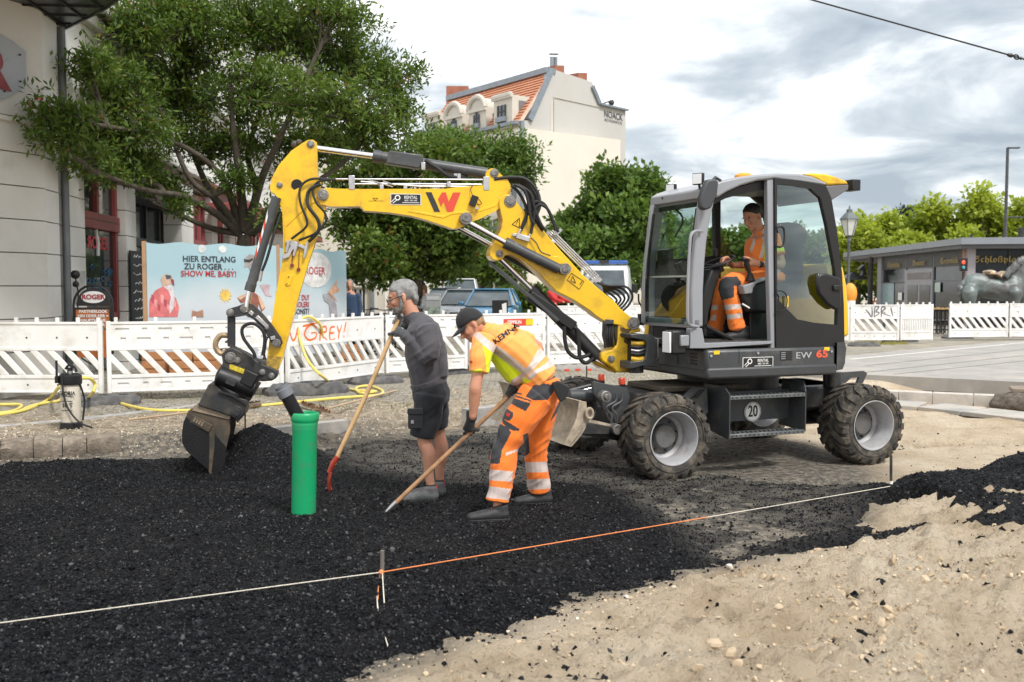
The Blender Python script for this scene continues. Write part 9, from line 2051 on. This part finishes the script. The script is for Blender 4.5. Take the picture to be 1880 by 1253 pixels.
#  BRONZE HORSE
YH_ = 31.0; BRZ = bpy.data.materials.new('bronze'); BRZ.use_nodes = True; nt = BRZ.node_tree; bb_ = nt.nodes['Principled BSDF']; bb_.inputs['Roughness'].default_value = 0.5; bb_.inputs['Metallic'].default_value = 0.35
tcn = nt.nodes.new('ShaderNodeTexCoord'); nt.links.new(ramp(nt, noise(nt, tcn.outputs['Object'], 1.7,6,0.65,0.4), [(0.32,(0.05,0.042,0.038)),(0.46,(0.12,0.12,0.118)),(0.62,(0.17,0.205,0.20)),(0.8,(0.28,0.29,0.29))]), bb_.inputs['Base Color'])
hsr = thing('horse_statue', 'greenish bronze horse statue with saddle and curly mane at the right edge', 'statue', tuple(pY(1830,600, YH_)[:2]) + (0,)); h = lambda x, y, dY=0: pY(*kd(x, y), YH_ + dY)
b = MB(); limb(b, [h(470,540), h(530,520), h(620,530), h(760,560), h(880,580), h(980,560), h(1060,560)], [(.24,.26),(.30,.36),(.32,.38),(.32,.35),(.32,.36),(.34,.40),(.30,.38)], (0,1,0))
limb(b, [h(1010,540), h(1080,440), h(1130,330), h(1190,250)], [(.24,.46),(.20,.42),(.17,.32),(.14,.26)], (0,1,0)); limb(b, [h(1180,260), h(1260,290), h(1330,370)], [(.14,.20),(.12,.15),(.09,.11)], (0,1,0))
for x, dY in ((500,-.28),(540,.28),(1010,-.25),(1080,.25)): limb(b, [h(x, 600, dY), h(x + 10,760, dY), h(x - 15,860, dY), h(x, 1010, dY)], [.26,.14,.10,.09])
hb = fuse(b, 'body', [BRZ], hsr, 0.03,6,0.012,4)
b = MB();
for k in range(5): limb(b, [h(430 + 8 * k, 490 + 5 * k, -.1 + .05 * k), h(398 + 10 * k, 560,-.1 + .05 * k), h(390 + 14 * k, 640,-.1 + .05 * k), h(384 + 18 * k, 730 + 10 * k, -.1 + .05 * k)], [.07,.10,.09,.03])
fuse(b, 'tail', [BRZ], hb, 0.025,2,0.02,9)
b = MB(); r1 = random.Random(3)
for k in range(26): t_ = k / 25; x = 935 + 190 * t_ + r1.uniform(-15,15); y = 385 - 190 * t_ ** .8 + r1.uniform(-12,18); limb(b, [h(x + 30, y - 6,-.15), h(x, y + 4,-.28), h(x - 8, y + 34,-.33), h(x + 12, y + 54,-.34)], [.05,.065,.05,.03], n=3, seg=8)
fuse(b, 'mane', [BRZ], hb, 0.025,2)
b = MB(); limb(b, [h(700,400,0), h(760,400,0), h(830,440,0)], [(.36,.05),(.36,.06),(.30,.04)], (0,1,0)); limb(b, [h(690,372,0), h(750,372,0), h(820,410,0)], [(.26,.045),(.27,.06),(.2,.04)], (0,1,0)); limb(b, [h(840,420), h(880,385), h(925,412)], [(.22,.05),(.24,.07),(.2,.04)], (0,1,0)); fuse(b, 'saddle', [mat('polished_bronze', (0.42,0.30,0.20),0.35,0.6, var=0.3, vs=4)], hb, 0.025,3)
#  TREES
def leaf_mat(name, stops):
 m = bpy.data.materials.new(name); m.use_nodes = True; nt = m.node_tree; b = nt.nodes['Principled BSDF']; b.inputs['Roughness'].default_value = 0.5; b.inputs['Specular IOR Level'].default_value = 0.35
 at = nt.nodes.new('ShaderNodeAttribute'); at.attribute_name = 'tone'; c = ramp(nt, at.outputs['Fac'], stops); nt.links.new(c, b.inputs['Base Color'])
 tr = nt.nodes.new('ShaderNodeBsdfTranslucent'); nt.links.new(mixc(nt, 1.0, c, (1.0,1.0,0.55), 'MULTIPLY'), tr.inputs[0])
 mx = nt.nodes.new('ShaderNodeMixShader'); mx.inputs[0].default_value = 0.42; o = nt.nodes['Material Output']
 nt.links.new(b.outputs[0], mx.inputs[1]); nt.links.new(tr.outputs[0], mx.inputs[2]); nt.links.new(mx.outputs[0], o.inputs[0]); return m
LDK = leaf_mat('leaves_deep_green', [(0.0,(0.045,0.082,0.016)),(0.45,(0.095,0.16,0.028)),(0.9,(0.20,0.28,0.055)),(1.0,(0.26,0.14,0.05))])
LMD = leaf_mat('leaves_mid_green', [(0.0,(0.06,0.115,0.025)),(0.5,(0.12,0.205,0.045)),(1.0,(0.24,0.34,0.08))])
LLM = leaf_mat('leaves_lime_green', [(0.0,(0.22,0.29,0.035)),(0.5,(0.36,0.44,0.06)),(1.0,(0.52,0.56,0.10))])
LCN = leaf_mat('needles_dark', [(0.0,(0.012,0.028,0.018)),(1.0,(0.03,0.055,0.03))])
BARK = mat('bark', (0.075,0.062,0.046),0.95, var=0.35, vs=9, dirt=(0.15,0.13,0.10), dirt_amt=0.4, ds=6, bump=0.9, bs=22, bdist=0.02)
def leaves(name, clusters, per, size, m, parent, seed, aspect=0.36, spread=0.9, droop=0.1):
 """clusters: array of centre xyz, radius; one small folded blade per leaf"""
 rg = np.random.default_rng(seed); c = np.repeat(clusters, per, axis=0); n = len(c)
 d = rg.normal(size=(n, 3)); d /= np.linalg.norm(d, axis=1)[:, None]; rad = rg.random(n) ** 0.45
 p = c[:, :3] + d * (c[:, 3:4] * rad[:, None]) * np.array([1,1,0.75])
 ax = d * 0.7 + rg.normal(size=(n, 3)) * 0.55 + np.array([0,0,0.15 - droop]); ax /= np.linalg.norm(ax, axis=1)[:, None]
 s = np.cross(ax, rg.normal(size=(n, 3)) * 0.6 + np.array([0,0,1.0])); s /= np.linalg.norm(s, axis=1)[:, None] + 1e-9
 l = size * rg.uniform(0.6,1.25, n)[:, None]; w = l * aspect * 0.5; nn_ = np.cross(s, ax)
 v = np.stack([p, p + ax * l * 0.5 + s * w + nn_ * l * .04, p + ax * l, p + ax * l * 0.5 - s * w + nn_ * l * .04], 1).reshape(-1,3)
 rm = ROOTM[parent.name].inverted(); v = v + np.array([rm[0][3], rm[1][3], rm[2][3]])
 me = bpy.data.meshes.new(name); me.vertices.add(len(v)); me.vertices.foreach_set('co', v.ravel()); me.loops.add(4 * n); me.loops.foreach_set('vertex_index', np.arange(4 * n)); me.polygons.add(n)
 me.polygons.foreach_set('loop_start', np.arange(0,4 * n, 4)); me.polygons.foreach_set('loop_total', np.full(n, 4)); me.update(calc_edges=True)
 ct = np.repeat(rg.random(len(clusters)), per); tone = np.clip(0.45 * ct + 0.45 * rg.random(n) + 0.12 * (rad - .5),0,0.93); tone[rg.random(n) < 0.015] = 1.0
 at = me.attributes.new('tone', 'FLOAT', 'FACE'); at.data.foreach_set('value', tone)
 me.materials.append(m); o = bpy.data.objects.new(name, me); C.objects.link(o); o.parent = parent; ROOTM[o.name] = ROOTM[parent.name]; return o
def tree(name, label, base, trunk, blobs, nclus, per, size, m, seed, crad=0.28, group=None, limbs=None, tr=0.17, twigs=True, aspect=0.36, clr=None):
 """base: point; trunk: points up to the fork; blobs: (centre, rx, ry, rz)"""
 r0 = random.Random(seed); rg = np.random.default_rng(seed); t = thing(name, label, 'tree', tuple(base),0, group)
 b = MB(); n = len(trunk); b.tube(catmull(trunk, 4), [tr * (1.25 if i == 0 else 1) * (1 - 0.35 * i / (4 * (n - 1))) for i in range(4 * (n - 1) + 1)], 12)
 fork = V(trunk[-1]); B_ = [V(q[0]) for q in blobs]
 LP = []
 if limbs:
  for pts, r in limbs: P = catmull(pts, 5); LP += P[6:]; b.tube(P, [r * (1 - 0.75 * i / len(P)) + 0.01 for i in range(len(P))], 8)
 vol = np.array([q[1] * q[2] * q[3] for q in blobs]) ** 0.52; cnt = np.maximum(1,(vol / vol.sum() * nclus).astype(int)); cl = []
 for (c, rx, ry, rz), k in zip(blobs, cnt):
  c = V(c); j = V((r0.uniform(-.3,.3), r0.uniform(-.3,.3), r0.uniform(-.2,.3))) * rx
  fk = fork
  if LP: fk = min(LP, key=lambda p_: (p_ - c).length * (1.0 if p_.z < c.z else 1.5))
  mid = fk.lerp(c, 0.5) + V((0,0,-0.10 * (c - fk).length)) + j * 0.4
  jj = lambda k_: V((r0.uniform(-1,1), r0.uniform(-1,1), r0.uniform(-1,1))) * k_ * (c - fk).length
  P = catmull([fk - (V((0,0,0)) if LP else V((0,0, tr))), fk.lerp(mid, .55) + jj(.05), mid + jj(.06), mid.lerp(c, .55) + jj(.07), c], 4); rr = tr * 0.26; b.tube(P, [rr * (1 - 0.8 * i / len(P)) + 0.008 for i in range(len(P))], 7)
  for q in range(k):
   dd = rg.normal(size=3); dd /= np.linalg.norm(dd); rad = rg.random() ** 0.5 * r0.uniform(.62,1.42); p = V((c.x + dd[0] * rx * rad, c.y + dd[1] * ry * rad, c.z + dd[2] * rz * rad)); cl.append((p.x, p.y, p.z, crad * r0.uniform(.6,1.3)))
   if twigs and q % 2 == 0:
    s0 = P[int(len(P) * r0.uniform(.45,.98))]; mm = s0.lerp(p, .5) + V((r0.uniform(-.1,.1), r0.uniform(-.1,.1), r0.uniform(-.12,.05))) * rx; b.tube([s0, mm, p], [tr * .075, tr * .05,.004], 4, cap=False)
 b.build('trunk', BARK, t, smooth=60)
 leaves('crown', np.array(cl), per, size, m, t, seed, aspect); return t
def bl(lst, Y, jit=1.2, seed=1, dep=0.9):
 r0 = random.Random(seed); o = []
 for u, v, rx, rz in lst:
  y = Y + r0.uniform(-jit, jit) if not (lst is L1 and u < 300) else Y - 0.4 - min(4.2,(300 - u) / 180 * 4.0); k = y / F; o.append((pY(u, v, y), rx * k, max(rx, rz) * k * dep, rz * k))
 return o
Y1 = 18.8
L1 = [(250,55,90,75),(345,95,120,80),(440,30,130,80),(555,60,120,80),(640,120,95,75),(718,150,62,58),(735,205,40,35),(600,185,110,60),(480,170,120,75),(330,180,120,60),(215,165,95,55),(120,212,68,24),(90,222,38,12),(165,125,50,32),(225,245,100,36),(110,258,55,18),(150,290,60,22),
      (390,260,100,48),(560,262,100,42),(680,235,80,42),(610,20,80,45),(330,15,90,40),(300,335,50,28),(540,330,40,30),(330,382,26,12),(500,395,30,20),(250,300,60,24),(440,330,40,22),(560,395,24,18),(620,265,70,36),(200,320,50,16),(700,290,40,22)]
base1 = V((pY(452,528, Y1).x, Y1, PZ)); q1 = lambda u, v, dY=0: pY(u, v, Y1 + dY)
limbs1 = [([q1(440,430), q1(400,395,-.4), q1(340,362,-1.2), q1(270,350,-2.2), q1(180,318,-3.6)], .075),([q1(440,420), q1(415,340,-.2), q1(370,290,-.6), q1(290,250,-1.6), q1(170,228,-3.6)], .07),([q1(450,425), q1(440,330,-.2), q1(430,250,-.4), q1(420,150,-.3)], .09),
          ([q1(462,430), q1(500,380,.3), q1(540,320,.5), q1(600,260,.5), q1(660,210,.6)], .085),([q1(455,425), q1(480,330,-.3), q1(520,240,-.5), q1(560,150,-.6)], .08),([q1(445,430), q1(390,420,-.1), q1(330,395,-.2), q1(280,372,-.4)], .06),([q1(430,420), q1(385,350,.4), q1(350,270,.8), q1(320,180,1)], .07),([q1(448,425), q1(470,350,.8), q1(455,280,1), q1(480,190,1.2), q1(470,90,1)], .07),([q1(452,430), q1(520,400,-.3), q1(560,350,-.6), q1(640,290,-.8), q1(710,200,-.8)], .065),([q1(440,425), q1(400,370,-.5), q1(350,330,-.9), q1(310,240,-1), q1(260,120,-1.2)], .06)]
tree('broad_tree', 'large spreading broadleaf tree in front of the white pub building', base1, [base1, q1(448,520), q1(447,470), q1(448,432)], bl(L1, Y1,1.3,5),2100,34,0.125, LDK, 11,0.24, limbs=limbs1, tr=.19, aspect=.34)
Y2 = 27.0
L2 = [(650,405,48,45),(720,410,75,55),(800,415,70,55),(850,430,45,45),(680,465,62,34),(770,470,66,36),(830,475,45,30),(715,320,70,45),(790,300,70,40),(640,330,40,35),(700,508,36,12),(795,500,40,16),(650,500,26,14),(735,500,30,14)]
base2 = V((pY(765,528, Y2).x, Y2, PZ)); q2 = lambda u, v, dY=0: pY(u, v, Y2 + dY)
tree('street_tree', 'dark round street tree with iron guard standing behind the grey haired man', base2, [base2, q2(765,540), q2(763,490), q2(762,455)], bl(L2, Y2,1.3,6),700,32,0.19, LDK, 12,0.36, tr=.14, aspect=.5)
t = thing('tree_guard', 'black iron guard frame round the trunk of the second tree', 'tree guard', tuple(base2))
for dx in (-.16,.16):
 for dy in (-.16,.16): b = MB(); b.cyl(base2 + V((dx, dy, 0)), base2 + V((dx, dy, 2.1)),.02, seg=6); b.build('bar', BLK, t)
for z in (.6,1.3,2.0): b = MB(); b.tube([base2 + V((.2 * math.cos(a),.2 * math.sin(a), z)) for a in np.linspace(.785,.785 + 2 * math.pi, 5)], .02,5); b.build('hoop', BLK, t)
Y3 = 33.0
L3_ = [(880,285,62,32),(945,285,40,34),(820,262,50,22),(905,330,50,30),(850,320,50,30),(965,320,20,18),(790,262,30,18)]
base3 = V((pY(772,528, Y3).x, Y3, PZ)); q3 = lambda u, v, dY=0: pY(u, v, Y3 + dY)
tree('street_tree', 'light green tree rising above the boom in front of the gabled house', base3, [base3, q3(772,520), q3(785,430), q3(820,360)], bl(L3_, Y3,1.2,7),380,32,0.20, LMD, 13,0.34, tr=.13, aspect=.4)
Y5 = 48.0
L5 = [(885,482,40,24),(860,500,30,22),(915,500,30,20),(885,455,30,20),(935,490,22,18)]
base5 = V((pY(886,528, Y5).x, Y5, PZ)); tree('street_tree', 'small dark tree directly above the parked blue car', base5, [base5, pY(886,535, Y5), pY(886,515, Y5)], bl(L5, Y5,1.0,8),200,40,0.27, LDK, 14,0.5, tr=.12, aspect=.5)
Y4 = 42.0
L4 = [(1120,335,45,30),(1160,350,40,34),(1195,345,24,30),(1095,390,50,38),(1160,405,55,42),(1205,400,22,45),(1050,415,40,30),(1110,450,60,36),(1180,460,45,40),(1055,465,40,28),(1130,495,60,22),(1195,510,26,25),(1090,505,35,16),(1030,440,26,22)]
base4 = V((pY(1151,528, Y4).x, Y4, PZ)); q4 = lambda u, v, dY=0: pY(u, v, Y4 + dY)
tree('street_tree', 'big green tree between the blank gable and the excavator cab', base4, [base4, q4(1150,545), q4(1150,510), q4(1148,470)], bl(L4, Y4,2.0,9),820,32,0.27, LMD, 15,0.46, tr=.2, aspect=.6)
# lime trees behind the kiosk and behind the cab
def limetree(u, vt, w, label, Y=74, m=LLM, seed=1, nc=230, vb=520):
 hgt = vb - vt; L = [(u, vt + hgt * .16, w * .42, hgt * .13),(u - w * .25, vt + hgt * .32, w * .42, hgt * .16),(u + w * .25, vt + hgt * .30, w * .42, hgt * .16),(u, vt + hgt * .45, w * .6, hgt * .2),(u - w * .45, vt + hgt * .55, w * .4, hgt * .18),(u + w * .45, vt + hgt * .55, w * .4, hgt * .18),(u, vt + hgt * .75, w * .65, hgt * .2),(u - w * .4, vt + hgt * .85, w * .4, hgt * .15),(u + w * .4, vt + hgt * .85, w * .4, hgt * .15)]
 bs = V((pY(u, 528, Y).x, Y, PZ)); tree('lime_tree', label, bs, [bs, pY(u, 520, Y), pY(u, 500, Y), pY(u, vt + hgt * .6, Y)], bl(L, Y, 2.5, seed), nc, 34,0.42, m, seed, 0.75, 'trees beyond the kiosk and cab', tr=.22, twigs=True, aspect=.65)
for i, (u, vt, w, l, m, Y) in enumerate([(1575,398,60, 'bright tree just right of the lantern lamp', LLM, 72),(1628,392,46, 'narrow bright tree between the lantern lamp and the dark conifer', LLM, 76),(1712,362,66, 'tallest bright tree behind the middle of the kiosk roof', LLM, 74),(1668,430,60, 'low bright tree in front of the dark conifer', LLM, 70),(1755,408,50, 'lower bright tree left of the tall lamp post', LLM, 72),
  (1802,345,62, 'bright tree right beside the tall lamp post', LLM, 70),(1885,360,50, 'rightmost bright tree at the picture edge', LLM, 68),(1850,420,44, 'low bright tree behind the tall lamp post', LLM, 74),(1250,402,60, 'green tree seen through the front windscreen of the cab', LMD, 78),(1318,418,56, 'green tree seen through the open cab door left of the driver', LMD, 80),
  (1385,410,60, 'green tree hidden largely behind the driver', LMD, 76),(1455,415,60, 'green tree behind the rear side window of the cab', LMD, 80),(1520,425,50, 'green tree at the rear edge of the cab', LMD, 78),(1490,440,60, 'lower green tree behind the cab rear pillar', LMD, 86)]):
 limetree(u, vt, w, l, Y, m, 30 + i, 260 if m is LLM else 200)
# dark conifer
bs = V((pY(1664,528,84).x, 84, PZ)); cl = []; rg = np.random.default_rng(5)
tC = thing('conifer', 'dark conifer rising between the bright trees behind the kiosk', 'tree', tuple(bs)); b = MB(); b.cyl(bs, pY(1664,395,84),.25,.04,8); b.build('trunk', BARK, tC)
for k in range(150): v = rg.uniform(388,500); w = 6 + (v - 388) * .30; p = pY(1664 + rg.uniform(-w, w), v, 84 + rg.uniform(-1.5,1.5)); cl.append((p.x, p.y, p.z, .7))
leaves('crown', np.array(cl),34,.40, LCN, tC, 6,.3)
# soft green mass closing the horizon between the trees
n = 700; cl = []
for k in range(n): u = rg.uniform(1190,1900); Yk = rg.uniform(88,96); p = pY(u, rg.uniform(478,530), Yk); cl.append((p.x, p.y, max(p.z, .5),1.2))
hd = thing('hedge_dummy', 'x', 'x'); o = leaves('far_shrubs', np.array(cl),24,.60, LMD, hd, 8,.7); o.parent = None; bpy.data.objects.remove(hd); o['kind'] = 'stuff'; tag(o, 'green shrubbery closing the view beyond the square', 'shrubs')
n = 260; cl = []
for k in range(n): u = rg.uniform(930,1075); Yk = rg.uniform(50,54); p = pY(u, rg.uniform(535,570), Yk); cl.append((p.x, p.y, max(p.z, .4),.5))
hd = thing('hedge_dummy', 'x', 'x'); o = leaves('low_bushes', np.array(cl),24,.30, LDK, hd, 9,.6); o.parent = None; bpy.data.objects.remove(hd); o['kind'] = 'stuff'; tag(o, 'dark low bushes at the foot of the blank gable', 'bushes')
